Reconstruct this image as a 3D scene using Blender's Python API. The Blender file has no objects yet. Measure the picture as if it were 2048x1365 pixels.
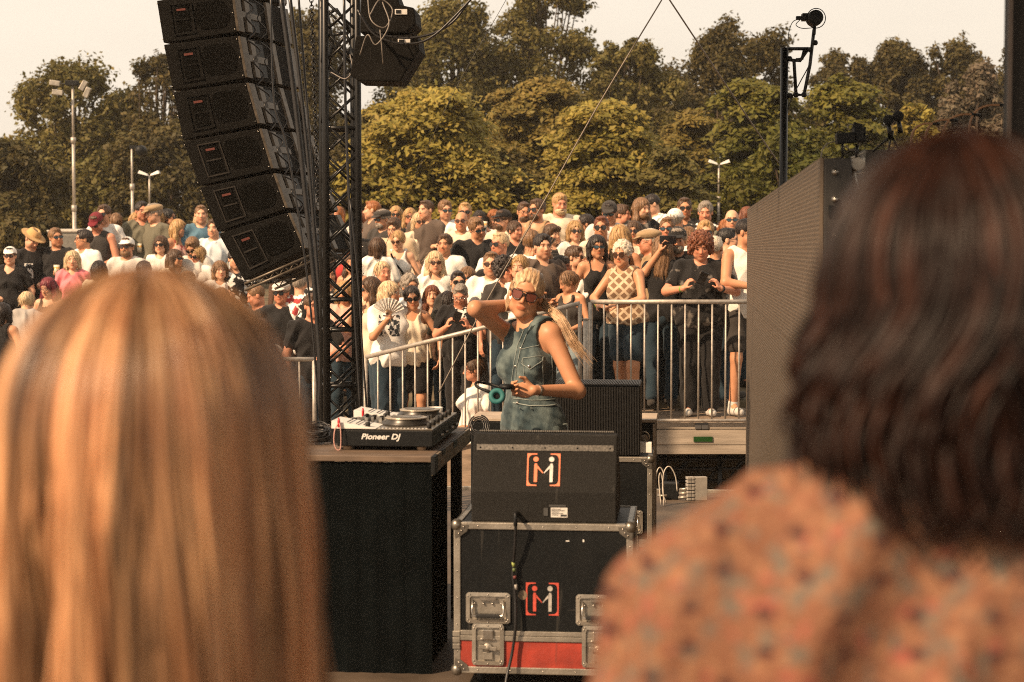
import bpy, math, random
import numpy as np
from mathutils import Vector, Matrix
from math import sin, cos, pi, radians as R
from concurrent.futures import ThreadPoolExecutor

scene = bpy.context.scene
COL = scene.collection
# ------------------------------------------------------------------ camera
FPX = 3600.0            # focal length in pixels of a 2048 px wide frame
CAMZ = 1.8
PITCH = math.atan((682.5 - 500.0) / FPX)
cd = bpy.data.cameras.new('camera'); cam = bpy.data.objects.new('camera', cd); COL.objects.link(cam)
cam.location = (0, 0, CAMZ); cam.rotation_euler = (pi / 2 - PITCH, 0, 0)
cd.sensor_width = 36.0; cd.lens = 36.0 * FPX / 2048.0
cd.clip_start = 0.05; cd.clip_end = 3000
cd.dof.use_dof = True; cd.dof.focus_distance = 12.0; cd.dof.aperture_fstop = 4.4
scene.camera = cam
# ------------------------------------------------------------------ world, sun, exposure
SUN_EL, SUN_AZ = R(39), R(-129)      # azimuth from +Y, clockwise seen from above: behind the camera's left shoulder
w = bpy.data.worlds.new('World'); scene.world = w; w.use_nodes = True
nt = w.node_tree; nt.nodes.clear()
sky = nt.nodes.new('ShaderNodeTexSky'); sky.sky_type = 'NISHITA'; sky.sun_disc = False
sky.sun_elevation = SUN_EL; sky.sun_rotation = SUN_AZ; sky.dust_density = 5.0; sky.air_density = 1.2
mx = nt.nodes.new('ShaderNodeMix'); mx.data_type = 'RGBA'; mx.inputs[0].default_value = 0.90
mx.inputs[7].default_value = (6.35, 5.6, 4.65, 1)
tcw = nt.nodes.new('ShaderNodeTexCoord'); mpw = nt.nodes.new('ShaderNodeMapping'); mpw.inputs['Scale'].default_value = (1, 1, 3.5); nzw = nt.nodes.new('ShaderNodeTexNoise'); nzw.inputs['Scale'].default_value = 2.2; nzw.inputs['Detail'].default_value = 5
rpw = nt.nodes.new('ShaderNodeValToRGB'); rpw.color_ramp.elements[0].position = .35; rpw.color_ramp.elements[0].color = (6.3, 5.5, 4.55, 1); rpw.color_ramp.elements[1].position = .65; rpw.color_ramp.elements[1].color = (7.2, 6.3, 5.2, 1)
nt.links.new(tcw.outputs['Generated'], mpw.inputs[0]); nt.links.new(mpw.outputs[0], nzw.inputs[0]); nt.links.new(nzw.outputs[0], rpw.inputs[0]); nt.links.new(rpw.outputs[0], mx.inputs[7])
bg = nt.nodes.new('ShaderNodeBackground'); bg.inputs[1].default_value = 0.1
out = nt.nodes.new('ShaderNodeOutputWorld')
nt.links.new(sky.outputs[0], mx.inputs[6]); nt.links.new(mx.outputs[2], bg.inputs[0]); nt.links.new(bg.outputs[0], out.inputs[0])
sl = bpy.data.lights.new('sun', 'SUN'); sun = bpy.data.objects.new('sun', sl); COL.objects.link(sun)
sl.energy = 5.0; sl.angle = R(1.0); sl.color = (1.0, 0.70, 0.44)
sd = Vector((sin(SUN_AZ) * cos(SUN_EL), cos(SUN_AZ) * cos(SUN_EL), sin(SUN_EL)))
sun.rotation_euler = sd.to_track_quat('Z', 'Y').to_euler(); sun.location = sd * 50
scene.view_settings.view_transform = 'Standard'; scene.view_settings.look = 'None'
scene.view_settings.exposure = 0.65; scene.view_settings.gamma = 1.0
scene.render.film_transparent = False
scene.cycles.max_bounces = 5; scene.cycles.transparent_max_bounces = 6
scene.cycles.diffuse_bounces = 2; scene.cycles.glossy_bounces = 2
scene.cycles.use_denoising = False; scene.cycles.filter_width = 1.05; scene.cycles.sample_clamp_indirect = 3; scene.cycles.sample_clamp_direct = 12

YAW = math.atan(0.0987)             # the stage axis against the view axis
U = Vector((cos(YAW), -sin(YAW), 0)); V = Vector((sin(YAW), cos(YAW), 0))
def PX(px, py, D):                  # pixel of the 2048 x 1365 frame at world depth y = D
    a = (px - 1024) / FPX; b = (682.5 - py) / FPX
    d = Vector((a, cos(PITCH) + b * sin(PITCH), -sin(PITCH) + b * cos(PITCH)))
    return Vector((0, 0, CAMZ)) + d * (D / d.y)
def on_z(px, py, z):                # pixel on the horizontal plane z
    a = (px - 1024) / FPX; b = (682.5 - py) / FPX
    d = Vector((a, cos(PITCH) + b * sin(PITCH), -sin(PITCH) + b * cos(PITCH)))
    return Vector((0, 0, CAMZ)) + d * ((z - CAMZ) / d.z)

# ------------------------------------------------------------------ materials
MATS = {}
def node(nt, t, **kw):
    n = nt.nodes.new(t)
    for k, v in kw.items():
        if k.startswith('i'):
            n.inputs[int(k[1:])].default_value = v
        else: setattr(n, k, v)
    return n
def M(name, col, rough=0.6, metal=0.0, var=0.15, scale=20.0, bump=0.0, bscale=None, col2=None, stretch=None, spec=None,
      trans=0.0, attr=False, detail=4.0, sheen=0.0, sss=0.0):
    """Principled with noise-driven colour variation (object coordinates) and an optional bump."""
    if name in MATS: return MATS[name]
    m = bpy.data.materials.new(name); m.use_nodes = True; nt = m.node_tree; nt.nodes.clear()
    o = node(nt, 'ShaderNodeOutputMaterial'); p = node(nt, 'ShaderNodeBsdfPrincipled')
    nt.links.new(p.outputs[0], o.inputs[0])
    p.inputs['Roughness'].default_value = rough; p.inputs['Metallic'].default_value = metal
    if spec is not None: p.inputs['Specular IOR Level'].default_value = spec
    if sheen: p.inputs['Sheen Weight'].default_value = sheen
    if sss:
        p.inputs['Subsurface Weight'].default_value = sss; p.inputs['Subsurface Radius'].default_value = (0.02, 0.008, 0.004)
    tc = node(nt, 'ShaderNodeTexCoord'); mp = node(nt, 'ShaderNodeMapping')
    nt.links.new(tc.outputs['Object'], mp.inputs[0])
    if stretch: mp.inputs['Scale'].default_value = stretch
    n = node(nt, 'ShaderNodeTexNoise'); n.inputs['Scale'].default_value = scale; n.inputs['Detail'].default_value = detail
    nt.links.new(mp.outputs[0], n.inputs[0])
    r = node(nt, 'ShaderNodeValToRGB'); r.color_ramp.elements[0].position = 0.3; r.color_ramp.elements[1].position = 0.7
    c1 = tuple(max(0, c * (1 - var)) for c in col[:3]) + (1,)
    c2 = (tuple(col2) + (1,)) if col2 else tuple(min(1, c * (1 + var)) for c in col[:3]) + (1,)
    r.color_ramp.elements[0].color = c1; r.color_ramp.elements[1].color = c2
    nt.links.new(n.outputs[0], r.inputs[0]); last = r.outputs[0]
    if attr:
        at = node(nt, 'ShaderNodeAttribute', attribute_name='Col'); mm = node(nt, 'ShaderNodeMix', data_type='RGBA', blend_type='MULTIPLY')
        mm.inputs[0].default_value = 1.0
        nt.links.new(last, mm.inputs[6]); nt.links.new(at.outputs[0], mm.inputs[7]); last = mm.outputs[2]
    nt.links.new(last, p.inputs['Base Color'])
    if bump:
        n2 = node(nt, 'ShaderNodeTexNoise'); n2.inputs['Scale'].default_value = bscale or scale * 3; n2.inputs['Detail'].default_value = 3
        nt.links.new(mp.outputs[0], n2.inputs[0])
        b = node(nt, 'ShaderNodeBump'); b.inputs['Strength'].default_value = bump; b.inputs['Distance'].default_value = 0.01
        nt.links.new(n2.outputs[0], b.inputs['Height']); nt.links.new(b.outputs[0], p.inputs['Normal'])
    if trans:
        t = node(nt, 'ShaderNodeBsdfTranslucent'); ms = node(nt, 'ShaderNodeMixShader'); ms.inputs[0].default_value = trans
        nt.links.new(last, t.inputs[0]); nt.links.new(p.outputs[0], ms.inputs[1]); nt.links.new(t.outputs[0], ms.inputs[2])
        nt.links.new(ms.outputs[0], o.inputs[0])
    m['out'] = 1; MATS[name] = m
    return m
def overlay(m, build):
    """Insert colours over a material's base colour: build(nt, coordinates socket, colour socket) -> colour socket"""
    nt = m.node_tree; p = [n for n in nt.nodes if n.type == 'BSDF_PRINCIPLED'][0]
    tc = [n for n in nt.nodes if n.type == 'TEX_COORD'][0]
    base = p.inputs['Base Color'].links[0].from_socket
    new = build(nt, tc.outputs['Object'], base)
    nt.links.new(new, p.inputs['Base Color'])
    for n in nt.nodes:
        if n.type == 'BSDF_TRANSLUCENT': nt.links.new(new, n.inputs[0])
    return m
def math_n(nt, op, a, b=None, clamp=False):
    n = node(nt, 'ShaderNodeMath', operation=op); n.use_clamp = clamp
    for i, v in enumerate((a, b)):
        if v is None: continue
        if isinstance(v, (int, float)): n.inputs[i].default_value = v
        else: nt.links.new(v, n.inputs[i])
    return n.outputs[0]
def mixc(nt, fac, a, b):
    n = node(nt, 'ShaderNodeMix', data_type='RGBA')
    for i, v in ((0, fac), (6, a), (7, b)):
        if isinstance(v, (int, float)): n.inputs[i].default_value = v
        elif isinstance(v, tuple): n.inputs[i].default_value = v + (1,) if len(v) == 3 else v
        else: nt.links.new(v, n.inputs[i])
    return n.outputs[2]
def noise_n(nt, co, scale, detail=2, stretch=None, thr=None, width=0.04):
    if stretch:
        mp = node(nt, 'ShaderNodeMapping'); mp.inputs['Scale'].default_value = stretch; nt.links.new(co, mp.inputs[0]); co = mp.outputs[0]
    n = node(nt, 'ShaderNodeTexNoise'); n.inputs['Scale'].default_value = scale; n.inputs['Detail'].default_value = detail
    nt.links.new(co, n.inputs[0])
    if thr is None: return n.outputs[0]
    mr = node(nt, 'ShaderNodeMapRange'); mr.inputs[1].default_value = thr; mr.inputs[2].default_value = thr + width
    nt.links.new(n.outputs[0], mr.inputs[0]); return mr.outputs[0]
def box_mask(nt, co, x0, x1, y0, y1, z0, z1):
    s = node(nt, 'ShaderNodeSeparateXYZ'); nt.links.new(co, s.inputs[0]); r = None
    for i, (lo, hi) in enumerate(((x0, x1), (y0, y1), (z0, z1))):
        if lo is not None:
            g = math_n(nt, 'GREATER_THAN', s.outputs[i], lo); r = g if r is None else math_n(nt, 'MULTIPLY', r, g)
        if hi is not None:
            g = math_n(nt, 'LESS_THAN', s.outputs[i], hi); r = g if r is None else math_n(nt, 'MULTIPLY', r, g)
    return r

# ------------------------------------------------------------------ mesh helpers
def tag(o, label=None, cat=None, group=None, kind=None):
    if label: o['label'] = label
    if cat: o['category'] = cat
    if group: o['group'] = group
    if kind: o['kind'] = kind
    return o
def empty(name, loc=(0, 0, 0), rz=0.0, label=None, cat=None, group=None, kind=None):
    o = bpy.data.objects.new(name, None); o.empty_display_size = 0.1; COL.objects.link(o)
    o.location = loc; o.rotation_euler = (0, 0, rz)
    return tag(o, label, cat, group, kind)
def fastmesh(name, Vt, F, smooth=False, col=None):
    me = bpy.data.meshes.new(name); Vt = np.asarray(Vt, np.float32); F = np.asarray(F, np.int32)
    n, k = F.shape
    me.vertices.add(len(Vt)); me.vertices.foreach_set('co', Vt.ravel())
    me.loops.add(n * k); me.loops.foreach_set('vertex_index', F.ravel())
    me.polygons.add(n); me.polygons.foreach_set('loop_start', np.arange(0, n * k, k, dtype=np.int32))
    me.update(calc_edges=True)
    if smooth: me.polygons.foreach_set('use_smooth', np.ones(n, bool))
    if col is not None:
        a = me.color_attributes.new('Col', 'FLOAT_COLOR', 'POINT')
        c = np.ones((len(Vt), 4), np.float32); c[:, :3] = col; a.data.foreach_set('color', c.ravel())
    return me
def link(name, me, mat, parent=None, mw=None):
    o = bpy.data.objects.new(name, me); COL.objects.link(o)
    if mat is not None:
        if len(me.materials) == 0: me.materials.append(mat)
        else: o.material_slots[0].link = 'OBJECT'; o.material_slots[0].material = mat
    if parent is not None: o.parent = parent
    return o
class MB:
    def __init__(s): s.v = []; s.f = []; s.sm = []
    def add(s, vs, fs, smooth=False):
        b = len(s.v); s.v += [tuple(v) for v in vs]; s.f += [tuple(i + b for i in f) for f in fs]; s.sm += [smooth] * len(fs); return s
    def box(s, c, size, rot=None):
        hx, hy, hz = size[0] / 2, size[1] / 2, size[2] / 2
        vs = [Vector((x, y, z)) for x in (-hx, hx) for y in (-hy, hy) for z in (-hz, hz)]
        if rot is not None: vs = [rot @ v for v in vs]
        c = Vector(c)
        return s.add([v + c for v in vs], [(0, 1, 3, 2), (4, 6, 7, 5), (0, 4, 5, 1), (2, 3, 7, 6), (0, 2, 6, 4), (1, 5, 7, 3)])
    def bx(s, x0, x1, y0, y1, z0, z1): return s.box(((x0 + x1) / 2, (y0 + y1) / 2, (z0 + z1) / 2), (x1 - x0, y1 - y0, z1 - z0))
    def prism(s, poly, d, base=None):     # poly: 3-D points, d: extrusion vector
        n = len(poly); d = Vector(d); p = [Vector(q) for q in poly]
        return s.add(p + [q + d for q in p], [tuple(range(n))[::-1], tuple(range(n, 2 * n))] + [(i, (i + 1) % n, n + (i + 1) % n, n + i) for i in range(n)])
    def hexa(s, a, b):                    # a: 4 points of one face, b: the 4 facing ones
        return s.add(list(a) + list(b), [(3, 2, 1, 0), (4, 5, 6, 7)] + [(i, (i + 1) % 4, 4 + (i + 1) % 4, 4 + i) for i in range(4)])
    def tube(s, pts, r, n=8, cap=True, smooth=True):
        pts = [Vector(p) for p in pts]; m = len(pts); rs = r if isinstance(r, (list, tuple)) else [r] * m
        vs = []; up = None
        for i, p in enumerate(pts):
            t = (pts[min(i + 1, m - 1)] - pts[max(i - 1, 0)]).normalized()
            if up is None:
                up = Vector((0, 0, 1)) if abs(t.z) < 0.9 else Vector((1, 0, 0))
            a = t.cross(up)
            if a.length < 1e-5: a = t.cross(Vector((0, 1, 0)))
            a.normalize(); b = a.cross(t).normalized(); up = b
            vs += [p + (a * cos(2 * pi * k / n) + b * sin(2 * pi * k / n)) * rs[i] for k in range(n)]
        fs = [(i * n + k, i * n + (k + 1) % n, (i + 1) * n + (k + 1) % n, (i + 1) * n + k) for i in range(m - 1) for k in range(n)]
        s.add(vs, fs, smooth)
        if cap:
            b = len(s.v) - len(vs)
            s.f += [tuple(b + k for k in range(n))[::-1], tuple(b + (m - 1) * n + k for k in range(n))]; s.sm += [False, False]
        return s
    def lathe(s, prof, c=(0, 0, 0), n=20, axis='z', smooth=True):   # prof: [(r, h)]
        vs = []; c = Vector(c)
        for r_, h in prof:
            for k in range(n):
                x, y = r_ * cos(2 * pi * k / n), r_ * sin(2 * pi * k / n)
                vs.append(c + (Vector((x, y, h)) if axis == 'z' else Vector((x, h, y)) if axis == 'y' else Vector((h, x, y))))
        m = len(prof)
        return s.add(vs, [(i * n + k, i * n + (k + 1) % n, (i + 1) * n + (k + 1) % n, (i + 1) * n + k) for i in range(m - 1) for k in range(n)]
                     + [tuple(range(n))[::-1], tuple((m - 1) * n + k for k in range(n))], smooth)
    def ball(s, c, r, n=10):
        r = r if isinstance(r, (tuple, list)) else (r, r, r); vs = []; c = Vector(c); m = n // 2 + 1
        for i in range(1, m):
            a = pi * i / m
            vs += [c + Vector((r[0] * sin(a) * cos(2 * pi * k / n), r[1] * sin(a) * sin(2 * pi * k / n), r[2] * cos(a))) for k in range(n)]
        fs = [(i * n + k, i * n + (k + 1) % n, (i + 1) * n + (k + 1) % n, (i + 1) * n + k) for i in range(m - 2) for k in range(n)]
        return s.add(vs, fs + [tuple(range(n))[::-1], tuple((m - 2) * n + k for k in range(n))], True)
    def build(s, name, mat, parent=None, bevel=0.0, seg=2):
        me = bpy.data.meshes.new(name); me.from_pydata(s.v, [], s.f); me.update()
        me.polygons.foreach_set('use_smooth', s.sm)
        o = link(name, me, mat, parent)
        if bevel:
            b = o.modifiers.new('bevel', 'BEVEL'); b.width = bevel; b.segments = seg; b.limit_method = 'ANGLE'; b.angle_limit = R(50)
        return o
def text(s, size, mat, parent, loc, rot, name='lettering', shear=0.0, ext=0.0008, align='CENTER', bold=0.0, sx=1.0):
    c = bpy.data.curves.new(name, 'FONT'); c.body = s; c.size = size; c.extrude = ext; c.shear = shear; c.offset = bold
    c.align_x = align; c.align_y = 'CENTER'; c.resolution_u = 3
    t_ = bpy.data.objects.new('tmp', c); COL.objects.link(t_); bpy.context.view_layer.update()
    me = bpy.data.meshes.new_from_object(t_.evaluated_get(bpy.context.evaluated_depsgraph_get())); bpy.data.objects.remove(t_)
    o = bpy.data.objects.new(name, me); COL.objects.link(o); me.materials.clear(); me.materials.append(mat); o.parent = parent
    o.location = loc; o.rotation_euler = rot; o.scale = (sx, 1, 1)
    return o
def sag(a, b, drop, n=14):
    a = Vector(a); b = Vector(b)
    return [a.lerp(b, i / (n - 1)) - Vector((0, 0, drop * 4 * (i / (n - 1)) * (1 - i / (n - 1)))) for i in range(n)]
def spline(pts, n=6):                # Catmull-Rom through the points
    p = [Vector(q) for q in pts]; p = [p[0] * 2 - p[1]] + p + [p[-1] * 2 - p[-2]]; o = []
    for i in range(1, len(p) - 2):
        for k in range(n):
            t = k / n
            o.append(0.5 * ((2 * p[i]) + (p[i + 1] - p[i - 1]) * t + (2 * p[i - 1] - 5 * p[i] + 4 * p[i + 1] - p[i + 2]) * t * t
                            + (3 * p[i] - p[i - 1] - 3 * p[i + 1] + p[i + 2]) * t ** 3))
    return o + [p[-2]]
def copy_tree(o, parent=None):
    c = o.copy(); COL.objects.link(c); c.parent = parent
    for ch in list(o.children): copy_tree(ch, c)
    return c
# ------------------------------------------------------------------ common materials
black = M('black_paint', (0.006, 0.007, 0.0075), 0.5, var=0.3, scale=60, bump=0.15, bscale=300, spec=.22)
black_tex = M('black_textured_paint', (0.009, 0.0085, 0.0075), 0.65, var=0.35, scale=150, bump=0.5, bscale=420, spec=.25)
black_cloth = M('black_cloth', (0.003, 0.0042, 0.0045), 0.95, var=0.3, scale=6, bump=0.3, bscale=3, spec=0.04)
black_metal = M('black_metal', (0.007, 0.0075, 0.008), 0.36, 0.1, var=0.3, scale=8, spec=.35)
alu = M('aluminium', (0.36, 0.33, 0.28), 0.42, 0.75, var=0.35, scale=9, bump=0.1, bscale=90, detail=8)
steel = M('galvanised_steel', (0.40, 0.36, 0.31), 0.5, 0.45, var=0.22, scale=30, bump=0.06, bscale=60)
chrome = M('worn_chrome', (0.5, 0.47, 0.42), 0.28, 0.95, var=0.25, scale=40)
rubber = M('black_rubber', (0.012, 0.012, 0.012), 0.7, var=0.3)
wood = M('plywood', (0.20, 0.12, 0.065), 0.7, var=0.3, scale=5, stretch=(1, 6, 6), bump=0.1, detail=8)
pale = M('pale_board', (0.42, 0.34, 0.26), 0.7, var=0.2, scale=8)
white_p = M('white_plastic', (0.72, 0.70, 0.66), 0.4, var=0.04)
red_p = M('red_board', (0.30, 0.032, 0.017), 0.6, var=0.3, scale=14, bump=0.15, bscale=200)
orange_i = M('orange_print', (0.75, 0.21, 0.10), 0.6, var=0.12, scale=90)
red_i = M('red_print', (0.50, 0.07, 0.045), 0.6, var=0.2, scale=90)
grey_i = M('grey_print', (0.58, 0.56, 0.52), 0.6, var=0.15, scale=90)

# ------------------------------------------------------------------ ground
def lerp(a, b, t): return a + (b - a) * t
def clamp(t): return max(0.0, min(1.0, t))
def base_z(x):                       # ground of the front row: low on the left, ramp, platform level on the right
    return lerp(-0.30, 0.22, clamp((x + 1.4) / 2.2)) if x > -1.5 else lerp(-1.4, -0.30, clamp((x + 3.0) / 1.5))
def terrain(x, y):
    if y < 25.2: return lerp(base_z(x), 0.78, clamp((y - 16.9) / 8.3))
    return 0.78 + 0.010 * min(y - 25.2, 60)
def ground_mesh():
    xs = np.concatenate([np.linspace(-1500, -20, 16), np.linspace(-14, 14, 57), np.linspace(20, 1500, 16)])
    ys = np.concatenate([[16.90], np.linspace(16.95, 25.2, 36), np.linspace(27, 120, 24), np.linspace(150, 2500, 14)])
    X, Y = np.meshgrid(xs, ys, indexing='ij'); Z = np.array([[terrain(x, y) for y in ys] for x in xs]) - 0.005; Z[:, 0] = -1.6; Z[(X > .38) & (X < 3.3) & (Y < 17.86)] = -0.9
    vs = np.stack([X, Y, Z], -1).reshape(-1, 3); nx, ny = len(xs), len(ys)
    i, j = np.meshgrid(np.arange(nx - 1), np.arange(ny - 1), indexing='ij'); a = (i * ny + j).ravel()
    return fastmesh('ground', vs, np.stack([a, a + ny, a + ny + 1, a + 1], -1), True)
grass = M('trampled_grass', (0.05, 0.05, 0.02), 0.9, var=0.4, scale=1.5, col2=(0.16, 0.11, 0.06), bump=0.8, bscale=30)
tag(link('ground', ground_mesh(), grass), kind='structure')
gravel = M('gravel', (0.10, 0.06, 0.035), 0.9, var=0.5, scale=14, col2=(0.30, 0.20, 0.12), bump=1.0, bscale=35)
g = MB(); g.bx(-1.6, 1500, 13.9, 18.4, -0.8, -0.75); g.bx(-1500, -1.6, 13.9, 17.5, -1.6, -1.5); tag(g.build('gravel_ground', gravel), kind='structure')
g = MB(); g.bx(-1500, 1500, -1500, 13.8, -0.8, -0.75); tag(g.build('lower_ground', gravel), kind='structure')
stage_m = M('stage_plywood', (0.085, 0.062, 0.043), 0.65, var=0.4, scale=3, bump=0.1, bscale=40)
st = MB(); st.box((0, 0, -0.06), (26, 14.6, 0.12))
so = st.build('stage_floor', stage_m); so.rotation_euler = (0, 0, -YAW)
so.location = Vector((0, 0, 0)) + V * (13.35 - 7.3) + U * 0.0
tag(so, kind='structure')
e = MB(); e.box((0, 0, 0), (26, 0.03, 0.07)); eo = e.build('stage_edge', alu, so, 0.004); eo.location = (0, 7.316, -0.012)

ro = empty('added_shade_roof', (2.3, 4.5, 7.0), -YAW, 'unseen dark roof added above the frame to shade the stage', 'roof')  # unseen roof, added to cut the sky light on the stage
q = MB(); q.bx(-5.7, 5.7, -8.5, 8.5, 0, .12); q.build('shade_cover', M('shade_canvas', (0.02, 0.02, 0.02), .9), ro)
q = MB()
for k in range(7): q.tube([(-5.7, -8.4 + 2.8 * k, -.1), (5.7, -8.4 + 2.8 * k, -.1)], .04, 6)
q.build('shade_truss', black_metal, ro)
# ------------------------------------------------------------------ platform beyond the stage, right
deck = M('platform_boards', (0.23, 0.17, 0.12), 0.75, var=0.35, scale=2.2, stretch=(1, 9, 9), bump=0.25, bscale=8, detail=9)
fascia = M('platform_fascia', (0.30, 0.25, 0.195), 0.75, var=0.3, scale=1.8, stretch=(1, 10, 10), bump=0.2, bscale=8, detail=9)
DF = 16.72
pr = empty('viewing_platform', (0, DF, 0), 0, 'wooden platform with pale fascia boards carrying the crowd barrier', 'platform')
x0, x1 = PX(1110, 600, DF).x, PX(1720, 600, DF).x
pd = MB()
for k in range(6): pd.bx(x0, x1, -0.03 + k * 0.2, 0.166 + k * 0.2, 0.18, 0.225)
pd.build('deck', deck, pr, 0.003)
fz = [PX(1400, yy, DF).z for yy in (844, 858, 889, 908)]
for k in range(3):
    q = MB(); q.bx(x0, x1, -0.07 - 0.004 * (k == 1), -0.031, fz[k + 1] + 0.004, fz[k] - 0.002); q.build('fascia_board', fascia, pr, 0.003)
c = MB(); cx = PX(1403, 600, DF).x; c.bx(cx - 0.061, cx - 0.002, -0.085, -0.072, fz[1] + 0.005, fz[0] + 0.0); c.bx(cx + 0.002, cx + 0.061, -0.085, -0.072, fz[1] + 0.005, fz[0])
c.build('clamp_plate', M('grey_plate', (0.12, 0.115, 0.11), 0.5, 0.5), pr, 0.003)
green = M('green_sticker', (0.012, 0.05, 0.01), 0.7, spec=.1)
c = MB(); c.bx(cx - 0.075, cx + 0.10, -0.086, -0.0745, PX(0, 882, DF).z, PX(0, 872, DF).z); c.build('sticker', green, pr)
sc = MB()
for px in (1330, 1440, 1520):
    x = PX(px, 900, DF + 0.2).x; sc.tube([(x, 0.2, fz[3]), (x, 0.2, -0.75)], 0.024)
for i, px in enumerate((1270, 1330, 1400, 1440, 1500)):
    a = PX(px, 968, DF + 0.35); b = PX(px + 70, 905, DF + 0.35)
    sc.tube([(a.x, 0.35, a.z - 0.1), (b.x, 0.35, b.z + 0.1)], 0.022)
for yy in (918, 938, 962): z = PX(0, yy, DF + 0.3).z; sc.tube([(x0, 0.28, z), (x1, 0.28, z)], 0.02)
sc.build('scaffold_brace', black_metal, pr)
# the sloping ramp on the left of it
rr = empty('ramp', (0, 0, 0), 0, 'sloping access ramp behind the slanted crowd barrier', 'ramp')
a0 = PX(600, 700, 17.2); b0 = PX(1110, 700, 16.75)
q = MB(); q.hexa([(a0.x, 17.2, -0.75), (b0.x, 16.75, -0.75), (b0.x, 17.4, -0.75), (a0.x, 17.9, -0.75)],
                 [(a0.x, 17.2, -0.33), (b0.x, 16.75, 0.10), (b0.x, 17.4, 0.10), (a0.x, 17.9, -0.33)]); q.build('slope', deck, rr)

# ------------------------------------------------------------------ crowd barriers
def barrier(name_label, pts, h, n_bars, low=0.0, posts=True, rail_r=0.021):
    """pts: two (px, py_rail, D) ends"""
    a = PX(*pts[0]); b = PX(*pts[1]); root = empty('crowd_barrier', ((a.x + b.x) / 2, (a.y + b.y) / 2, min(a.z, b.z) - h), 0, name_label, 'barrier', 'steel crowd barriers')
    o = Vector(root.location); a = a - o; b = b - o
    r = MB(); r.tube([a, b], rail_r, 12); r.build('rail', steel, root)
    dz = Vector((0, 0, h - low)); r = MB(); r.tube([a - dz, b - dz], 0.016, 10); r.build('bottom_rail', steel, root)
    for k in range(n_bars + 1):
        p = a.lerp(b, k / n_bars); post = posts and k in (0, n_bars)
        t = MB(); t.tube([p - Vector((0, 0, 0.005)), p - dz], 0.02 if post else 0.0085, 8); t.build('post' if post else 'bar', steel, root)
    return root
barrier('steel barrier with level round rail at the platform edge under leaning people', [(1181, 604, 16.62), (1560, 604, 16.62)], 1.10, 14)
barrier('steel barrier climbing to the right between the truss tower and the platform', [(731, 715, 17.05), (1160, 607, 16.7)], 1.06, 17)
barrier('short level steel barrier left of the truss tower', [(480, 719, 17.1), (628, 719, 17.1)], 1.06, 5)
p = empty('barrier_post', PX(1172, 640, 16.4) - Vector((0, 0, 1.0)), 0, 'thick grey steel post where the two crowd barriers meet', 'post')
q = MB(); q.tube([(0, 0, 0), (0, 0, 1.0)], 0.027, 12); q.lathe([(0.03, 1.0), (0.03, 1.012), (0.0, 1.014)], n=14); q.build('tube', steel, p)
q = MB(); q.lathe([(0.045, 0), (0.045, 0.01), (0.03, 0.014)], n=14); q.build('foot', steel, p)

# ------------------------------------------------------------------ video wall
pix = M('led_mesh', (0.042, 0.034, 0.027), 0.5, 0.0, var=0.12, scale=2, spec=.3)
def led(nt, co, base):
    s = node(nt, 'ShaderNodeSeparateXYZ'); nt.links.new(co, s.inputs[0])
    fy = math_n(nt, 'FRACT', math_n(nt, 'MULTIPLY', s.outputs[1], 1 / 0.016)); fz_ = math_n(nt, 'FRACT', math_n(nt, 'MULTIPLY', s.outputs[2], 1 / 0.016))
    m = math_n(nt, 'MULTIPLY', math_n(nt, 'GREATER_THAN', fy, 0.35), math_n(nt, 'GREATER_THAN', fz_, 0.35))
    return mixc(nt, m, (0.115, 0.088, 0.064), base)
overlay(pix, led)
near = Vector((PX(1640, 315, 6.03).x, 6.03, 0)); L = 7.65; Hw = PX(1640, 315, 6.03).z
vw = empty('video_wall', near, -YAW, 'tall video wall of dark perforated panels seen edge on at the right', 'video wall')
panel_side = M('panel_edge', (0.02, 0.018, 0.016), 0.5, var=0.3)
for k in range(5):
    for j, (za, zb) in enumerate(((0.0, 0.705), (0.705, 1.41), (1.41, Hw))):
        q = MB(); q.bx(0, 0.012, k * L / 5 + 0.0015, (k + 1) * L / 5 - 0.0015, za + 0.0015, zb - 0.0015); q.build('led_panel', pix, vw)
q = MB()
q.bx(0.014, 0.105, 0.0, L, 0, Hw - 0.002); q.build('panel_housing', panel_side, vw, 0.004)
for z in (Hw - 0.05, Hw - 0.14, Hw - 0.26, 1.2):
    q = MB(); q.lathe([(0.011, 0.0), (0.011, -0.01), (0.006, -0.012), (0.006, -0.016)], (0.05, 0.0, z), 12, 'y'); q.build('latch', chrome, vw)
q = MB(); q.bx(0.03, 0.085, -0.006, 0.0, Hw - 0.20, Hw - 0.16); q.bx(0.03, 0.085, -0.006, 0, Hw - 0.40, Hw - 0.30); q.build('lock_plate', black_metal, vw)
q = MB()
for k in range(6): q.tube([(0.11, 0.2 + k * 1.3, Hw - 0.02), (0.5, 0.2 + k * 1.3, 0.05)], 0.02)
q.tube([(0.13, 0.05, Hw - 0.02), (0.13, L, Hw - 0.02)], 0.022); q.build('support_frame', alu, vw)

# dark pillar at the far right edge and its light edge strip
pl = empty('stage_pillar', PX(2010, 500, 5.0) * 1.0, -YAW, 'tall dark pillar with a pale edge rising at the right edge', 'pillar'); pl.location.z = 0
q = MB(); q.bx(0.0, 0.35, 0.001, 0.06, 0, 3.4); q.build('pillar_body', M('scratched_dark', (0.022, 0.019, 0.016), 0.6, var=0.5, scale=3, stretch=(8, 8, 0.6), spec=.2), pl)
q = MB(); q.bx(0, 0.011, -0.01, 0.0, 0, 3.4); q.build('edge_strip', M('dull_edge', (0.12, 0.09, 0.07), .6), pl)

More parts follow.
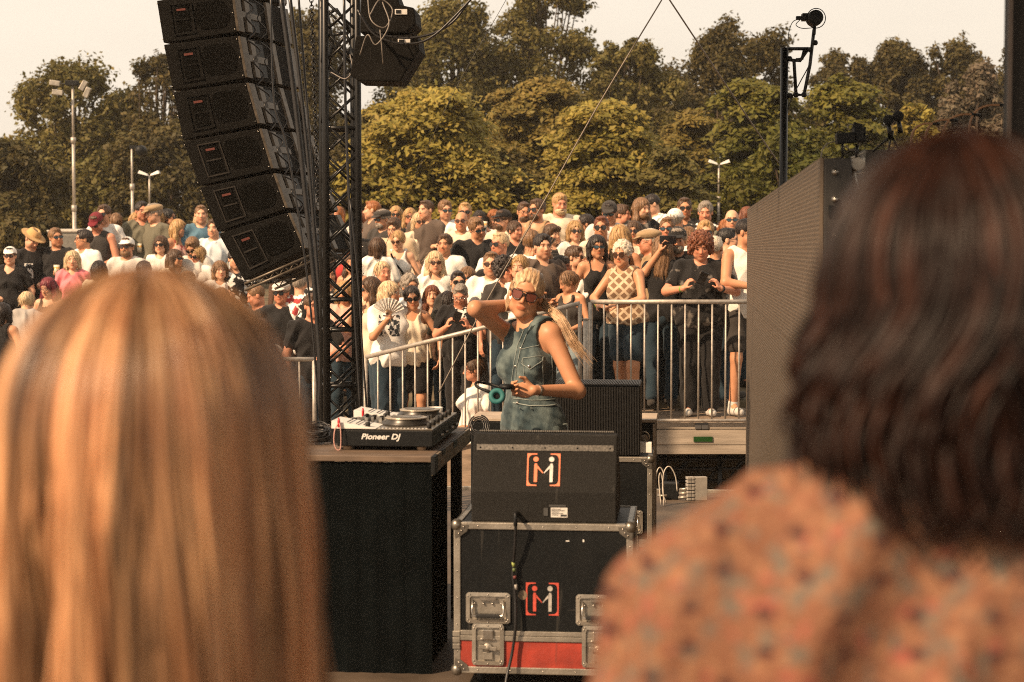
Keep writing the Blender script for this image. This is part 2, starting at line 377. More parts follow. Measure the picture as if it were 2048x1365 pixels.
# ------------------------------------------------------------------ truss tower
DT = 12.0
tb = PX(681, 500, DT); tr = empty('truss_tower', (tb.x, DT, 0), R(12), 'black lattice truss tower standing behind the DJ table', 'truss')
a = 0.108; chord = MB(); H_ = 5.2
corners = [(-a, -a), (a, -a), (a, a), (-a, a)]
for (x, y) in corners: chord = MB(); chord.tube([(x, y, 0), (x * 0.96, y * 0.96, H_)], 0.024, 10); chord.build('chord', black_metal, tr)
st_ = 0.20; n = int(H_ / st_); lat = MB(); horiz = MB()
for f in range(4):
    (ax, ay), (bx_, by) = corners[f], corners[(f + 1) % 4]
    for k in range(n):
        z0, z1 = k * st_ + 0.03, (k + 1) * st_ + 0.03
        if k % 2: lat.tube([(ax, ay, z0), (bx_, by, z1)], 0.0095, 6)
        else: lat.tube([(bx_, by, z0), (ax, ay, z1)], 0.0095, 6)
        if f in (0, 2) : lat.tube([(ax, ay, z1), (bx_, by, z0)] if k % 2 else [(bx_, by, z1), (ax, ay, z0)], 0.008, 6)
    for z in (0.1, 0.9, 1.27, 1.47, 2.6, 4.0): horiz.tube([(ax, ay, z), (bx_, by, z)], 0.014, 6)
lat.build('lacing', black_metal, tr); horiz.build('cross_bar', black_metal, tr)
q = MB(); q.bx(-0.3, 0.3, -0.3, 0.3, 0.0, 0.02); q.build('base_plate', black_metal, tr)
random.seed(3)
q = MB()
for k in range(60):
    x, y = random.choice(corners); z = random.uniform(0.8, H_); q.ball((x + 0.026, y - 0.014, z), 0.006, 6)
q.build('bolt_head', chrome, tr)
# stay poles and cables left of it
def cable(pts, r, mat, name, label, cat, group=None, nn=6, n=6):
    p = [PX(*q) for q in pts]; o = p[-1]
    m = MB(); m.tube([v - o for v in spline(p, nn)], r, n); ob = m.build(name, mat); ob.location = o
    return tag(ob, label, cat, group)
cblack = M('cable_rubber', (0.012, 0.012, 0.013), 0.4, var=0.3)
tall = [((560, -20, 12.3), (590, 200, 12.3), (612, 400, 12.3), (632, 600, 12.3), (648, 842, 12.3)),
        ((578, -20, 12.2), (604, 200, 12.2), (622, 380, 12.2), (640, 600, 12.2), (658, 842, 12.2)),
        ((541, -20, 12.6), (548, 200, 12.6), (575, 300, 12.6), (615, 560, 12.6), (640, 842, 12.6)),
        ((596, -20, 12.4), (610, 160, 12.4), (628, 400, 12.4), (634, 640, 12.4), (640, 842, 12.4)),
        ((700, 400, 11.7), (716, 560, 11.7), (725, 700, 11.7), (735, 842, 11.7)),
        ((688, -20, 11.8), (692, 250, 11.8), (706, 560, 11.8), (722, 842, 11.8))]
rad = [0.02, 0.014, 0.008, 0.009, 0.007, 0.01]
lab = ['thickest black cable running down left of the truss tower', 'second thick black cable beside the truss tower', 'thin black cable starting nearest the speaker array',
       'thin black cable between the chain and the thick cables', 'short black cable down the right side of the truss', 'long black cable taped to the right side of the truss tower']
for t_, r_, l_ in zip(tall, rad, lab): cable(t_, r_, cblack, 'cable', l_, 'cable', 'black cables down the truss tower')
# hoist chain
ch = MB(); zs = [PX(622 + 14 * k / 62, -20 + k * 7.0, 12.1) for k in range(62)]
for k, p_ in enumerate(zs):
    o_ = p_ - zs[-1]; r_ = 0.016; ring = []
    for t in range(9):
        an = 2 * pi * t / 8; d = Vector((cos(an) * r_ * 0.75, 0, 0)) if k % 2 else Vector((0, cos(an) * r_ * 0.75, 0))
        ring.append(o_ + d + Vector((0, 0, sin(an) * r_)))
    ch.tube(ring, 0.0042, 5, False)
co_ = ch.build('hoist_chain', black_metal); co_.location = zs[-1]; tag(co_, 'black hoist chain hanging between cables and truss tower', 'chain')

# ------------------------------------------------------------------ line array
DA = 13.6
Lp = [(299, -98), (313, 0), (327, 88), (346, 183), (366, 282), (399, 374), (436, 466), (489, 563)]
Rp = [(452, -118), (462, -16), (474, 68), (491, 161), (516, 253), (544, 343), (573, 422), (609, 503)]
depth_v = Vector((0.32, 0.92, 0)).normalized()
amp_m = M('grey_edge_metal', (0.032, 0.026, 0.02), 0.45, 0.4, var=0.3, scale=20)
rig_m = M('rigging_steel', (0.10, 0.08, 0.058), 0.45, 0.3, var=0.4, scale=20)
cab = M('speaker_cabinet', (0.0048, 0.0042, 0.0034), 0.7, var=0.5, scale=150, bump=0.5, bscale=350, spec=.10)
grille = M('speaker_grille', (0.0028, 0.0026, 0.0022), 0.8, spec=.05, var=0.3, scale=300)
red_led = M('red_handle_print', (0.12, 0.03, 0.02), 0.5)
ords = ['topmost', 'second from the top', 'third from the top', 'fourth from the top', 'fifth from the top', 'sixth from the top', 'lowest']
for k in range(7):
    A, B = PX(*Lp[k], DA), PX(*Rp[k], DA + 0.12); C, D_ = PX(*Lp[k + 1], DA), PX(*Rp[k + 1], DA + 0.12)
    ctr = (A + B + C + D_) / 4
    root = empty('line_array_speaker', ctr, 0, 'black line array speaker, %s in the hanging curve' % ords[k], 'speaker', 'line array speakers')
    A, B, C, D_ = [v - ctr for v in (A, B, C, D_)]
    g_ = (C - A) * 0.018                # gap between boxes
    A2, B2, C2, D2 = A + g_, B + g_ * 2.2, C - g_, D_ - g_ * 2.2
    dv = depth_v * 0.95
    ax_ = (B2 - A2).normalized(); az_ = (A2 - C2).normalized(); ny = -(ax_.cross(az_)).normalized()
    if ny.y > 0: ny = -ny
    q = MB(); q.hexa([C2, D2, B2, A2], [v + dv for v in (C2, D2, B2, A2)]); q.build('cabinet', cab, root, 0.006)
    def at(u, v, off=0.0): return A2.lerp(B2, u).lerp(C2.lerp(D2, u), v) + ny * off
    # handle recess: frame, hole, red print, light bar
    q = MB()
    for (u0, u1, v0, v1) in ((0.15, 0.45, 0.12, 0.15), (0.15, 0.45, 0.84, 0.87), (0.15, 0.165, 0.15, 0.84), (0.435, 0.45, 0.15, 0.84), (0.2, 0.40, 0.50, 0.53)):
        q.hexa([at(u0, v1), at(u1, v1), at(u1, v0), at(u0, v0)], [at(u0, v1, .008), at(u1, v1, .008), at(u1, v0, .008), at(u0, v0, .008)][::1])
    q.build('handle_frame', amp_m if k > 3 else cab, root)
    q = MB(); q.hexa([at(.21, .50), at(.40, .50), at(.40, .2), at(.21, .2)], [at(.21, .50, .004), at(.40, .50, .004), at(.40, .2, .004), at(.21, .2, .004)])
    q.hexa([at(.21, .8), at(.40, .8), at(.40, .56), at(.21, .56)], [at(.21, .8, .004), at(.40, .8, .004), at(.40, .56, .004), at(.21, .56, .004)]); q.build('handle_recess', grille, root)
    q = MB(); q.hexa([at(.24, .30), at(.36, .30), at(.36, .25), at(.24, .25)], [at(.24, .30, .007), at(.36, .30, .007), at(.36, .25, .007), at(.24, .25, .007)]); q.build('red_mark', red_led, root)
    # dark round side panel
    ring = [at(0.70 + 0.24 * cos(t), 0.48 + 0.40 * max(-.86, min(.86, 1.15 * sin(t))), -0.003) for t in np.linspace(0, 2 * pi, 25)[:-1]]
    q = MB(); q.prism(ring, ny * 0.006); q.build('side_grille', grille, root)
    # rear face hardware: rigging bars, amplifier plate, hinge
    bx = (D2 - B2)
    def rear(s_, t_, off=0.0): return B2 + dv * s_ + bx * t_ + ax_ * off
    for s0, s1, t0, t1 in ((0.0, 0.10, 0.02, 0.98), (0.10, 0.42, 0.42, 0.58), (0.16, 0.24, 0.06, 0.94), (0.55, 0.62, 0.0, 1.0), (0.88, 0.96, 0.02, 0.98)):
        q = MB(); q.hexa([rear(s0, t1), rear(s1, t1), rear(s1, t0), rear(s0, t0)], [rear(s0, t1, .02), rear(s1, t1, .02), rear(s1, t0, .02), rear(s0, t0, .02)])
        q.build('rigging_bar', rig_m, root, 0.002)
    q = MB(); q.hexa([rear(.27, .9), rear(.40, .9), rear(.40, .1), rear(.27, .1)], [rear(.27, .9, .008), rear(.40, .9, .008), rear(.40, .1, .008), rear(.27, .1, .008)]); q.build('amplifier_plate', black, root)
    for t in (0.08, 0.5, 0.92):
        for u_ in (0.0, .98): q = MB(); q.ball(at(u_, t, 0.004), 0.005, 6); q.build('bolt', chrome, root)
    cp = [rear(0.05, 0.1, 0.05), rear(0.12, 0.35, 0.10), rear(0.06, 0.6, 0.06), rear(0.15, 0.9, 0.08), rear(0.08, 1.15, 0.05)]
    q = MB(); q.tube(spline(cp, 5), 0.007, 6); q.tube(spline([c_ + depth_v * 0.12 + ax_ * 0.03 for c_ in cp[::-1]], 5), 0.005, 6); q.build('link_cable', cblack, root)
# lower bumper frame under the array
bf = empty('array_frame', PX(550, 540, DA), 0, 'black lattice pull frame under the lowest array speaker', 'frame')
o_ = Vector(bf.location); a_, b_ = PX(489, 568, DA) - o_, PX(628, 508, DA + 0.1) - o_
for off in (0.0, 0.5):
    f0, f1 = a_ + depth_v * off, b_ + depth_v * off; q = MB(); q.tube([f0, f1], 0.011, 6); q.tube([f0 - Vector((0, 0, .05)), f1 - Vector((0, 0, .05))], 0.011, 6)
    for k in range(14):
        p_, r_ = f0.lerp(f1, k / 14), f0.lerp(f1, (k + 1) / 14); q.tube([p_ - Vector((0, 0, .05 * (k % 2))), r_ - Vector((0, 0, .05 * ((k + 1) % 2)))], 0.005, 5)
    q.build('lattice_bar', rig_m, bf)
q = MB()
for k in range(5): p_ = a_.lerp(b_, k / 4); q.tube([p_, p_ + depth_v * 0.5], 0.008, 6)
q.build('spreader', black_metal, bf)

# ------------------------------------------------------------------ flown cabinets, upper centre
DH = 11.0
def flown(poly, D, dd, label, plate):
    c = PX(sum(p[0] for p in poly) / len(poly), sum(p[1] for p in poly) / len(poly), D)
    root = empty('flown_speaker', c, 0, label, 'speaker', 'flown speakers at the truss')
    q = MB(); q.prism([PX(*p, D) - c for p in poly][::-1], (0.02, dd, 0)); q.build('cabinet', cab, root, 0.008)
    x, y = plate; b = PX(x, y, D - 0.004) - c; q = MB(); q.box(b, (0.075, 0.004, 0.032)); q.build('rating_plate', grey_i, root)
    q = MB(); q.box(b + Vector((-0.015, -0.003, 0)), (0.03, 0.004, 0.02)); q.build('socket', black, root)
    return root
flown([(722, -30), (785, -30), (800, 10), (828, 16), (832, 48), (812, 66), (720, 66)], 11.0, 0.35, 'upper black flown speaker cabinet behind the truss top', (802, 24))
flown([(700, 150), (712, 72), (835, 70), (839, 100), (800, 164), (716, 162)], 10.95, 0.35, 'lower black flown speaker cabinet right of the truss tower', (808, 83))
hb_ = empty('flown_bracket', PX(680, 90, 12.4), 0, 'angular black rigging bracket seen through the top of the truss tower', 'bracket'); o_ = Vector(hb_.location)
q = MB()
for pl_ in ([(655, 30), (672, 18), (700, 60), (668, 100), (655, 30)], [(655, 140), (668, 70), (690, 66), (704, 92), (672, 150), (655, 140)], [(658, 150), (690, 160), (712, 138)]):
    for a_, b_ in zip(pl_[:-1], pl_[1:]): q.tube([PX(*a_, 12.4) - o_, PX(*b_, 12.4) - o_], .013, 6)
q.build('bracket_bar', black_metal, hb_)
for i, pts in enumerate([((715, 20, 10.85), (745, 60, 10.85), (790, 75, 10.85), (850, 72, 10.85), (905, 45, 10.85), (950, -15, 10.85)),
                         ((718, 26, 10.8), (750, 70, 10.8), (810, 88, 10.8), (870, 70, 10.8), (960, -20, 10.8))]):
    cable(pts, 0.008, cblack, 'cable', ['upper black cable looping from the flown speakers over the trees', 'lower black cable looping from the flown speakers over the trees'][i], 'cable', 'looping cables')
for i, pts in enumerate([((735, -10, 10.8), (742, 40, 10.7), (770, 55, 10.7), (785, 20, 10.8), (760, 0, 10.8), (740, 30, 10.7)),
                         ((765, 5, 10.8), (778, 50, 10.7), (752, 90, 10.7), (735, 70, 10.7), (720, 110, 10.8)),
                         ((760, 60, 10.7), (764, 100, 10.7), (766, 128, 10.75)),
                         ((662, 145, 11.4), (690, 158, 11.3), (705, 140, 11.3), (700, 110, 11.4))]):
    cable(pts, 0.004, M('pale_cable', (0.16, 0.14, 0.12), 0.5), 'cable', ['grey cable curl in front of the upper flown speaker', 'grey cable crossing both flown speakers', 'short straight grey cable on the lower flown speaker',
          'grey cable loop at the truss beside the lower flown speaker'][i], 'cable', 'grey signal cables')

# ------------------------------------------------------------------ guy wires
wire = M('wire_rope', (0.26, 0.22, 0.18), 0.5, 0.2)
cable([(1331, -12, 11.0), (1200, 205, 11.2), (1090, 400, 11.4), (975, 600, 11.6), (878, 785, 11.8)], 0.0042, wire, 'guy_wire', 'long wire rope slanting from top centre down past the cup', 'wire', 'guy wires')
cable([(1331, -12, 11.0), (1445, 160, 11.5), (1556, 325, 12.2)], 0.005, wire, 'guy_wire', 'wire rope slanting from top centre down to the camera mast', 'wire', 'guy wires')
cable([(1018, -10, 14), (905, 190, 14), (812, 395, 14), (760, 520, 14), (722, 640, 14)], 0.0022, cblack, 'guy_wire', 'thin dark wire crossing in front of the yellow tree', 'wire', 'guy wires')

# ------------------------------------------------------------------ camera mast on the right
DM = 12.6
cm = empty('camera_mast', PX(1566, 372, DM), 0, 'black pole with an articulated arm carrying a remote camera', 'camera mast')
o_ = Vector(cm.location)
def L_(px, py, d=0.0): return PX(px, py, DM + d) - o_
q = MB(); q.tube([Vector((0, 0, -1.2)), L_(1569, 96)], 0.027, 14); q.build('pole', black_metal, cm)
arm = [[(1576, 120), (1600, 122), (1618, 96)], [(1578, 118), (1588, 122), (1592, 190)], [(1592, 190), (1608, 190), (1620, 130), (1628, 60)], [(1575, 98), (1615, 98)], [(1610, 96), (1604, 118), (1592, 120)]]
q = MB()
for a_ in arm: q.tube([L_(x, y, 0.02) for x, y in a_], 0.012, 8)
q.build('arm', black_metal, cm)
for x, y in ((1592, 190), (1608, 190), (1579, 118), (1580, 192), (1621, 100), (1630, 86)): q = MB(); q.ball(L_(x, y), 0.021, 8); q.build('joint', black, cm)
q = MB(); c_ = L_(1628, 38); q.lathe([(0.03, -0.09), (0.052, -0.085), (0.055, -0.02), (0.05, 0.05), (0.03, 0.07)], c_ + Vector((0, 0, 0)), 16, 'y'); q.box(c_ + Vector((-0.055, 0, 0.01)), (0.06, 0.07, 0.05)); q.box(c_ + Vector((-0.10, 0, 0.005)), (0.05, 0.03, 0.025))
q.tube([c_ + Vector((0.004, 0, -0.05)), L_(1628, 70)], 0.012, 8); q.build('camera', black, cm, 0.003)
q = MB(); q.tube([c_ + Vector((0.065 * cos(t) + 0.01, -0.03, 0.068 * sin(t))) for t in np.linspace(0, 2 * pi, 22)], 0.0035, 5, False); q.build('lens_ring', black_metal, cm)
q = MB(); q.tube(spline([L_(1600, 38), L_(1585, 45), L_(1577, 70), L_(1576, 100)], 6), 0.003, 5); q.tube(spline([L_(1600, 40), L_(1592, 50), L_(1604, 57), L_(1628, 56)], 6), 0.003, 5)
q.tube(spline([L_(1625, 70), L_(1622, 120), L_(1600, 165), L_(1582, 200), L_(1572, 240)], 6), 0.004, 5); q.build('cable', cblack, cm)

# small camera, microphones and gooseneck lamps behind the wall top
DC = 7.6
sm = empty('small_camera', PX(1700, 318, DC), 0, 'small black camera rig clamped on top of the video wall', 'camera'); o_ = Vector(sm.location)
def L2(px, py, d=0.0): return PX(px, py, DC + d) - o_
q = MB(); q.box(L2(1692, 277), (0.085, 0.05, 0.045), Matrix.Rotation(R(-4), 3, 'Y')); q.box(L2(1718, 270), (0.05, 0.05, 0.06)); q.box(L2(1715, 253), (0.04, 0.012, 0.028), Matrix.Rotation(R(12), 3, 'Y')); q.box(L2(1727, 272), (0.012, 0.05, 0.03)); q.build('camera_body', black, sm, 0.004)
q = MB(); q.tube([L2(1685, 280), L2(1685, 316)], 0.005, 8); q.build('stem', black_metal, sm)
q = MB(); q.tube([L2(1715, 290), L2(1712, 316)], 0.007, 8); q.build('stem', black_metal, sm)
q = MB(); q.tube(spline([L2(1671, 283), L2(1655, 288), L2(1645, 300), L2(1642, 318)], 6), 0.003, 5); q.tube(spline([L2(1700, 262), L2(1695, 252), L2(1712, 250), L2(1722, 262), L2(1716, 296), L2(1700, 300), L2(1692, 290)], 6), 0.0025, 5); q.build('cable', M('pale_cable', (0.16, 0.14, 0.12)), sm)
q = MB(); 
for a_, b_ in (((1702, 322), (1730, 300)), ((1702, 350), (1730, 345)), ((1704, 322), (1704, 352)), ((1728, 303), (1728, 345)), ((1716, 310), (1706, 350)), ((1716, 310), (1728, 348)), ((1700, 318), (1732, 303))): q.tube([L2(*a_), L2(*b_)], 0.005, 6)
q.build('bracket', alu, sm)
mi = empty('microphone_pair', PX(1790, 310, DC), 0, 'pair of round foam covered microphones on a small tripod', 'microphone'); o_ = Vector(mi.location)
for i_, (x, y) in enumerate(((1777, 241), (1797, 233))):
    q = MB(); q.ball(L2(x, y), (0.024, 0.024, 0.023), 14); q.build('foam_cover', M('foam', (0.01, 0.01, 0.01), 1.0, bump=0.6, bscale=300), mi)
    q = MB(); q.tube([L2(x, y + 8), L2(x + 4, y + 34)], [0.008, 0.012], 8); q.build('microphone', black_metal, mi)
q = MB(); q.tube([L2(1784, 262), L2(1782, 280)], 0.008, 8)
for x in (1745, 1776, 1800): q.tube([L2(1783, 272), L2(x, 304)], 0.0045, 6)
q.build('tripod', black_metal, mi)
vb = empty('equipment_box', PX(1730, 345, 8.0), -YAW, 'dark equipment box behind the near end of the video wall', 'box')
q = MB(); q.bx(0.0, 0.42, 0, 0.5, -1.2, 0.10); q.build('shell', M('dusty_black', (0.045, 0.038, 0.03), 0.7), vb, 0.005)
for i_, (x, y, s) in enumerate(((1822, 272, 0.75), (1850, 268, 0.85), (1885, 262, 1.0), (1938, 245, 1.05))):
    gl = empty('gooseneck_lamp', PX(x, y + 30, 8.2), 0, ['leftmost small gooseneck lamp above the dark-haired head', 'second gooseneck lamp from the left above the dark-haired head', 'third gooseneck lamp from the left above the dark-haired head', 'rightmost gooseneck lamp, highest and longest'][i_], 'lamp', 'gooseneck lamps'); o_ = Vector(gl.location)
    pts = [(0, 30), (2, 0), (14, -22), (36, -32), (62, -33)]
    q = MB(); q.tube(spline([PX(x + a_ * s, y + b_ * s, 8.2) - o_ for a_, b_ in pts], 6), 0.0055, 6); q.build('neck', M('brown_neck', (0.30, 0.16, 0.08), 0.5), gl)
    q = MB(); q.tube([PX(x + 58 * s, y - 33 * s, 8.2) - o_, PX(x + 76 * s, y - 31 * s, 8.2) - o_], 0.007, 8); q.build('lamp_head', black, gl)

# ------------------------------------------------------------------ floodlight mast and street lamps in the background
def pole(px, ytop, ybot, D, r, label, name='floodlight_mast', cat='mast'):
    b = PX(px, ybot, D); t = PX(px, ytop, D); zb = terrain(b.x, D); root = empty(name, (b.x, D, zb), 0, label, cat)
    q = MB(); hh = t.z - zb; q.tube([(0, 0, 0), (0, 0, hh * 0.45)], r, 10); q.tube([(0, 0, hh * 0.45), (0, 0, hh * 0.75)], r * 0.82, 10); q.tube([(0, 0, hh * 0.75), (0, 0, hh)], r * 0.62, 10)
    for f in (0.45, 0.75): q.tube([(0, 0, hh * f - 0.05), (0, 0, hh * f + 0.05)], r * 1.3, 10)
    q.build('pole', steel, root); return root, hh
root, hh = pole(149, 168, 470, 29.5, 0.033, 'tall telescopic mast with four floodlights above the left crowd')
q = MB(); q.box((-0.01, 0, hh + 0.01), (0.20, 0.14, 0.08)); q.tube([(-0.25, 0, hh), (0.25, 0, hh)], 0.012, 6); q.build('head_box', black, root, 0.01)
for x, z, a_ in ((-0.26, 0.0, 8), (-0.22, -0.15, 8), (0.2, -0.04, -60), (0.26, -0.15, -65)):
    q = MB(); q.box((x, -0.1, hh + z), (0.17, 0.08, 0.085), Matrix.Rotation(R(a_), 3, 'Y')); q.build('floodlight', alu, root, 0.008)
root, hh = pole(265, 292, 430, 29.5, 0.03, 'shorter steel mast carrying one round black spotlight', 'spotlight_mast')
q = MB(); q.lathe([(0.04, -0.12), (0.08, -0.08), (0.09, 0.06), (0.08, 0.08)], (0.15, 0, hh - 0.08), 16, 'y'); q.box((0.05, 0, hh - 0.02), (0.18, 0.05, 0.05)); q.build('spotlight', black, root)
for i_, (px, yt, D) in enumerate(((300, 352, 34), (1437, 330, 34))):
    root, hh = pole(px, yt, 470, D, 0.03, ['twin-headed street lamp beside the spotlight mast on the left', 'twin-headed street lamp behind the crowd on the right'][i_], 'street_lamp', 'street lamp')
    for s in (-1, 1):
        q = MB(); q.add([(s * 0.03, -.06, hh), (s * 0.03, .06, hh), (s * 0.20, .08, hh + .045), (s * 0.20, -.08, hh + .045), (s * 0.03, -.06, hh + .03), (s * 0.03, .06, hh + .03), (s * 0.18, .07, hh + .10), (s * 0.18, -.07, hh + .10)],
                        [(0, 1, 2, 3), (4, 5, 6, 7), (0, 1, 5, 4), (1, 2, 6, 5), (2, 3, 7, 6), (3, 0, 4, 7)]); q.build('lamp_head', white_p, root, 0.008)
# white tent-like counters behind the left crowd, only their tops show over the heads
van_w = M('van_white', (0.36, 0.33, 0.27), 0.5, var=0.12, scale=2)
for i_, (xa, xb, yt) in enumerate(((97, 262, 458), (330, 470, 458))):
    D = 28.5; a_, b_ = PX(xa, yt, D), PX(xb, yt, D); zb = terrain(a_.x, D); root = empty('trailer', ((a_.x + b_.x) / 2, D, zb), 0, ['white trailer with rounded roof behind the black polo shirt', 'white trailer roof behind the cream blouse'][i_], 'trailer')
    w_ = (b_.x - a_.x) / 2; h_ = a_.z - zb
    q = MB(); q.bx(-w_, w_, 0, 1.6, 0.3, h_); q.build('body', van_w, root, 0.06, 4)
    q = MB(); q.bx(-w_ + 0.08, w_ - 0.08, -0.012, 0.0, h_ - 0.44, h_ - 0.10); q.build('window', M('window_grey', (0.16, 0.15, 0.13), 0.3), root)
    q = MB(); q.bx(-w_ - .02, w_ + .02, -.03, 1.63, h_ - .06, h_ - .02); q.build('roof_rim', steel, root, .01)
    for y in (.0, 1.6):
        for x in (-.5 * w_, .5 * w_): q = MB(); q.lathe([(.10, -.07), (.22, -.06), (.24, .0), (.22, .06), (.10, .07)], (x, y, .24), 18, 'y'); q.build('wheel', rubber, root)

# thin warm haze of a dusty summer evening over the whole field
hm = bpy.data.materials.new('haze_air'); hm.use_nodes = True; hm.node_tree.nodes.clear()
ho = hm.node_tree.nodes.new('ShaderNodeOutputMaterial'); hv = hm.node_tree.nodes.new('ShaderNodeVolumePrincipled')
hv.inputs['Color'].default_value = (0.95, 0.88, 0.78, 1); hv.inputs['Density'].default_value = 0.0008; hv.inputs['Anisotropy'].default_value = 0.2
hm.node_tree.links.new(hv.outputs[0], ho.inputs['Volume'])
q = MB(); q.bx(-70, 70, -12, 95, -2.7, 17); hz_o = q.build('haze', hm); tag(hz_o, kind='stuff')
# ------------------------------------------------------------------ gear on the stage
def scuffs(m, c=(.06, .056, .05)):
    def f(nt, co, b):
        b = mixc(nt, math_n(nt, 'MULTIPLY', noise_n(nt, co, 30, 3, stretch=(1, 1, .06), thr=.66, width=.05), .35), b, c)
        b = mixc(nt, math_n(nt, 'MULTIPLY', noise_n(nt, co, 26, 3, stretch=(.07, 1, 1), thr=.68, width=.05), .35), b, c)
        return mixc(nt, math_n(nt, 'MULTIPLY', noise_n(nt, co, 4, 6, thr=.52, width=.3), .12), b, c)
    return overlay(m, f)
M('case_laminate', (0.005, 0.006, 0.0065), 0.5, var=0.25, scale=90, bump=0.15, bscale=600, spec=.2)
for m_ in (MATS['case_laminate'], cab, black, black_tex): scuffs(m_)
scuffs(red_p, (.10, .03, .02))
def bracket_logo(name_parent, w, loc, rx, cl, cr):
    """square brackets round two shaking figures, left one coloured, right one grey; facing -y, tilted by rx"""
    r = Matrix.Rotation(rx, 3, 'X'); t = 0.0016; o = Vector(loc)
    def pr(m, poly): m.prism([o + r @ Vector((x * w, 0, z * w)) for x, z in poly], r @ Vector((0, -t, 0)))
    b = MB()
    for s in (-1, 1):
        pr(b, [(s * .5, -.5), (s * .5, .5), (s * .455, .5), (s * .455, -.5)][::s])
        for z in (-.5, .5):
            k = -1 if z > 0 else 1
            pr(b, [(s * .455, z), (s * .20, z), (s * .20, z + k * .035), (s * .34, z + k * .04), (s * .40, z + k * .06), (s * .44, z + k * .11), (s * .455, z + k * .18)][::s * k])
    b.build('logo_bracket', cl, name_parent)
    for s, mt in ((-1, cl), (1, cr)):
        f = MB(); cx = s * .235
        pr(f, [(cx + .08 * cos(a), .32 + .08 * sin(a)) for a in np.linspace(0, 2 * pi, 17)[:-1]])
        pr(f, [(cx - s * .0 - .05, -.38), (cx + .045, -.38), (cx + .05, .12), (cx + .03, .19), (cx - .03, .19), (cx - .05, .12)])
        q = -s
        pr(f, [(cx + q * .03, .16), (cx + q * .03, .06), (cx + q * .16, -.06), (cx + q * .215, -.12), (cx + q * .225, -.09), (cx + q * .12, .05)][::-q])
        f.build('logo_figure', mt, name_parent)

def dish(parent, x, z, w, h, y=0.0, latch=False):
    """recessed spring handle or butterfly latch in a riveted steel dish; face at y, looking to -y"""
    q = MB(); rim = 0.016
    outer = [(w / 2 * sx * 1.0, h / 2 * sz) for sx, sz in ((-1, -.86), (-.9, -1), (.9, -1), (1, -.86), (1, .86), (.9, 1), (-.9, 1), (-1, .86))]
    inner = [((w / 2 - rim) * sx, (h / 2 - rim) * sz) for sx, sz in ((-1, -.86), (-.9, -1), (.9, -1), (1, -.86), (1, .86), (.9, 1), (-.9, 1), (-1, .86))]
    vs = [(x + a, y - .003, z + b) for a, b in outer] + [(x + a, y - .005, z + b) for a, b in inner] + [(x + a * .95, y + .004, z + b * .95) for a, b in inner]
    n = 8; fs = [(i, (i + 1) % n, n + (i + 1) % n, n + i) for i in range(n)] + [(n + i, n + (i + 1) % n, 2 * n + (i + 1) % n, 2 * n + i) for i in range(n)] + [tuple(range(2 * n, 3 * n))]
    q.add(vs, fs)
    d = q.build('latch_dish' if latch else 'handle_dish', alu, parent)
    rv = MB()
    for k in range(8):
        a = outer[k]; b = inner[k]; rv.ball((x + (a[0] + b[0]) / 2, y - .005, z + (a[1] + b[1]) / 2), 0.0032, 6)
    rv.ball((x, y - .005, z + h / 2 - rim / 2), .0032, 6); rv.ball((x, y - .005, z - h / 2 + rim / 2), .0032, 6)
    rv.build('rivet', chrome, d)
    g = MB()
    if latch:
        g.bx(x - .022, x + .022, y - .008, y + .002, z + h * .12, z + h * .36); g.bx(x - .03, x + .03, y - .006, y + .002, z + h * .10, z + h * .15)
        g.build('latch_hook', chrome, d, .003)
        g = MB(); g.lathe([(.019, -.004), (.019, -.012), (.008, -.014), (.008, -.02)], (x, y + .002, z - h * .07), 14, 'y')
        g.box((x, y - .012, z - h * .07), (.072, .008, .016), Matrix.Rotation(R(8), 3, 'Y')); g.bx(x - .02, x + .02, y - .006, y + .003, z - h * .36, z - h * .18)
        g.build('butterfly', alu, d, .002)
    else:
        g.tube([(x - w * .34, y - .004, z + h * .26), (x - w * .36, y - .014, z - h * .1), (x - w * .33, y - .016, z - h * .24), (x + w * .33, y - .016, z - h * .24), (x + w * .36, y - .014, z - h * .1), (x + w * .34, y - .004, z + h * .26)], .0045, 8)
        g.build('handle', chrome, d)
        g = MB(); g.bx(x - w * .28, x + w * .28, y - .022, y - .008, z - h * .30, z - h * .17); g.build('grip', rubber, d, .004)
        g = MB(); g.bx(x - w * .18, x + w * .18, y - .01, y + .002, z + h * .26, z + h * .36)
        for k in (-.3, -.1, .1, .3): g.ball((x + w * k, y - .002, z + h * .14), .005, 8)
        g.build('hinge', chrome, d)
    return d

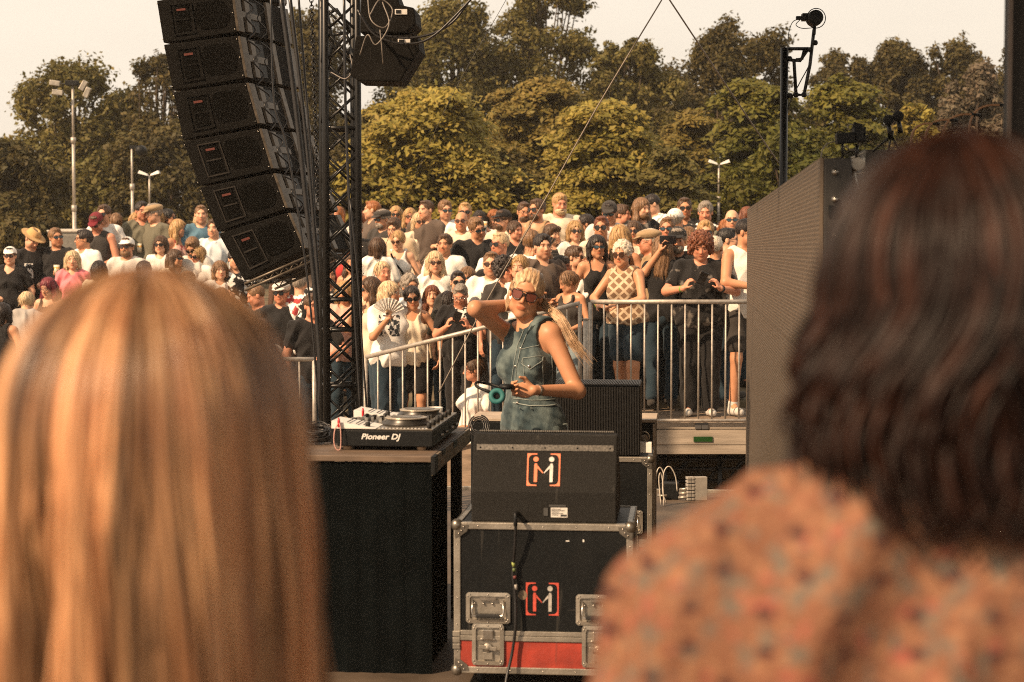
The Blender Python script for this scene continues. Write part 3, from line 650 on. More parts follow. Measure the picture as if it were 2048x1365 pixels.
def flight_case(loc, W, H, Dp, label, z0=0.06):
    c = empty('flight_case', loc, -YAW, label, 'flight case', 'flight cases'); w = W / 2; e = 0.028
    q = MB(); q.bx(-w + .006, w - .006, .006, Dp - .006, z0 + .006, z0 + H - .006); q.build('shell', M('case_laminate', (0.005, 0.006, 0.0065), 0.5, var=0.25, scale=90, bump=0.15, bscale=600, spec=.2), c)
    q = MB(); q.bx(-w + e, w - e, .002, .008, z0 + e, z0 + .135); q.build('red_panel', red_p, c)
    q = MB(); q.bx(-w + e, w - e, -.004, .007, z0 + .137, z0 + .157); q.bx(-w + e, w - e, -.002, .007, z0 + .159, z0 + .178); q.build('lid_strip', alu, c, .0015)
    q = MB()
    for x in (-w, w - e):
        q.bx(x, x + e, 0, .009, z0 + e, z0 + H - e); q.bx(x, x + e, Dp - .009, Dp, z0 + e, z0 + H - e)
    for z in (z0, z0 + H - e):
        q.bx(-w + e, w - e, -.001, .009, z, z + e); q.bx(-w + e, w - e, Dp - .009, Dp, z, z + e)
    for x in (-w, w - .009):
        for z in (z0, z0 + H - e): q.bx(x, x + .009, e, Dp - e, z, z + e)
        for y in (.0095, Dp - e - .0095): q.bx(x - .0005, x + .009, y, y + e, z0 + e, z0 + H - e)
    q.build('edge_profile', alu, c, .003)
    q = MB()
    for x in (-w, w - e): q.bx(x, x + e, .01, Dp - .01, z0 + H - .008, z0 + H)
    q.bx(-w + e, w - e, .0095, .0095 + e, z0 + H - .0075, z0 + H - .0005); q.build('top_edge', alu, c, .002)
    rv = MB()
    for k in range(5): rv.ball((-w + .10 + k * (W - .2) / 4, -.001, z0 + H - e / 2), .0032, 6); rv.ball((-w + .10 + k * (W - .2) / 4, -.001, z0 + e / 2), .0032, 6)
    for k in range(5):
        for s in (-1, 1): rv.ball((s * (w - e / 2), 0, z0 + .09 + k * (H - .18) / 4), .0032, 6)
    rv.build('rivet', chrome, c)
    for x in (-w, w):
        for z in (z0, z0 + H):
            s, t = (1 if x < 0 else -1), (1 if z == z0 else -1)
            b = MB(); b.ball((x + s * .012, .012, z + t * .012), .026, 12)
            b.prism([(x + s * .005, -.004, z + t * .01), (x + s * .062, -.004, z + t * .01), (x + s * .056, -.004, z + t * .035), (x + s * .03, -.004, z + t * .055), (x + s * .005, -.004, z + t * .062)][::s * t], (0, .006, 0))
            o = b.build('corner_ball', M('corner_steel', (0.22, 0.2, 0.17), 0.38, 0.85, var=0.35, scale=20), c)
            v = MB()
            for a_, b_ in ((.042, .018), (.022, .045), (.034, .034)): v.ball((x + s * a_, -.005, z + t * b_), .0042, 7)
            v.build('rivet', chrome, o)
    hx, lx = -w + .14, -w + .14
    for s in (-1, 1):
        dish(c, s * (w - .142), z0 + .272, .182, .128)
        dish(c, s * (w - .142), z0 + .122, .132, .172, -.005, True)
    q = MB()
    for k in range(3): q.bx(-w - .004, -w + .026, -.006, .002, z0 + .10 + k * .026, z0 + .122 + k * .026)
    q.build('hinge_plate', alu, c, .002)
    for x in (-w + .1, w - .1):
        for y in (.1, Dp - .1):
            q = MB(); q.lathe([(.028, -.014), (.03, 0), (.028, .014)], (x, y, .03), 14, 'x'); q.bx(x - .03, x + .03, y - .03, y + .03, z0 - .008, z0 + .002); q.build('caster', rubber, c)
    return c
DCs = 7.30; cx = (1086.5 - 1024) * DCs / FPX
case1 = flight_case((cx, DCs, 0), .736, .624, .55, 'black flight case with red stripe and steel edges standing in front, monitor on top')
bracket_logo(case1, .135, (-.003, .0058, .06 + .312), 0, red_i, M('dirty_print', (0.4, 0.38, 0.35), 0.6, var=0.3, scale=60))
q = MB(); q.prism([(-.084 + .018 * cos(a), .0055, .06 + .327 + .02 * sin(a)) for a in np.linspace(0, 2 * pi, 17)[:-1]], (0, -.002, 0)); q.build('round_sticker', M('brown_sticker', (0.16, 0.12, 0.08), 0.6), case1)
q = MB(); q.box((.10, .005, .06 + .553), (.014, .003, .004)); q.box((.165, .005, .06 + .555), (.006, .003, .010)); q.build('paper_scrap', white_p, case1)
case2 = flight_case((.39, 9.68, 0), .736, .624, .52, 'second black flight case behind the front monitor, carrying the ribbed speaker')

# wedge monitor
mo = empty('stage_monitor', Vector((cx, DCs, .684)) + V * .028, -YAW, 'black wedge monitor seen from behind on the front flight case', 'monitor speaker')
prof = [(0, 0), (0, .124), (.075, .325), (.10, .352), (.135, .356), (.43, .12), (.40, 0)]
q = MB(); W = .596
for a, b in ((0, 7),):
    q.prism([(-W / 2, y, z) for y, z in prof][::-1], (W, 0, 0))
q.build('cabinet', black_tex, mo, .006)
q = MB(); q.prism([(-W / 2 + .02, y, z) for y, z in ((.148, .358), (.425, .135), (.43, .142), (.153, .365))], (W - .04, 0, 0)); q.build('front_grille', M('perforated_steel', (0.08, 0.075, 0.07), 0.4, 0.6, var=0.5, scale=220), mo, .002)
sl_ = math.atan2(.075, .201); rx = -sl_
nrm = Vector((0, -cos(sl_), sin(sl_))); up_ = Vector((0, sin(sl_), cos(sl_)))
def face(x, t, off=0.0): return Vector((x, 0, .124)) + up_ * t + nrm * off
q = MB(); q.hexa([face(-W / 2 + .015, .175), face(W / 2 - .015, .175), face(W / 2 - .015, .200), face(-W / 2 + .015, .200)], [face(-W / 2 + .015, .175, .003), face(W / 2 - .015, .175, .003), face(W / 2 - .015, .200, .003), face(-W / 2 + .015, .200, .003)])
q.build('grille_strip', M('perforated_strip', (0.10, 0.092, 0.08), 0.5, 0.3, var=0.6, scale=120), mo)
q = MB()
for k in range(5): q.ball(face(-W / 2 + .03 + k * (W - .06) / 4, .187, .003), .004, 8)
q.build('screw', black_metal, mo)
q = MB()
for k in range(62): q.box((-W / 2 + .02 + k * (W - .04) / 61, .145, .361), (.0045, .004, .005))
q.build('grille_edge', alu, mo)
bracket_logo(mo, .137, face(-.003, .095, .0004), -sl_, orange_i, grey_i)
q = MB(); q.bx(.03, .098, -.002, .0, .022, .062); q.build('type_label', grey_i, mo)
q = MB()
for i_, (a, b, z) in enumerate(((.034, .07, .055), (.034, .085, .049), (.034, .064, .043), (.034, .08, .037), (.034, .06, .031))): q.bx(a, b, -.0028, -.002, z, z + .002)
for k in range(16): q.bx(.070 + k * .0016, .0708 + k * .0016, -.0028, -.002, .026, .034)
q.build('label_print', black, mo)
q = MB(); q.bx(.0, .018, -.003, 0, .028, .06); q.bx(.022, .092, -.0025, 0, .066, .074); q.build('connector_plate', M('dark_plate', (0.06, 0.06, 0.058), 0.4), mo)
q = MB(); q.lathe([(.010, 0), (.012, -.006), (.011, -.03), (.007, -.05)], (-.108, -.002, .035), 12, 'y'); q.build('socket', black_metal, mo)
# cable from the monitor down the case
cb = empty('monitor_cable', Vector((cx, DCs, .684)) + V * .0 + U * -.108, -YAW, 'black cable with coloured tape hanging from the monitor down the flight case', 'cable')
pts = [(0, -.005, .045), (.0, -.05, .03), (.0, -.045, -.01), (-.006, -.03, -.10), (-.012, -.018, -.16), (-.014, -.016, -.22), (-.004, -.02, -.30), (-.002, -.028, -.40), (-.006, -.024, -.46), (-.018, -.026, -.54), (-.035, -.05, -.62), (-.04, -.09, -.675), (-.03, -.2, -.678)]
q = MB(); q.tube(spline(pts, 6), .0062, 8); q.build('cord', cblack, cb)
q = MB(); q.lathe([(.004, .05), (.008, .045), (.0085, .0), (.006, -.005)], (0, -.052, .0), 10); q.build('plug', black_metal, cb)
for z0_, z1_, c_ in ((-.158, -.176, (0.25, 0.3, 0.08)), (-.182, -.196, (0.10, 0.14, 0.05)), (-.214, -.226, (0.13, 0.03, 0.03)), (-.25, -.27, (0.35, 0.33, 0.3))):
    q = MB(); q.tube([(-.0125 + (z0_ + .16) * -.10, -.017, z0_), (-.0125 + (z1_ + .16) * -.10, -.017, z1_)], .0072, 8); q.build('tape_band', M('tape_%d' % int(-z0_ * 1000), c_, 0.6), cb)

# ribbed speaker on the second case
rs = empty('ribbed_speaker', Vector((.39, 9.68, .684)) + V * .03, -YAW, 'black speaker with finely ribbed grille on the rear flight case beside the DJ', 'speaker')
q = MB(); q.bx(-.27, .30, .012, .42, 0, .385); q.build('cabinet', black, rs, .01)
q = MB(); n_ = 64
for k in range(n_): x = -.262 + k * .554 / (n_ - 1); q.bx(x - .0022, x + .0022, 0, .011, .01, .375)
for k in range(n_): x = -.262 + k * .554 / (n_ - 1); q.bx(x - .0022, x + .0022, .0, .35, .386, .392)
q.build('grille_rib', M('rib_metal', (0.014, 0.013, 0.012), 0.5, 0.1), rs)
bn = empty('subwoofer_bench', (.29, 10.27, 0), -YAW, 'long black cabinet with pale board on top behind the DJ', 'cabinet')
q = MB(); q.bx(-.53, .53, 0, .43, 0.02, .815); q.build('cabinet', black, bn, .006)
q = MB(); q.bx(-.535, .535, -.004, .434, .816, .832); q.build('top_board', pale, bn, .002)
q = MB(); q.bx(.515, .531, -.003, .0, .03, .81); q.build('edge_strip', pale, bn)
q = MB(); q.lathe([(.034, -.004), (.036, -.008), (.028, -.012), (.024, -.004)], (.465, 0, .735), 18, 'y'); q.build('handle_ring', chrome, bn)
q = MB(); q.lathe([(.02, -.002), (.02, -.03), (.012, -.034)], (.468, 0, .73), 12, 'y'); q.build('plug', M('plug_grey', (0.3, 0.25, 0.2), 0.5), bn); q = MB(); q.tube(spline([(.47, -.03, .725), (.488, -.05, .69), (.49, -.04, .64)], 5), .006, 6); q.build('cable', M('plug_grey', (0.3, 0.25, 0.2), 0.5), bn)
pt_ = MB(); pt_.box((0, 0, .028), (.075, .01, .056)); pt_.box((0.0, .012, .03), (.070, .012, .058)); po = pt_.build('paper_roll', white_p, None, .003); po.location = PX(1290, 906, 9.72); po.rotation_euler = (0, 0, -.2)
tag(po, 'small white paper pad at the right end of the rear case', 'paper')

# floor clutter behind, right of the second case: folded cable ramp, box, loose cables
fr = empty('cable_ramp', on_z(1395, 1002, 0.0), R(12), 'grey segmented cable ramp standing upright near the stage edge', 'cable ramp')
q = MB(); q.bx(-.02, .075, 0, .05, 0, .17); q.build('plate', M('grey_plastic', (0.30, 0.28, 0.25), 0.7, var=0.15), fr, .004)
q = MB()
for k in range(7): q.bx(-.075, -.045, -.004, .05, .004 + k * .025, .022 + k * .025); q.bx(-.042, -.022, -.004, .05, .004 + k * .025, .022 + k * .025)
q.build('hinge_segment', M('grey_plastic'  , (0.3,) * 3), fr, .002)
jb = empty('junction_box', on_z(1340, 1000, 0), R(-8), 'small black junction box with plugs between the rear case and the cable ramp', 'junction box')
q = MB(); q.bx(-.07, .06, 0, .1, 0, .12); q.build('box', black, jb, .008)
for k, (x, z) in enumerate(((.07, .02), (.075, .05), (.08, .08), (-.08, .03))): MB().tube([(x - .01, -.02, z), (x + .06, -.03, z + .005)], .009, 8).build('plug', alu, jb)
for i_, pts in enumerate([((1312, 990), (1313, 950), (1320, 936), (1328, 950), (1326, 985), (1335, 1010)), ((1328, 1015), (1326, 960), (1332, 938), (1342, 936), (1352, 955), (1356, 985)), ((1322, 1010), (1318, 960), (1322, 948), (1328, 975))]):
    D = 12.2; b = on_z(1328, 1012, 0.004); p = [Vector((PX(x, y, b.y).x, b.y + .01 * k, max(.004, PX(x, y, b.y).z))) for k, (x, y) in enumerate(pts)]
    m = MB(); m.tube([v - p[-1] for v in spline(p, 6)], .0045, 6); ob = m.build('cable', M('cable_white', (0.5, 0.46, 0.4), 0.5)); ob.location = p[-1]
    tag(ob, ['pale cable loop nearest the rear flight case', 'tall pale cable loop over the junction box', 'small inner pale cable loop'][i_], 'cable', 'pale floor cables')

# ------------------------------------------------------------------ DJ table
tbl = empty('dj_table', (-.34, 7.55, 0), -YAW, 'large table with brown wooden top and black cloth front', 'table')
q = MB(); q.bx(-1.75, 0, 0, 1.27, .905, .93); q.build('tabletop', M('table_wood', (0.13, 0.09, 0.062), 0.6, var=0.3, scale=4, stretch=(1.2, 7, 7), bump=0.06, detail=9), tbl, .003)
cl = MB(); nx = 120; vs = []; 
for z in (0.0, .4, .903):
    for i in range(nx + 1): x = -1.75 + 1.75 * i / nx; vs.append((x, .012 + .004 * sin(i * .9) * (1.1 - z) + .002 * sin(i * 2.3), z))
cl.add(vs, [(r * (nx + 1) + i, r * (nx + 1) + i + 1, (r + 1) * (nx + 1) + i + 1, (r + 1) * (nx + 1) + i) for r in range(2) for i in range(nx)], True)
vs = []; ny = 40
for z in (0.0, .82):
    for i in range(ny + 1): y = .02 + .70 * i / ny; vs.append((-.03 + .008 * sin(i * 1.1), y, z))
cl.add(vs, [(i, i + 1, ny + 1 + i + 1, ny + 1 + i) for i in range(ny)], True)
cl.build('front_cloth', black_cloth, tbl)
q = MB(); q.bx(.0, .012, .02, 1.25, .855, .927); q.build('side_rail', M('taped_wood', (0.17, 0.13, 0.09), 0.6, var=0.55, scale=9, stretch=(1, 2.0, 3), detail=8), tbl, .002)
q = MB(); q.bx(-.002, .0145, .0, .10, .852, .929); q.bx(.0, .0145, .24, .34, .905, .929); q.bx(.0, .0145, .62, .74, .895, .929); q.build('black_tape', black, tbl)
for x in (-1.7, -.05):
    for y in (.05, 1.2): q = MB(); q.bx(x - .025, x + .025, y - .025, y + .025, 0, .904); q.build('leg', black_metal, tbl)
for y in (.09, 1.14): q = MB(); q.bx(-1.74, -.02, y, y + .03, .82, .88); q.build('crossbar', black_metal, tbl)

# ------------------------------------------------------------------ DJ controller
dk = empty('dj_controller', Vector((-.551, 7.77, .93)), -YAW, 'black DJ controller with two jog wheels and white tilted panels on the table', 'DJ controller')
q = MB(); q.bx(-.21, .21, 0, .83, .018, .088); q.build('body', black, dk, .004)
q = MB(); q.bx(-.205, .208, .004, .826, .0885, .094); q.build('top_plate', M('deck_metal', (0.20, 0.175, 0.14), 0.32, 0.6, var=0.35, scale=30), dk, .002)
text('Pioneer DJ', .034, white_p, dk, (-.02, -.0008, .060), (pi / 2, 0, 0), shear=.25, bold=.0008, sx=1.13)
for x in (-.17, .155):
    for y in (.04, .79): q = MB(); q.lathe([(.020, 0), (.021, .018)], (x, y - .0, 0), 16); q.build('foot', M('beige_foot', (0.33, 0.22, 0.13), 0.6), dk)
for y0 in (.0, .52):
    q = MB(); q.hexa([(-.235, y0, .094), (-.04, y0, .094), (-.04, y0 + .20, .094), (-.235, y0 + .20, .094)], [(-.235, y0, .128), (-.04, y0, .096), (-.04, y0 + .20, .096), (-.235, y0 + .20, .128)]); w_ = q.build('tilted_panel', white_p, dk, .002)
    q = MB()
    for t in (.25, .45, .62):
        q.box((-.235 + .195 * t + .02, y0 + .1, .131 - .032 * t), (.0035, .18, .003), Matrix.Rotation(R(9.3), 3, 'Y'))
    q.build('panel_slot', black, w_)
    q = MB(); q.bx(-.238, -.10, y0 + .001, y0 + .199, .03, .094); q.build('panel_base', black, w_)
    q = MB(); q.lathe([(.011, 0), (.011, .02), (.008, .022)], (-.08, y0 + .03, .10), 10); q.build('panel_knob', rubber, w_)
for y in (.22, .62):
    j = MB(); j.lathe([(.108, .094), (.106, .103), (.090, .112), (.092, .120), (.080, .122)], (.06, y, 0), 36); jo = j.build('jog_wheel', M('jog_dark', (0.045, 0.042, 0.038), 0.35, 0.4), dk)
    j = MB(); j.lathe([(.094, .1215), (.094, .127), (.09, .128)], (.06, y, 0), 36); j.build('jog_ring', M('jog_ring', (0.42, 0.36, 0.28), 0.3, 0.5), jo)
    j = MB(); j.lathe([(.072, .1285), (.07, .130)], (.06, y, 0), 30); j.build('jog_top', M('jog_top', (0.16, 0.14, 0.11), 0.3, 0.5), jo)
random.seed(5)
kn = MB(); fd = MB(); led_ = MB()
for i in range(9):
    for k in range(5):
        y = .33 + .045 * k + random.uniform(-.004, .004); x = -.17 + i * .042
        if (x - .06) ** 2 + (y - .22) ** 2 < .0125 or (x - .06) ** 2 + (y - .62) ** 2 < .0125: continue
        m1 = MB()
        if random.random() < .7: m1.lathe([(.009, .094), (.0085, .112), (.006, .1135)], (x, y, 0), 8).build('knob', rubber, dk)
        else: m1.bx(x - .006, x + .006, y - .004, y + .004, .094, .11).build('fader', chrome, dk)
for i in range(8): MB().bx(-.19 + i * .021, -.178 + i * .021, .22 + (i % 3) * .03, .235 + (i % 3) * .03, .094, .122).build('fader', chrome, dk)
for i in range(6): MB().lathe([(.011, .094), (.010, .116), (.007, .118)], (.185, .06 + i * .13, 0), 10).build('knob', rubber, dk)
for i in range(14): led_.box((-.03 + .016 * i, .03, .0945), (.009, .012, .003))
led_.build('pad', grey_i, dk)
q = MB()
for k, y in enumerate((.2, .35, .55, .7)): q.lathe([(.006, 0), (.006, .018)], (.212, y, .05), 8, 'x')
q.build('side_socket', chrome, dk)
for k, (px, py, y0) in enumerate(((668, 848, .0), (722, 828, .5))):
    b = Vector((-.551, 7.77, .93)) + V * (y0 - .012) + U * (-.20 + .015 * k)
    s = empty('usb_stick', b + Vector((0, 0, .10)), 0, ['pink lanyard with red stick hanging at the near corner of the controller', 'red stick with pink lanyard at the far panel of the controller'][k], 'usb stick', 'usb sticks')
    q = MB(); q.lathe([(.005, 0), (.006, .005), (.006, .028), (.003, .042)], n=8); q.build('plug', M('red_plastic', (0.55, 0.02, 0.03), 0.4), s)
    if k == 0:
        q = MB(); q.tube(spline([(-.002, -.002, .02), (-.016, -.012, -.01), (-.02, -.014, -.06), (-.01, -.014, -.092), (.006, -.014, -.094), (.010, -.012, -.06), (.008, -.008, 0), (.002, -.004, .02)], 6), .0022, 6); q.build('lanyard', M('pink_cord', (0.6, 0.33, 0.28), 0.6), s)
cu = empty('plastic_bowl', Vector((-.551, 7.77, .93)) + V * .86 + U * (.095), 0, 'small white plastic bowl behind the far jog wheel', 'bowl')
q = MB(); q.lathe([(.026, 0.0), (.030, .0), (.040, .115), (.036, .115), (.026, .01)], n=24); q.build('bowl', white_p, cu)
# cable coil on the table
random.seed(8)
cc = MB()
for k in range(16):
    a0 = random.uniform(0, 6); rx_, rz_ = random.uniform(.03, .075), random.uniform(.02, .05); cy = random.uniform(-.05, .05); tilt = random.uniform(.2, 1.0)
    cc.tube([(rx_ * cos(t) + random.uniform(-.002, .002), cy + .06 * sin(t) * (1 - tilt * .4), .012 + k * .003 + rz_ * (1 + sin(t)) * tilt * .7) for t in np.linspace(a0, a0 + 6.1, 18)], .0038, 6, False)
co = cc.build('cable_coil', cblack); co.location = on_z(634, 888, .93); tag(co, 'tangled coil of black cables on the table left of the controller', 'cable')
cc = MB()
for k in range(4):
    a0 = random.uniform(0, 6); r_ = .03 + .01 * k
    cc.tube([(r_ * cos(t), .02 * sin(t), .045 + r_ * sin(t)) for t in np.linspace(a0, a0 + 5.6, 18)], .0045, 6, False)
co = cc.build('cable_coil', cblack); co.location = PX(958, 868, 10.2); tag(co, 'small cable coil hanging at the bench behind the table corner', 'cable')
# ------------------------------------------------------------------ trees
def leafmat(name, c1, c2, trans=0.35):
    m = M(name, c1, 0.6, var=0.0, col2=c2, scale=0.5, trans=trans, attr=True, spec=0.2); return m
LEAF = {'yellow': leafmat('leaf_yellow_green', (0.22, 0.18, 0.035), (0.38, 0.30, 0.07)),
        'olive': leafmat('leaf_olive', (0.105, 0.09, 0.024), (0.18, 0.15, 0.042)),
        'dark': leafmat('leaf_dark', (0.068, 0.056, 0.018), (0.115, 0.09, 0.028)),
        'green': leafmat('leaf_green', (0.08, 0.085, 0.016), (0.19, 0.165, 0.03)),
        'pale': leafmat('leaf_pale', (0.12, 0.095, 0.06), (0.19, 0.15, 0.10)),
        'brown': leafmat('leaf_bronze', (0.15, 0.115, 0.026), (0.26, 0.195, 0.05))}
bark = M('bark', (0.055, 0.038, 0.025), 0.9, var=0.4, scale=6, stretch=(3, 3, .6), bump=0.6, bscale=20)
def crown_mesh(rng, W, H, nl, leaf, nleaf, flat=1.0, airy=0.0, droop=0.0, base=0.06, cone=0.0, big=1.0):
    """many overlapping feathery clumps of leaf faces through an uneven crown standing on z=base*H"""
    nl = int(nl * 1.9); nleaf = int(nleaf * 1.9); leaf *= .70; nleaf = int(nleaf * 1.2); lob = []; ph = rng.random(6) * 6
    for i in range(nl):
        z = rng.random() ** 0.85; ang = rng.random() * 2 * pi
        prof = (math.sqrt(max(0.02, 1 - ((z - 0.40) / 0.62) ** 2)) if z > .4 else .88 + .12 * z / .4) * (1 + .22 * sin(ang * 3 + ph[0] + z * 5) + .20 * sin(z * 9 + ph[1] + ang))
        if cone: prof = prof * (1 - cone) + cone * (1.03 - z) ** .62 * 1.05 * (1 + .25 * sin(z * 13 + ang * 2 + ph[2]))
        rr = W / 2 * prof * (0.30 + 0.62 * rng.random() ** 0.45); r = W * (0.07 + 0.075 * rng.random() ** 1.5) * (1 - .15 * z) * big * (1 if big == 1 else .55 + .8 * rng.random())
        zz = base * H + z * (H * (1 - base) - r * .9 * flat) * (1 - .10 * (rr / (W / 2)) ** 2 * (1 - z))
        lob.append((rr * cos(ang), rr * sin(ang) * .8, zz, r, rng.random()))
    tot = sum(l[3] ** 2 for l in lob); Vs = []; Cs = []
    for (x, y, z, r, t) in lob:
        n = max(30, int(nleaf * r * r / tot)); d = rng.normal(size=(n, 3)); d /= np.linalg.norm(d, axis=1)[:, None]
        bump = 1 + .30 * np.sin(d[:, 0] * 4 + t * 19) * np.sin(d[:, 2] * 5 + t * 7) + .2 * np.sin(d[:, 1] * 9 + t * 31)
        P = d * (r * bump * (0.25 + 0.95 * rng.random(n) ** .5))[:, None] + rng.normal(size=(n, 3)) * r * .10
        P[:, 2] *= flat
        if flat < .8:
            P[:, :2] *= 1.35; P[:, 2] -= droop * r * (np.hypot(P[:, 0], P[:, 1]) / r) ** 2
        P += (x, y, z)
        if airy:
            keep = rng.random(n) > airy * (0.55 + 0.6 * np.sin(P[:, 0] * 2.7 + t * 3) * np.sin(P[:, 2] * 3.1 + t)); P = P[keep]; d = d[keep]; n = len(P)
        s = leaf * (0.5 + 0.9 * rng.random(n)); nrm = d * .7 + rng.normal(size=(n, 3)) * .55; nrm[:, 2] += .45
        nrm /= np.linalg.norm(nrm, axis=1)[:, None]; a = np.cross(nrm, rng.normal(size=(n, 3))); a /= np.linalg.norm(a, axis=1)[:, None]; b = np.cross(nrm, a)
        a *= s[:, None]; b *= (s * .6)[:, None]
        q = np.stack([P - a, P - b * .9 + nrm * (s * .12)[:, None], P + a, P + b * .9 - nrm * (s * .12)[:, None]], 1); Vs.append(q.reshape(-1, 3))
        c = (0.70 + 0.45 * t + 0.35 * (rng.random(n) - .5))[:, None] * np.array([1, 1, 1]); c = c * (1 + (rng.random(n)[:, None] - .5) * np.array([.25, .1, .1])); Cs.append(np.repeat(c, 4, 0))
    Vs = np.concatenate(Vs); Cs = np.concatenate(Cs); return Vs, np.arange(len(Vs)).reshape(-1, 4), Cs, lob
def layered_mesh(rng, W, H, nb, leaf, nleaf, base=.05, umbrella=0.0):
    """flat drooping sprays of leaves set along rising limbs, ragged in outline"""
    limbs = []; pl = []
    for i in range(nb):
        h0 = base + (1 - base) * (i + rng.random()) / nb * .93; az = i * 2.4 + rng.random() * .8; top = 1 - h0
        Lb = W / 2 * (min(1, .35 + 1.25 * top) if umbrella < .5 else min(1, .55 + 1.6 * top)) * (.72 + .42 * rng.random())
        p = []; 
        for t in np.linspace(0, 1, 6): p.append((Lb * t * cos(az + .25 * t), Lb * t * sin(az + .25 * t) * .85, H * h0 + Lb * (.42 * t - .40 * t ** 2.4) + (0 if h0 < .85 else .1 * t)))
        limbs.append(p); n_ = 7
        for k in range(n_):
            t = .28 + .72 * (k + rng.random() * .7) / n_; j = min(4, int(t * 5)); f = t * 5 - j; q = np.array(p[j]) * (1 - f) + np.array(p[min(j + 1, 5)]) * f
            q = q + rng.normal(size=3) * np.array([.035 * W, .035 * W, .012 * W]); pl.append((q, W * (.052 + .055 * rng.random()) * (1.2 - .45 * t), rng.random(), az))
    for k in range(8): pl.append((np.array([rng.normal() * .05 * W, rng.normal() * .05 * W, H * (.90 + .09 * rng.random())]), W * .055, rng.random(), 0))
    tot = sum(q[1] ** 2 for q in pl); Vs = []; Cs = []
    for (c0, r, t, az) in pl:
        n = max(40, int(nleaf * r * r / tot)); g = rng.normal(size=(n, 3)) * .52; g[:, 2] *= .30
        g[:, 0] += .25 * np.sin(g[:, 1] * 6 + t * 9); P = g * r * 1.5; P[:, 2] -= .30 * r * (g[:, 0] ** 2 + g[:, 1] ** 2); P += c0
        s = leaf * (.5 + .9 * rng.random(n)); nrm = rng.normal(size=(n, 3)) * .45; nrm[:, 2] += 1.0; nrm[:, 0] += .4 * g[:, 0]; nrm[:, 1] += .4 * g[:, 1] - .25
        nrm /= np.linalg.norm(nrm, axis=1)[:, None]; a = np.cross(nrm, rng.normal(size=(n, 3))); a /= np.linalg.norm(a, axis=1)[:, None]; b = np.cross(nrm, a); a *= s[:, None]; b *= (s * .5)[:, None]
        Vs.append(np.stack([P - a, P - b, P + a, P + b], 1).reshape(-1, 3)); c = (0.75 + 0.4 * t + 0.3 * (rng.random(n) - .5))[:, None] * np.array([1, 1, 1]); Cs.append(np.repeat(c * (1 + (rng.random(n)[:, None] - .5) * np.array([.25, .1, .1])), 4, 0))
    Vs = np.concatenate(Vs); Cs = np.concatenate(Cs); return Vs, np.arange(len(Vs)).reshape(-1, 4), Cs, limbs
def tree(px, ytop, wpx, D, kind, seed, label, nl=34, leaf=.09, n=16000, flat=1.0, airy=0.0, droop=0.0, limbs=10, name='tree', cat='tree', ybase=None, lift=0.06, cone=0.0, big=1.0, layered=0, umb=0.0):
    rng = np.random.default_rng(seed); x = PX(px, 500, D).x; zb = terrain(x, D); H = PX(px, ytop, D).z - zb; W = wpx * D / FPX
    root = empty(name, (x, D, zb), 0, label, cat, 'trees behind the crowd')
    if layered: v, f, c, lob = layered_mesh(rng, W, H, layered, leaf, int(n * 2.4), lift, umb)
    else: v, f, c, lob = crown_mesh(rng, W, H, nl, leaf, n, flat, airy, droop, lift, cone, big)
    link('crown', fastmesh('crown', v, f, False, c), LEAF[kind], root)
    t = MB(); th = H * .35; tr_ = W * .016 + .05
    t.tube([(0, 0, -.1), (.05, 0, th * .5), (.0, .05, th), (.05, 0, H * .72), (0, 0, H * .9)], [tr_, tr_ * .8, tr_ * .65, tr_ * .3, .02], 8)
    if layered:
        for p_ in lob: t.tube([(0, 0, max(.1, p_[0][2] - .25))] + [Vector(q_) for q_ in p_], [tr_ * .3, tr_ * .26, tr_ * .2, tr_ * .15, tr_ * .1, .02, .012], 6)
    for l in [] if layered else sorted(lob, key=lambda l: -l[2])[:limbs]:
        s = th * (.5 + .8 * rng.random()); a = Vector((0, 0, min(s, l[2]))); b = Vector(l[:3]); m = a.lerp(b, .5) + Vector(rng.normal(size=3) * .15 * W / 5) + Vector((0, 0, .1))
        t.tube(spline([a, m, b], 3), [tr_ * .26 * (1 - k / 7) + .010 for k in range(7)], 6)
    t.build('trunk', bark, root); return root
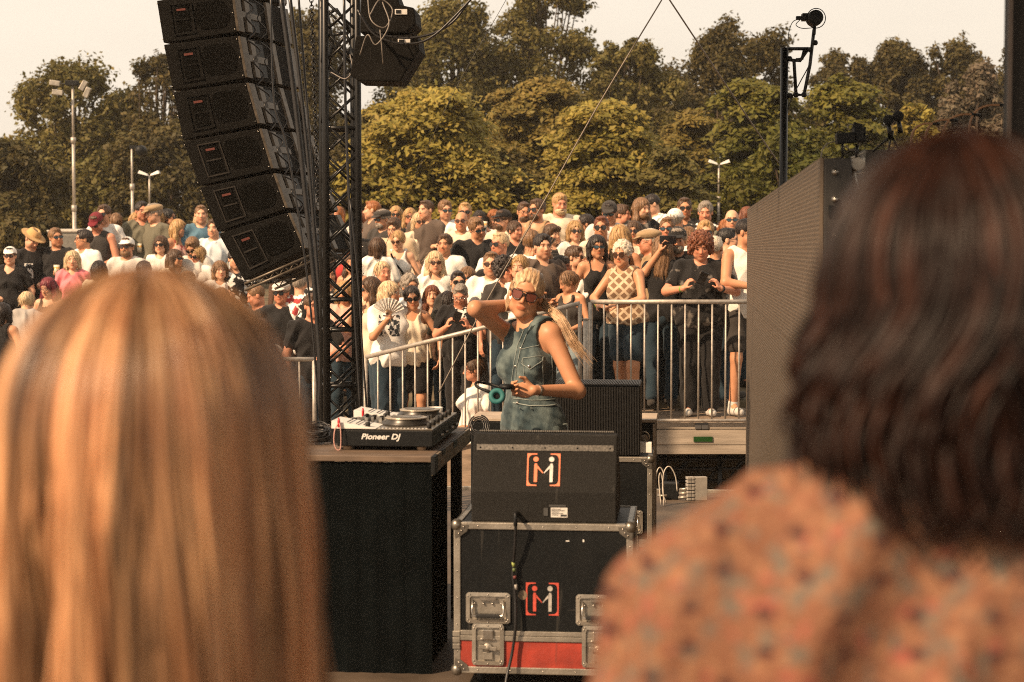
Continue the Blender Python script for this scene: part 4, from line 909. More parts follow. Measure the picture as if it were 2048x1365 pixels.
T_ = [ # px, ytop, width px, D, kind, seed, label, options
 (30, 285, 250, 36, 'dark', 1, 'dense dark tree at the far left edge behind the straw hat', dict(n=26000, nl=40)),
 (150, 118, 300, 44, 'olive', 2, 'tall airy olive tree behind the floodlight mast', dict(n=24000, airy=.5, nl=44, limbs=26, lift=.2)),
 (-70, 235, 260, 50, 'olive', 14, 'broad tree at the upper left edge behind the floodlight mast', dict(n=18000)),
 (315, 108, 180, 43, 'dark', 3, 'slender open tree with bare limbs left of the speaker array', dict(n=9000, airy=.75, nl=40, limbs=34)),
 (350, 250, 260, 40, 'dark', 4, 'dark bushy tree behind the street lamp on the left', dict(n=20000)),
 (230, 300, 230, 41, 'olive', 25, 'low olive tree between the two masts on the left', dict(n=16000)),
 (600, 20, 300, 46, 'dark', 5, 'tall dark tree showing between array and truss tower', dict(n=24000, airy=.1, nl=54)),
 (850, 178, 370, 33, 'yellow', 6, 'bright yellow-green tree right of the truss tower', dict(n=36000, layered=46, leaf=.062)),
 (905, -10, 300, 47, 'olive', 7, 'very tall airy tree above the bright yellow-green tree', dict(n=26000, airy=.1, nl=56, limbs=22)),
 (1090, -60, 300, 48, 'olive', 8, 'tallest broad tree at top centre', dict(n=32000, airy=.05, nl=66, limbs=14)),
 (1255, 70, 210, 46, 'olive', 9, 'tall tree below the meeting point of the guy wires', dict(n=26000, nl=56)),
 (1075, 155, 250, 37, 'brown', 10, 'drooping bronze-green tree in the centre behind the layered one', dict(n=28000, layered=38, leaf=.066, umb=1.0)),
 (1205, 200, 300, 33, 'yellow', 11, 'layered yellow-green tree in the centre crossed by the guy wire', dict(n=34000, layered=42, leaf=.062)),
 (1010, 300, 160, 35, 'dark', 12, 'dark gap-filling tree between the two yellow-green trees', dict(n=13000)),
 (1375, 215, 190, 38, 'brown', 13, 'bronze shrub-like tree left of the street lamp on the right', dict(n=18000, layered=30, leaf=.062)),
 (1470, 35, 280, 48, 'dark', 15, 'rounded dark tree below the open sky left of the camera mast', dict(n=30000, nl=50)),
 (1330, 130, 180, 52, 'dark', 26, 'dark tree filling the gap left of the rounded tree', dict(n=14000)),
 (1520, 155, 250, 36, 'green', 16, 'fresh green tree behind the camera mast', dict(n=28000, layered=44, leaf=.068)),
 (1690, 150, 240, 36, 'green', 17, 'golden green tree right of the camera mast', dict(n=24000, layered=36, leaf=.066)),
 (1680, 105, 170, 52, 'dark', 18, 'dark tree on the skyline right of the camera mast', dict(n=22000, nl=60)),
 (1790, 82, 190, 52, 'dark', 19, 'dark spiky-topped tree on the right skyline', dict(n=26000, nl=70)),
 (1910, 80, 190, 52, 'dark', 20, 'dark skyline tree nearest the pillar', dict(n=26000, nl=70)),
 (2060, 60, 220, 52, 'dark', 27, 'dark tree behind the pillar at the right edge', dict(n=14000)),
 (1950, 125, 190, 40, 'pale', 21, 'pale dusty tree beside the pillar on the right', dict(n=17000, nl=44)),
 (1830, 205, 120, 37, 'yellow', 22, 'small golden bush behind the microphones', dict(n=11000)),
 (1600, 260, 300, 33, 'green', 23, 'low green tree behind the top of the video wall', dict(n=20000)),
 (500, 120, 200, 45, 'dark', 24, 'dark tree mostly hidden behind the speaker array', dict(n=15000)),
 (740, 220, 200, 42, 'dark', 28, 'dark tree seen through the truss tower', dict(n=15000)),
 (1340, 300, 190, 32, 'olive', 30, 'low olive tree behind the cap wearers on the right', dict(n=18000, layered=26, leaf=.062)),
 (690, 330, 200, 32, 'yellow', 31, 'low yellow-green tree behind the truss tower', dict(n=18000, layered=26, leaf=.062)),
]
for a in T_: tree(*a[:7], **a[7])
# far wood closing the view behind the single trees
rng = np.random.default_rng(99); Vs, Fs, Cs = [], [], []; off = 0
for k in range(26):
    x = -31 + k * 2.6; v, f, c, _ = crown_mesh(rng, 7.5, (6.2 if -4 < x < 9 else 4.3) + rng.random() * 1.0, 16, .17, 2600); v = v + np.array([x, 66 + 3 * rng.random(), 1.2]); Vs.append(v); Fs.append(f + off); Cs.append(c); off += len(v)
fo = link('far_wood', fastmesh('far_wood', np.concatenate(Vs), np.concatenate(Fs), False, np.concatenate(Cs)), LEAF['dark']); tag(fo, kind='stuff')
# ------------------------------------------------------------------ people: signed-distance bodies meshed with surface nets
A_ = lambda *v: np.array(v, float)
def rotm(z=0, x=0, y=0):
    return np.array(Matrix.Rotation(z, 3, 'Z') @ Matrix.Rotation(x, 3, 'X') @ Matrix.Rotation(y, 3, 'Y'))
class Field:
    """prims: ('c', a, b, ra, rb, k, sign) round cones, ('e', c, r, R, k, sign) ellipsoids, ('p', point, normal) half-space cuts"""
    def __init__(s, prims, h, disp=None): s.p = prims; s.h = h; s.disp = disp
    def bounds(s, q):
        if q[0] == 'c': a, b, r = q[1], q[2], max(q[3], q[4]); return np.minimum(a, b) - r, np.maximum(a, b) + r
        r = q[2]; e = np.sqrt(((q[3] * r[None, :]) ** 2).sum(1)); return q[1] - e, q[1] + e
    def mesh(s):
        h = s.h; add = [q for q in s.p if q[0] != 'p' and q[-1] > 0]
        lo = np.min([s.bounds(q)[0] for q in add], 0) - 4 * h - .01; hi = np.max([s.bounds(q)[1] for q in add], 0) + 4 * h + .01
        n = np.ceil((hi - lo) / h).astype(int) + 1; D = np.full(n, 0.5, np.float32)
        ax = [(lo[i] + np.arange(n[i]) * h).astype(np.float32) for i in range(3)]
        for q in s.p:
            if q[0] == 'p':
                c, nn = q[1], q[2]; d = ((ax[0][:, None, None] - c[0]) * nn[0] + (ax[1][None, :, None] - c[1]) * nn[1] + (ax[2][None, None, :] - c[2]) * nn[2]).astype(np.float32)
                np.maximum(D, d, out=D); continue
            k = q[-2]; a, b = s.bounds(q); m = k + 3 * h
            i0 = np.clip(np.floor((a - m - lo) / h).astype(int), 0, n - 1); i1 = np.clip(np.ceil((b + m - lo) / h).astype(int) + 1, 1, n)
            if (i1 <= i0).any(): continue
            X = ax[0][i0[0]:i1[0], None, None]; Y = ax[1][None, i0[1]:i1[1], None]; Z = ax[2][None, None, i0[2]:i1[2]]
            if q[0] == 'c':
                _, A, B, ra, rb = q[:5]; ba = B - A; L = float(ba @ ba) + 1e-12
                px, py, pz = X - A[0], Y - A[1], Z - A[2]
                t = np.clip((px * ba[0] + py * ba[1] + pz * ba[2]) / L, 0, 1).astype(np.float32)
                d = np.sqrt((px - t * ba[0]) ** 2 + (py - t * ba[1]) ** 2 + (pz - t * ba[2]) ** 2) - (ra + t * (rb - ra))
            else:
                _, C, r, Rm = q[:4]; px, py, pz = X - C[0], Y - C[1], Z - C[2]
                u = [(px * Rm[0, i] + py * Rm[1, i] + pz * Rm[2, i]) / r[i] for i in range(3)]
                k0 = np.sqrt(u[0] ** 2 + u[1] ** 2 + u[2] ** 2); k1 = np.sqrt((u[0] / r[0]) ** 2 + (u[1] / r[1]) ** 2 + (u[2] / r[2]) ** 2) + 1e-9
                d = k0 * (k0 - 1) / k1
            d = d.astype(np.float32); S = D[i0[0]:i1[0], i0[1]:i1[1], i0[2]:i1[2]]
            if q[-1] > 0:
                hh = np.maximum(k - np.abs(S - d), 0) / max(k, 1e-6); np.minimum(S, d, out=S); S -= hh * hh * k * .25
            else:
                hh = np.maximum(k - np.abs(S + d), 0) / max(k, 1e-6); np.maximum(S, -d, out=S); S += hh * hh * k * .25
        if s.disp is not None:
            idx = np.where(np.abs(D) < 4 * h + .02); P = np.stack([ax[i][idx[i]] for i in range(3)], -1); D[idx] += s.disp(P).astype(np.float32)
        return nets(D, lo, h)
def nets(D, lo, h):
    S = D < 0; D[0] = np.abs(D[0]); D[-1] = np.abs(D[-1])
    c = [S[i:S.shape[0] - 1 + i, j:S.shape[1] - 1 + j, k:S.shape[2] - 1 + k] for i in (0, 1) for j in (0, 1) for k in (0, 1)]
    al = c[0].copy(); an = c[0].copy()
    for q in c[1:]: al &= q; an |= q
    I = np.argwhere(an & ~al)
    if len(I) == 0: return np.zeros((0, 3)), np.zeros((0, 4), int)
    offs = np.array([(i, j, k) for i in (0, 1) for j in (0, 1) for k in (0, 1)])
    v = np.stack([D[I[:, 0] + o[0], I[:, 1] + o[1], I[:, 2] + o[2]] for o in offs], 1)
    acc = np.zeros((len(I), 3)); cnt = np.zeros(len(I))
    for a in range(8):
        for b in range(a + 1, 8):
            if np.abs(offs[a] - offs[b]).sum() != 1: continue
            m = (v[:, a] < 0) != (v[:, b] < 0); t = np.where(m, v[:, a] / (v[:, a] - v[:, b] + 1e-12), 0)
            acc += np.where(m[:, None], offs[a] + t[:, None] * (offs[b] - offs[a]), 0); cnt += m
    Vt = lo + (I + acc / np.maximum(cnt, 1)[:, None]) * h
    dims = np.array(D.shape) - 1; G = np.full(dims, -1, np.int32); G[I[:, 0], I[:, 1], I[:, 2]] = np.arange(len(I)); F = []
    for ax_ in range(3):
        sl0 = [slice(None)] * 3; sl1 = [slice(None)] * 3; sl0[ax_] = slice(0, -1); sl1[ax_] = slice(1, None)
        E = np.argwhere(S[tuple(sl0)] != S[tuple(sl1)]); u, w_ = (ax_ + 1) % 3, (ax_ + 2) % 3
        E = E[(E[:, u] > 0) & (E[:, w_] > 0) & (E[:, u] < dims[u]) & (E[:, w_] < dims[w_]) & (E[:, ax_] < dims[ax_])]
        eu = np.zeros(3, int); eu[u] = 1; ew = np.zeros(3, int); ew[w_] = 1
        q = np.stack([G[tuple((E - eu - ew).T)], G[tuple((E - ew).T)], G[tuple(E.T)], G[tuple((E - eu).T)]], 1)
        ins = S[tuple(E.T)]; q = np.where(ins[:, None], q, q[:, ::-1]); F.append(q[(q >= 0).all(1)])
    return Vt, np.concatenate(F)
I3 = np.eye(3)
def wr(P, s, amp):     # cloth folds
    x, y, z = P[:, 0], P[:, 1], P[:, 2]; w1 = np.sin(x * 9 + s) * 1.3 + np.sin(z * 7 + s * 2) * 1.1
    return amp * (1.25 * (np.abs(np.sin(z * 8 + x * 19 * np.sign(x) + w1 * 1.3 + y * 7 + s)) - .6) + np.sin(z * 34 + x * 22 * np.sign(x) + w1 * 1.6 + y * 12) * .3 + np.sin(x * 30 - z * 16 + w1 + s * 3) * .35 + np.sin(x * 55 + y * 43 + z * 21 + w1 * 2) * .22)
ARMS = {  # side +1; elbow, wrist, finger direction, curl
 'down': ((.265, .03, 1.13), (.275, -.05, .89), (0, -.15, -1), .35),
 'hold': ((.26, .02, 1.13), (.13, -.23, 1.17), (-.55, -.5, .35), .9),
 'cross': ((.25, -.05, 1.13), (-.03, -.20, 1.13), (-1, .0, .1), .3),
 'phone': ((.25, -.10, 1.12), (.075, -.30, 1.28), (-.35, -.2, .8), .8),
 'low': ((.26, .0, 1.12), (.10, -.24, 1.03), (-.6, -.6, 0), .7),
 'up': ((.27, -.14, 1.33), (.14, -.30, 1.55), (-.2, -.1, 1), .8),
 'face': ((.23, -.16, 1.17), (.07, -.17, 1.47), (-.3, .0, .9), .7),
 'drink': ((.26, -.14, 1.27), (.09, -.20, 1.52), (-.6, -.1, .5), .9),
 'rail': ((.31, -.17, 1.10), (.06, -.30, 1.13), (-.9, -.3, 0), .4),
 'railphone': ((.33, -.15, 1.10), (.09, -.33, 1.26), (-.5, -.1, .8), .8),
 'point': ((.27, -.05, 1.16), (.22, -.30, 1.12), (-.3, -.8, -.1), .4),
 'fan': ((.25, -.12, 1.15), (.16, -.25, 1.38), (-.2, -.2, .9), .9),
 'wide': ((.33, .0, 1.14), (.30, -.12, .92), (-.3, -.3, -.9), .5),
}
def hand(w, d, n, L, curl, side, k=.008, thumb=1.0):
    """w wrist, d finger direction, n palm normal (towards what is held), L hand length"""
    w = np.asarray(w, float); d = d / np.linalg.norm(d); n = n - d * (n @ d); n /= np.linalg.norm(n) + 1e-9; t = np.cross(n, d) * side
    pc = w + d * L * .27; Rm = np.stack([t, d, n], 1); P = [('e', pc, A_(L * .235, L * .30, L * .085), Rm, .012, 1)]
    for i, (o, l, r) in enumerate(((-.16, .40, .044), (-.055, .46, .047), (.055, .43, .046), (.155, .34, .041))):
        b = w + d * L * .50 + t * L * o; a1 = curl * .9; m = b + (d * cos(a1) + n * sin(a1) + t * o * .25) * L * l * .5; a2 = a1 + curl * 1.25
        e = m + (d * cos(a2) + n * sin(a2) + t * o * .1) * L * l * .5
        P += [('c', b, m, L * r * 1.05, L * r, k, 1), ('c', m, e, L * r, L * r * .8, k * .6, 1)]
    b = w + d * L * .12 - t * L * .16; m = b + (d * .55 - t * .62 * thumb + n * .35) * L * .25; e = m + (d * .8 - t * .05 + n * .45) * L * .2
    return P + [('c', b, m, L * .065, L * .055, .012, 1), ('c', m, e, L * .052, L * .043, .006, 1)]
def nrm_(v): v = np.asarray(v, float); return v / (np.linalg.norm(v) + 1e-9)
def rig(sp):
    """sp: dict of choices -> dict name -> (prims, voxel, displacement)"""
    s = sp.get('h', 1.72) / 1.72; fem = sp['sex'] == 'f'; bw = sp.get('bw', 1.0); bd = sp.get('bd', bw); seed = sp.get('seed', 1) * 1.7
    lean = sp.get('lean', (0, 0)); hip = .95 if not sp.get('crouch') else .38; dz = hip - .95
    Rz = rotm(sp.get('yaw', 0)); Rl = Rz @ rotm(0, lean[0], lean[1])
    pv = A_(0, 0, .95)
    def U_(p): return (Rl @ (np.asarray(p, float) - pv) + A_(0, 0, hip)) * s
    def Lo(p): return (Rz @ (np.asarray(p, float) + A_(0, 0, dz if sp.get('crouch') else 0))) * s
    sw = (.152 if fem else .178) * (.5 + .5 * bw); cr = .105 if fem else .118
    e = lambda c, r, k=.05, g=1, inf=0: ('e', U_(c), (A_(*r) * A_(bw, bd, 1) + inf) * s, Rl, k, g)
    def torso(inf=0, k=.05):
        T = [('e', U_((0, .01, .93)), (A_((.172 if fem else .158) * bw, .115 * bd, .13) + inf) * s, Rl, k, 1),
             e((0, -.01 - .03 * (bd - 1), 1.08), ((.128 if fem else .148), .102, .16), .07, 1, inf),
             e((0, .0, 1.27), ((.142 if fem else .168), cr, .17), .07, 1, inf)]
        if fem: T += [e((x, -.078, 1.255), (.064, .052 if not sp.get('flatc') else .036, .066), .04, 1, inf) for x in (-.072, .072)]
        elif bd > 1.1: T += [e((0, -.075, 1.05), (.125, .095, .13), .07, 1, inf)]
        T += [('c', U_((-sw + .02, .012, 1.405)), U_((sw - .02, .012, 1.405)), (.058 + inf) * s, (.058 + inf) * s, .05, 1),
              ('c', U_((-.075, .02, 1.42)), U_((.075, .02, 1.42)), (.055 + inf) * s, (.055 + inf) * s, .05, 1)]
        return T
    arm = {}
    for sd, nm in ((-1, 'R'), (1, 'L')):
        a = sp.get('arm' + nm, 'down'); sh = U_((sd * sw, .012, 1.40))
        if isinstance(a, str):
            el, wr_, fd, cu = ARMS[a]; el = U_((el[0] * sd * (.6 + .4 * bw), el[1] * (1 if bd < 1.1 else 1.2), el[2])); wr_ = U_((wr_[0] * sd, wr_[1] * (1 if bd < 1.1 else 1.25), wr_[2])); fd = Rl @ A_(fd[0] * sd, fd[1], fd[2])
            la, lf = .285 * s, .25 * s
            el = sh + nrm_(el - sh) * la; wr_ = el + nrm_(wr_ - el) * lf
        else: el, wr_, fd, cu = [np.asarray(q, float) if i < 3 else q for i, q in enumerate(a)]
        arm[nm] = (sd, sh, el, wr_, fd, cu)
    ar = (.040 if fem else .047) * (.5 + .5 * bw) * sp.get('armw', 1.0)
    def arms(inf=0, u0=0, u1=1, f1=1, k=.03):
        P = []
        for nm, (sd, sh, el, wr_, fd, cu) in arm.items():
            P.append(('c', sh, sh + (el - sh) * u1, (ar * 1.12 + inf) * s, (ar * (1.12 - .22 * u1) + inf) * s, k, 1))
            if f1 > 0 and u1 >= 1: P.append(('c', el, el + (wr_ - el) * f1, (ar * .92 + inf) * s, (ar * (.92 - .35 * f1) + inf) * s, .02, 1))
        return P
    # head
    hz = sp.get('head', (0, 0, 0)); HR = Rz @ rotm(R(hz[0]), R(hz[1]), R(hz[2])); fwd = sin(R(max(hz[1], -20))) * .05
    Hc = U_((0, -.012, 1.60)) + HR @ A_(0, -fwd, 0) * s if not sp.get('crouch') else U_((0, -.012, 1.60))
    hs = s * sp.get('hs', 1.0)
    def h(p): return Hc + HR @ (np.asarray(p, float) * hs)
    def he(c, r, k=.02, g=1, Rr=None): return ('e', h(c), A_(*r) * hs, HR if Rr is None else HR @ Rr, k, g)
    def hc(a, b, ra, rb, k=.015, g=1): return ('c', h(a), h(b), ra * hs, rb * hs, k, g)
    fx = .93 if fem else 1.0; wf = (1 + .5 * (bw - 1)) * sp.get('fw', 1.0)
    H = [he((0, .015, .03), (.073, .093, .088)), he((0, -.026, -.03), (.058 * fx * wf, .064, .082), .03), he((0, -.062, -.093), (.024 * wf, .022, .02), .025),
         he((.042, -.03, -.062), (.022 * wf, .035, .025), .03), he((-.042, -.03, -.062), (.022 * wf, .035, .025), .03),
         he((.036, -.066, -.018), (.02 * wf, .016, .018), .02), he((-.036, -.066, -.018), (.02 * wf, .016, .018), .02),
         he((0, -.072, .033), (.046, .014, .011), .015),
         he((.031, -.098, .009), (.017, .015, .012), .012, -1), he((-.031, -.098, .009), (.017, .015, .012), .012, -1),
         he((.031, -.073, .008), (.0125, .0125, .0115), .004), he((-.031, -.073, .008), (.0125, .0125, .0115), .004),
         hc((0, -.083, .012), (0, -.103, -.024), .0075, .0115 if not fem else .010, .010), he((0.012, -.088, -.028), (.008, .01, .007), .008), he((-.012, -.088, -.028), (.008, .01, .007), .008),
         he((0, -.084, -.053), (.022, .008, .0050), .006), he((0, -.083, -.063), (.019, .0075, .0055), .005),
         he((.076, .012, .0), (.009, .019, .031), .008), he((-.076, .012, .0), (.009, .019, .031), .008)]
    neck = [('c', h((0, .018, -.055)), U_((0, .015, 1.43)), (.047 if fem else .056) * wf * s, (.05 if fem else .062) * wf * s, .035, 1)]
    body = torso(-.004) + neck + H + arms(0)
    for nm, (sd, sh, el, wr_, fd, cu) in arm.items():
        n = sp.get('palm' + nm); n = np.asarray(n, float) if n is not None else (Rl @ A_(-sd * .8, .2, 0) if abs(nrm_(fd)[2]) > .6 else A_(0, 0, -1.0) + Rl @ A_(0, .3, 0))
        body += hand(wr_, fd, n, (.17 if fem else .185) * s, cu, sd)
    # legs
    def leg(sd):
        if sp.get('crouch'): return Lo((sd * .09, 0, .9)), Lo((sd * .14, -.36, .98)), Lo((sd * .11, -.05, .65))
        st = sp.get('step', 0) * sd; return Lo((sd * .088 * (.5 + .5 * bw), .0, .90)), Lo((sd * .098, -.02 - st * .06, .50)), Lo((sd * .10, .03 - st * .12, .085))
    lg = {sd: leg(sd) for sd in (-1, 1)}; tr = (.082 if fem else .08) * (.4 + .6 * bw)
    def legs(inf=0, upto=2.0, k=.03, flare=0):
        P = []
        for sd in (-1, 1):
            a, b, c = lg[sd]; u = min(upto, 1); P.append(('c', a, a + (b - a) * u, (tr + inf) * s, (tr - .027 * u + inf + flare * u) * s, k, 1))
            if upto > 1: v = upto - 1; P.append(('c', b, b + (c - b) * v, (tr - .027 + inf) * s, (tr - .027 - (.018 if inf == 0 else .008) * v + inf) * s, .02, 1))
        return P
    body += legs()
    shoes = []
    for sd in (-1, 1):
        a = lg[sd][2]; f = Rz @ A_(sd * .12, -1, 0); f = nrm_(f); z = A_(0, 0, -.045) * s
        shoes += [('c', a + z - f * .03 * s, a + z + f * .15 * s, .042 * s, .036 * s, .02, 1), ('c', a + A_(0, 0, .02), a + z, .045 * s, .045 * s, .02, 1)]
        zb = a[2] - .083 * s; shoes.append(('p', A_(0, 0, zb if sd == 1 else zb), A_(0, 0, -1.0)))
        body += [('c', a, a + z + f * .10 * s, .035 * s, .028 * s, .02, 1)]
    out = {}; vx = sp.get('vox', .009)
    out['body'] = (body, vx, None)
    # top
    st = sp.get('top', 'tee'); T = None; hem = sp.get('hem', .86)
    if st:
        inf = .014; T = torso(inf)
        T.append(('c', U_((0, .005, 1.0)), U_((0, .005, hem)), (.145 if fem else .15) * bw * s, (.16 if fem else .158) * bw * s, .05, 1)) if 0 else None
        T = [t for t in T if t]
        if sp.get('trap'): T += [('c', U_((x * .14, .03, 1.40)), U_((x * .055, .035, 1.50)), .062 * s, .05 * s, .05, 1) for x in (-1, 1)]
        T.append(('e', U_((0, .0, .98)), (A_((.18 if fem else .175) * bw, .125 * bd, .15)) * s, Rl, .06, 1))
        if st in ('tee', 'polo', 'print'): T += arms(.017, 0, .62, 0)
        elif st in ('shirt', 'rolled'): T += arms(.017, 0, 1, .95 if st == 'shirt' else .15)
        elif st == 'loose': T += arms(.028, 0, .72, 0)
        cuts = []
        if st in ('tank', 'vest'):
            w_ = .02 if st == 'vest' else .05
            for sd in (-1, 1): cuts.append(('e', U_((sd * (sw + .052 - w_), .01, 1.40)), A_(.075, .12, .115) * s, Rl, .01, -1))
        nw, nd = {'tank': (.085, .16), 'vest': (.07, .09), 'vneck': (.07, .16)}.get(sp.get('neck', st), (.075, .07) if not fem else (.082, .085))
        cuts.append(('e', U_((0, -.055, 1.505)), A_(nw, .085, nd) * s, Rl, .01, -1))
        cuts.append(('e', h((0, .015, -.09)), A_(.074, .078, .075) * s, HR, .012, -1))
        nn = Rl @ A_(0, 0, -1.0); cuts.append(('p', U_((0, 0, hem)), nn))
        if st in ('polo', 'shirt', 'rolled') or sp.get('collar'):
            for sd in (-1, 1): cuts.append(('c', U_((sd * .055, .045, 1.475)), U_((sd * .045, -.075, 1.425)), .020 * s, .014 * s, .008, 1))
            cuts.append(('c', U_((-.05, .06, 1.475)), U_((.05, .06, 1.475)), .018 * s, .018 * s, .01, 1))
        amp = .0105 if st != 'vest' else .007
        out['shirt'] = (T + cuts, vx, lambda P, q=seed, a=amp: wr(P / s, q, a * s))
    bt = sp.get('bot', 'trousers')
    if bt:
        B = [('e', U_((0, .012, .93)), (A_((.182 if fem else .168) * bw, .125 * bd, .125)) * s, Rl, .05, 1)]
        if bt == 'skirt': B += [('c', Lo((0, 0, .9)), Lo((0, 0, .55)), .17 * bw * s, .22 * s, .05, 1), ('p', Lo((0, 0, .5)), A_(0, 0, -1))]
        elif bt == 'shorts': B += legs(.022, .68, .03, .012)
        else: B += legs(.018 if bt == 'trousers' else .009, 1.94)
        B.append(('p', U_((0, 0, sp.get('rise', 1.0))), Rl @ A_(0, 0, 1.0)))
        out['shorts' if bt == 'shorts' else 'skirt' if bt == 'skirt' else 'trousers'] = (B, vx * 1.2, lambda P, q=seed: wr(P / s, q + 2, .005 * s))
    out['shoes'] = (shoes, .012, None)
    # hair
    hr = sp.get('hair', 'short'); face = he((0, -.128, -.010), (.080, .084, .120), .010, -1); ear = [he((x, -.045, -.01), (.03, .05, .04), .01, -1) for x in (-.085, .085)]
    cut = lambda z, y=0: ('p', h((0, 0, z)), HR @ nrm_(A_(0, y, -1.0)))
    G = None; amp = .004
    if hr in ('short', 'crop'):
        q = .005 if hr == 'crop' else .011
        G = [he((0, .020, .040), (.074 + q, .094 + q, .085 + q)), he((0, -.040, .104), (.05, .035, .012 + q * .6), .02), face] + [he((x, -.035, -.035), (.032, .062, .062), .008, -1) for x in (-.088, .088)] + [cut(-.050, -.30)]; amp = .0042 if hr == 'short' else .0022
    elif hr == 'swept':
        G = [he((0, .022, .042), (.083, .103, .094)), he((0, .095, .0), (.035, .035, .04), .02), he((0, -.130, -.004), (.080, .086, .112), .010, -1), cut(-.055, -.45)] + [he((x, -.045, -.03), (.03, .05, .05), .008, -1) for x in (-.090, .090)]; amp = .002
    elif hr == 'updo' or hr == 'pony' or hr == 'back':
        G = [he((0, .020, .040), (.085, .105, .096)), face, cut(-.05, -.45)]; amp = .0035
        if hr == 'updo': G.insert(1, he((0, .105, .02), (.045, .04, .042), .02))
        if hr == 'pony': G[1:1] = [hc((0, .105, .04), (.02, .14, -.08), .03, .034), hc((.02, .14, -.08), (.02, .12, -.22), .034, .012)]
    elif hr == 'bob':
        G = [he((0, .018, .038), (.092, .108, .098)), hc((-.078, .01, .01), (-.085, .0, -.085), .034, .03, .03), hc((.078, .01, .01), (.085, .0, -.085), .034, .03, .03), hc((0, .075, .0), (0, .075, -.085), .05, .05, .04), he((0, -.112, -.035), (.062, .07, .09), .012, -1), he((0, -.118, .01), (.068, .06, .065), .012, -1), cut(-.115)]; amp = .004
    elif hr in ('long', 'wavy'):
        w_ = .01 if hr == 'wavy' else 0
        G = [he((0, .018, .038), (.090, .108, .098)), hc((-.076, .01, .02), (-.088, -.005, -.12), .03, .032 + w_, .03), hc((.076, .01, .02), (.088, -.005, -.12), .03, .032 + w_, .03),
             hc((-.088, -.005, -.12), (-.085, -.03, -.24), .032 + w_, .02 + w_, .03), hc((.088, -.005, -.12), (.085, -.03, -.24), .032 + w_, .02 + w_, .03),
             hc((0, .075, .0), (0, .095, -.25), .055, .045, .04), hc((-.05, .075, -.03), (-.05, .085, -.25), .045, .035, .04), hc((.05, .075, -.03), (.05, .085, -.25), .045, .035, .04),
             he((0, -.112, -.035), (.060, .07, .10), .012, -1), he((0, -.118, .01), (.066, .06, .065), .012, -1)]; amp = .0045
    elif hr == 'curly':
        G = [he((0, .02, .05), (.118, .115, .112)), he((-.09, .0, -.01), (.04, .05, .06), .03), he((.09, .0, -.01), (.04, .05, .06), .03), he((0, -.125, -.03), (.068, .075, .105), .015, -1), cut(-.07)]; amp = .02
    elif hr == 'spiky':
        G = [he((0, .02, .05), (.093, .105, .104)), face, cut(-.045, -.35)]; amp = .012
    elif hr == 'fringe':
        G = [he((0, .018, .038), (.088, .104, .096)), hc((-.045, -.06, .075), (.045, -.06, .075), .03, .03, .02), hc((-.078, .01, .01), (-.08, .0, -.05), .025, .02, .02), hc((.078, .01, .01), (.08, .0, -.05), .025, .02, .02), he((0, -.125, -.035), (.064, .07, .09), .012, -1), cut(-.08)]; amp = .005
    def hd(P, a=amp, curly=hr in ('curly', 'spiky')):
        q = ((P - Hc) @ HR) / hs
        if curly: return a * hs * (np.sin(q[:, 0] * 95 + seed) * np.sin(q[:, 1] * 90) * np.sin(q[:, 2] * 85 + seed) + .35 * np.sin(q[:, 0] * 190) * np.sin(q[:, 2] * 170))
        an = np.arctan2(q[:, 1] - .02, q[:, 0]); return a * hs * (np.sin(an * 17 + seed + 2 * np.sin(q[:, 2] * 18)) * .6 + np.sin(an * 37 + np.sin(q[:, 2] * 30) * 2) * .4)
    if G: out['hair'] = (G, min(vx, .0075), hd)
    if sp.get('beard'):
        out['beard'] = ([he((0, -.044, -.068), (.062 * fx * wf, .056, .052), .02), he((0, -.082, -.045), (.028, .014, .008), .012), he((0, -.098, -.056), (.016, .016, .006), .006, -1), ('p', h((0, -.02, -.038)), HR @ nrm_(A_(0, .55, 1.0)))], .007, None)
    ht = sp.get('hat')
    if ht:
        cf = {'cap': -1, 'back': 1}.get(ht)
        if cf: K = [he((0, .018, .052), (.088, .106, .088)), ('p', h((0, 0, .042)), HR @ nrm_(A_(0, .12 * cf, -1.0))), he((0, cf * .105 + .012, .052), (.068, .075, .008), .008, 1, np.array(Matrix.Rotation(R(12 * -cf), 3, 'X')))]
        elif ht == 'flat': K = [he((0, .01, .075), (.100, .125, .05)), he((0, .02, .05), (.09, .108, .04), .02), ('p', h((0, 0, .04)), HR @ A_(0, 0, -1.0)), he((0, -.10, .05), (.072, .06, .010), .01, 1, np.array(Matrix.Rotation(R(14), 3, 'X')))]
        else: K = [he((0, .018, .075), (.086, .102, .085), .02), he((0, .02, .152), (.035, .055, .03), .02, -1), ('p', h((0, 0, .05)), HR @ A_(0, 0, -1.0)), he((0, .012, .058), (.160, .180, .010), .012)]
        out['hat' if ht in ('straw',) else 'cap'] = (K, .007, None)
    sp['_h'] = (Hc, HR, hs); sp['_arm'] = arm; sp['_U'] = U_; sp['_Rl'] = Rl
    return out
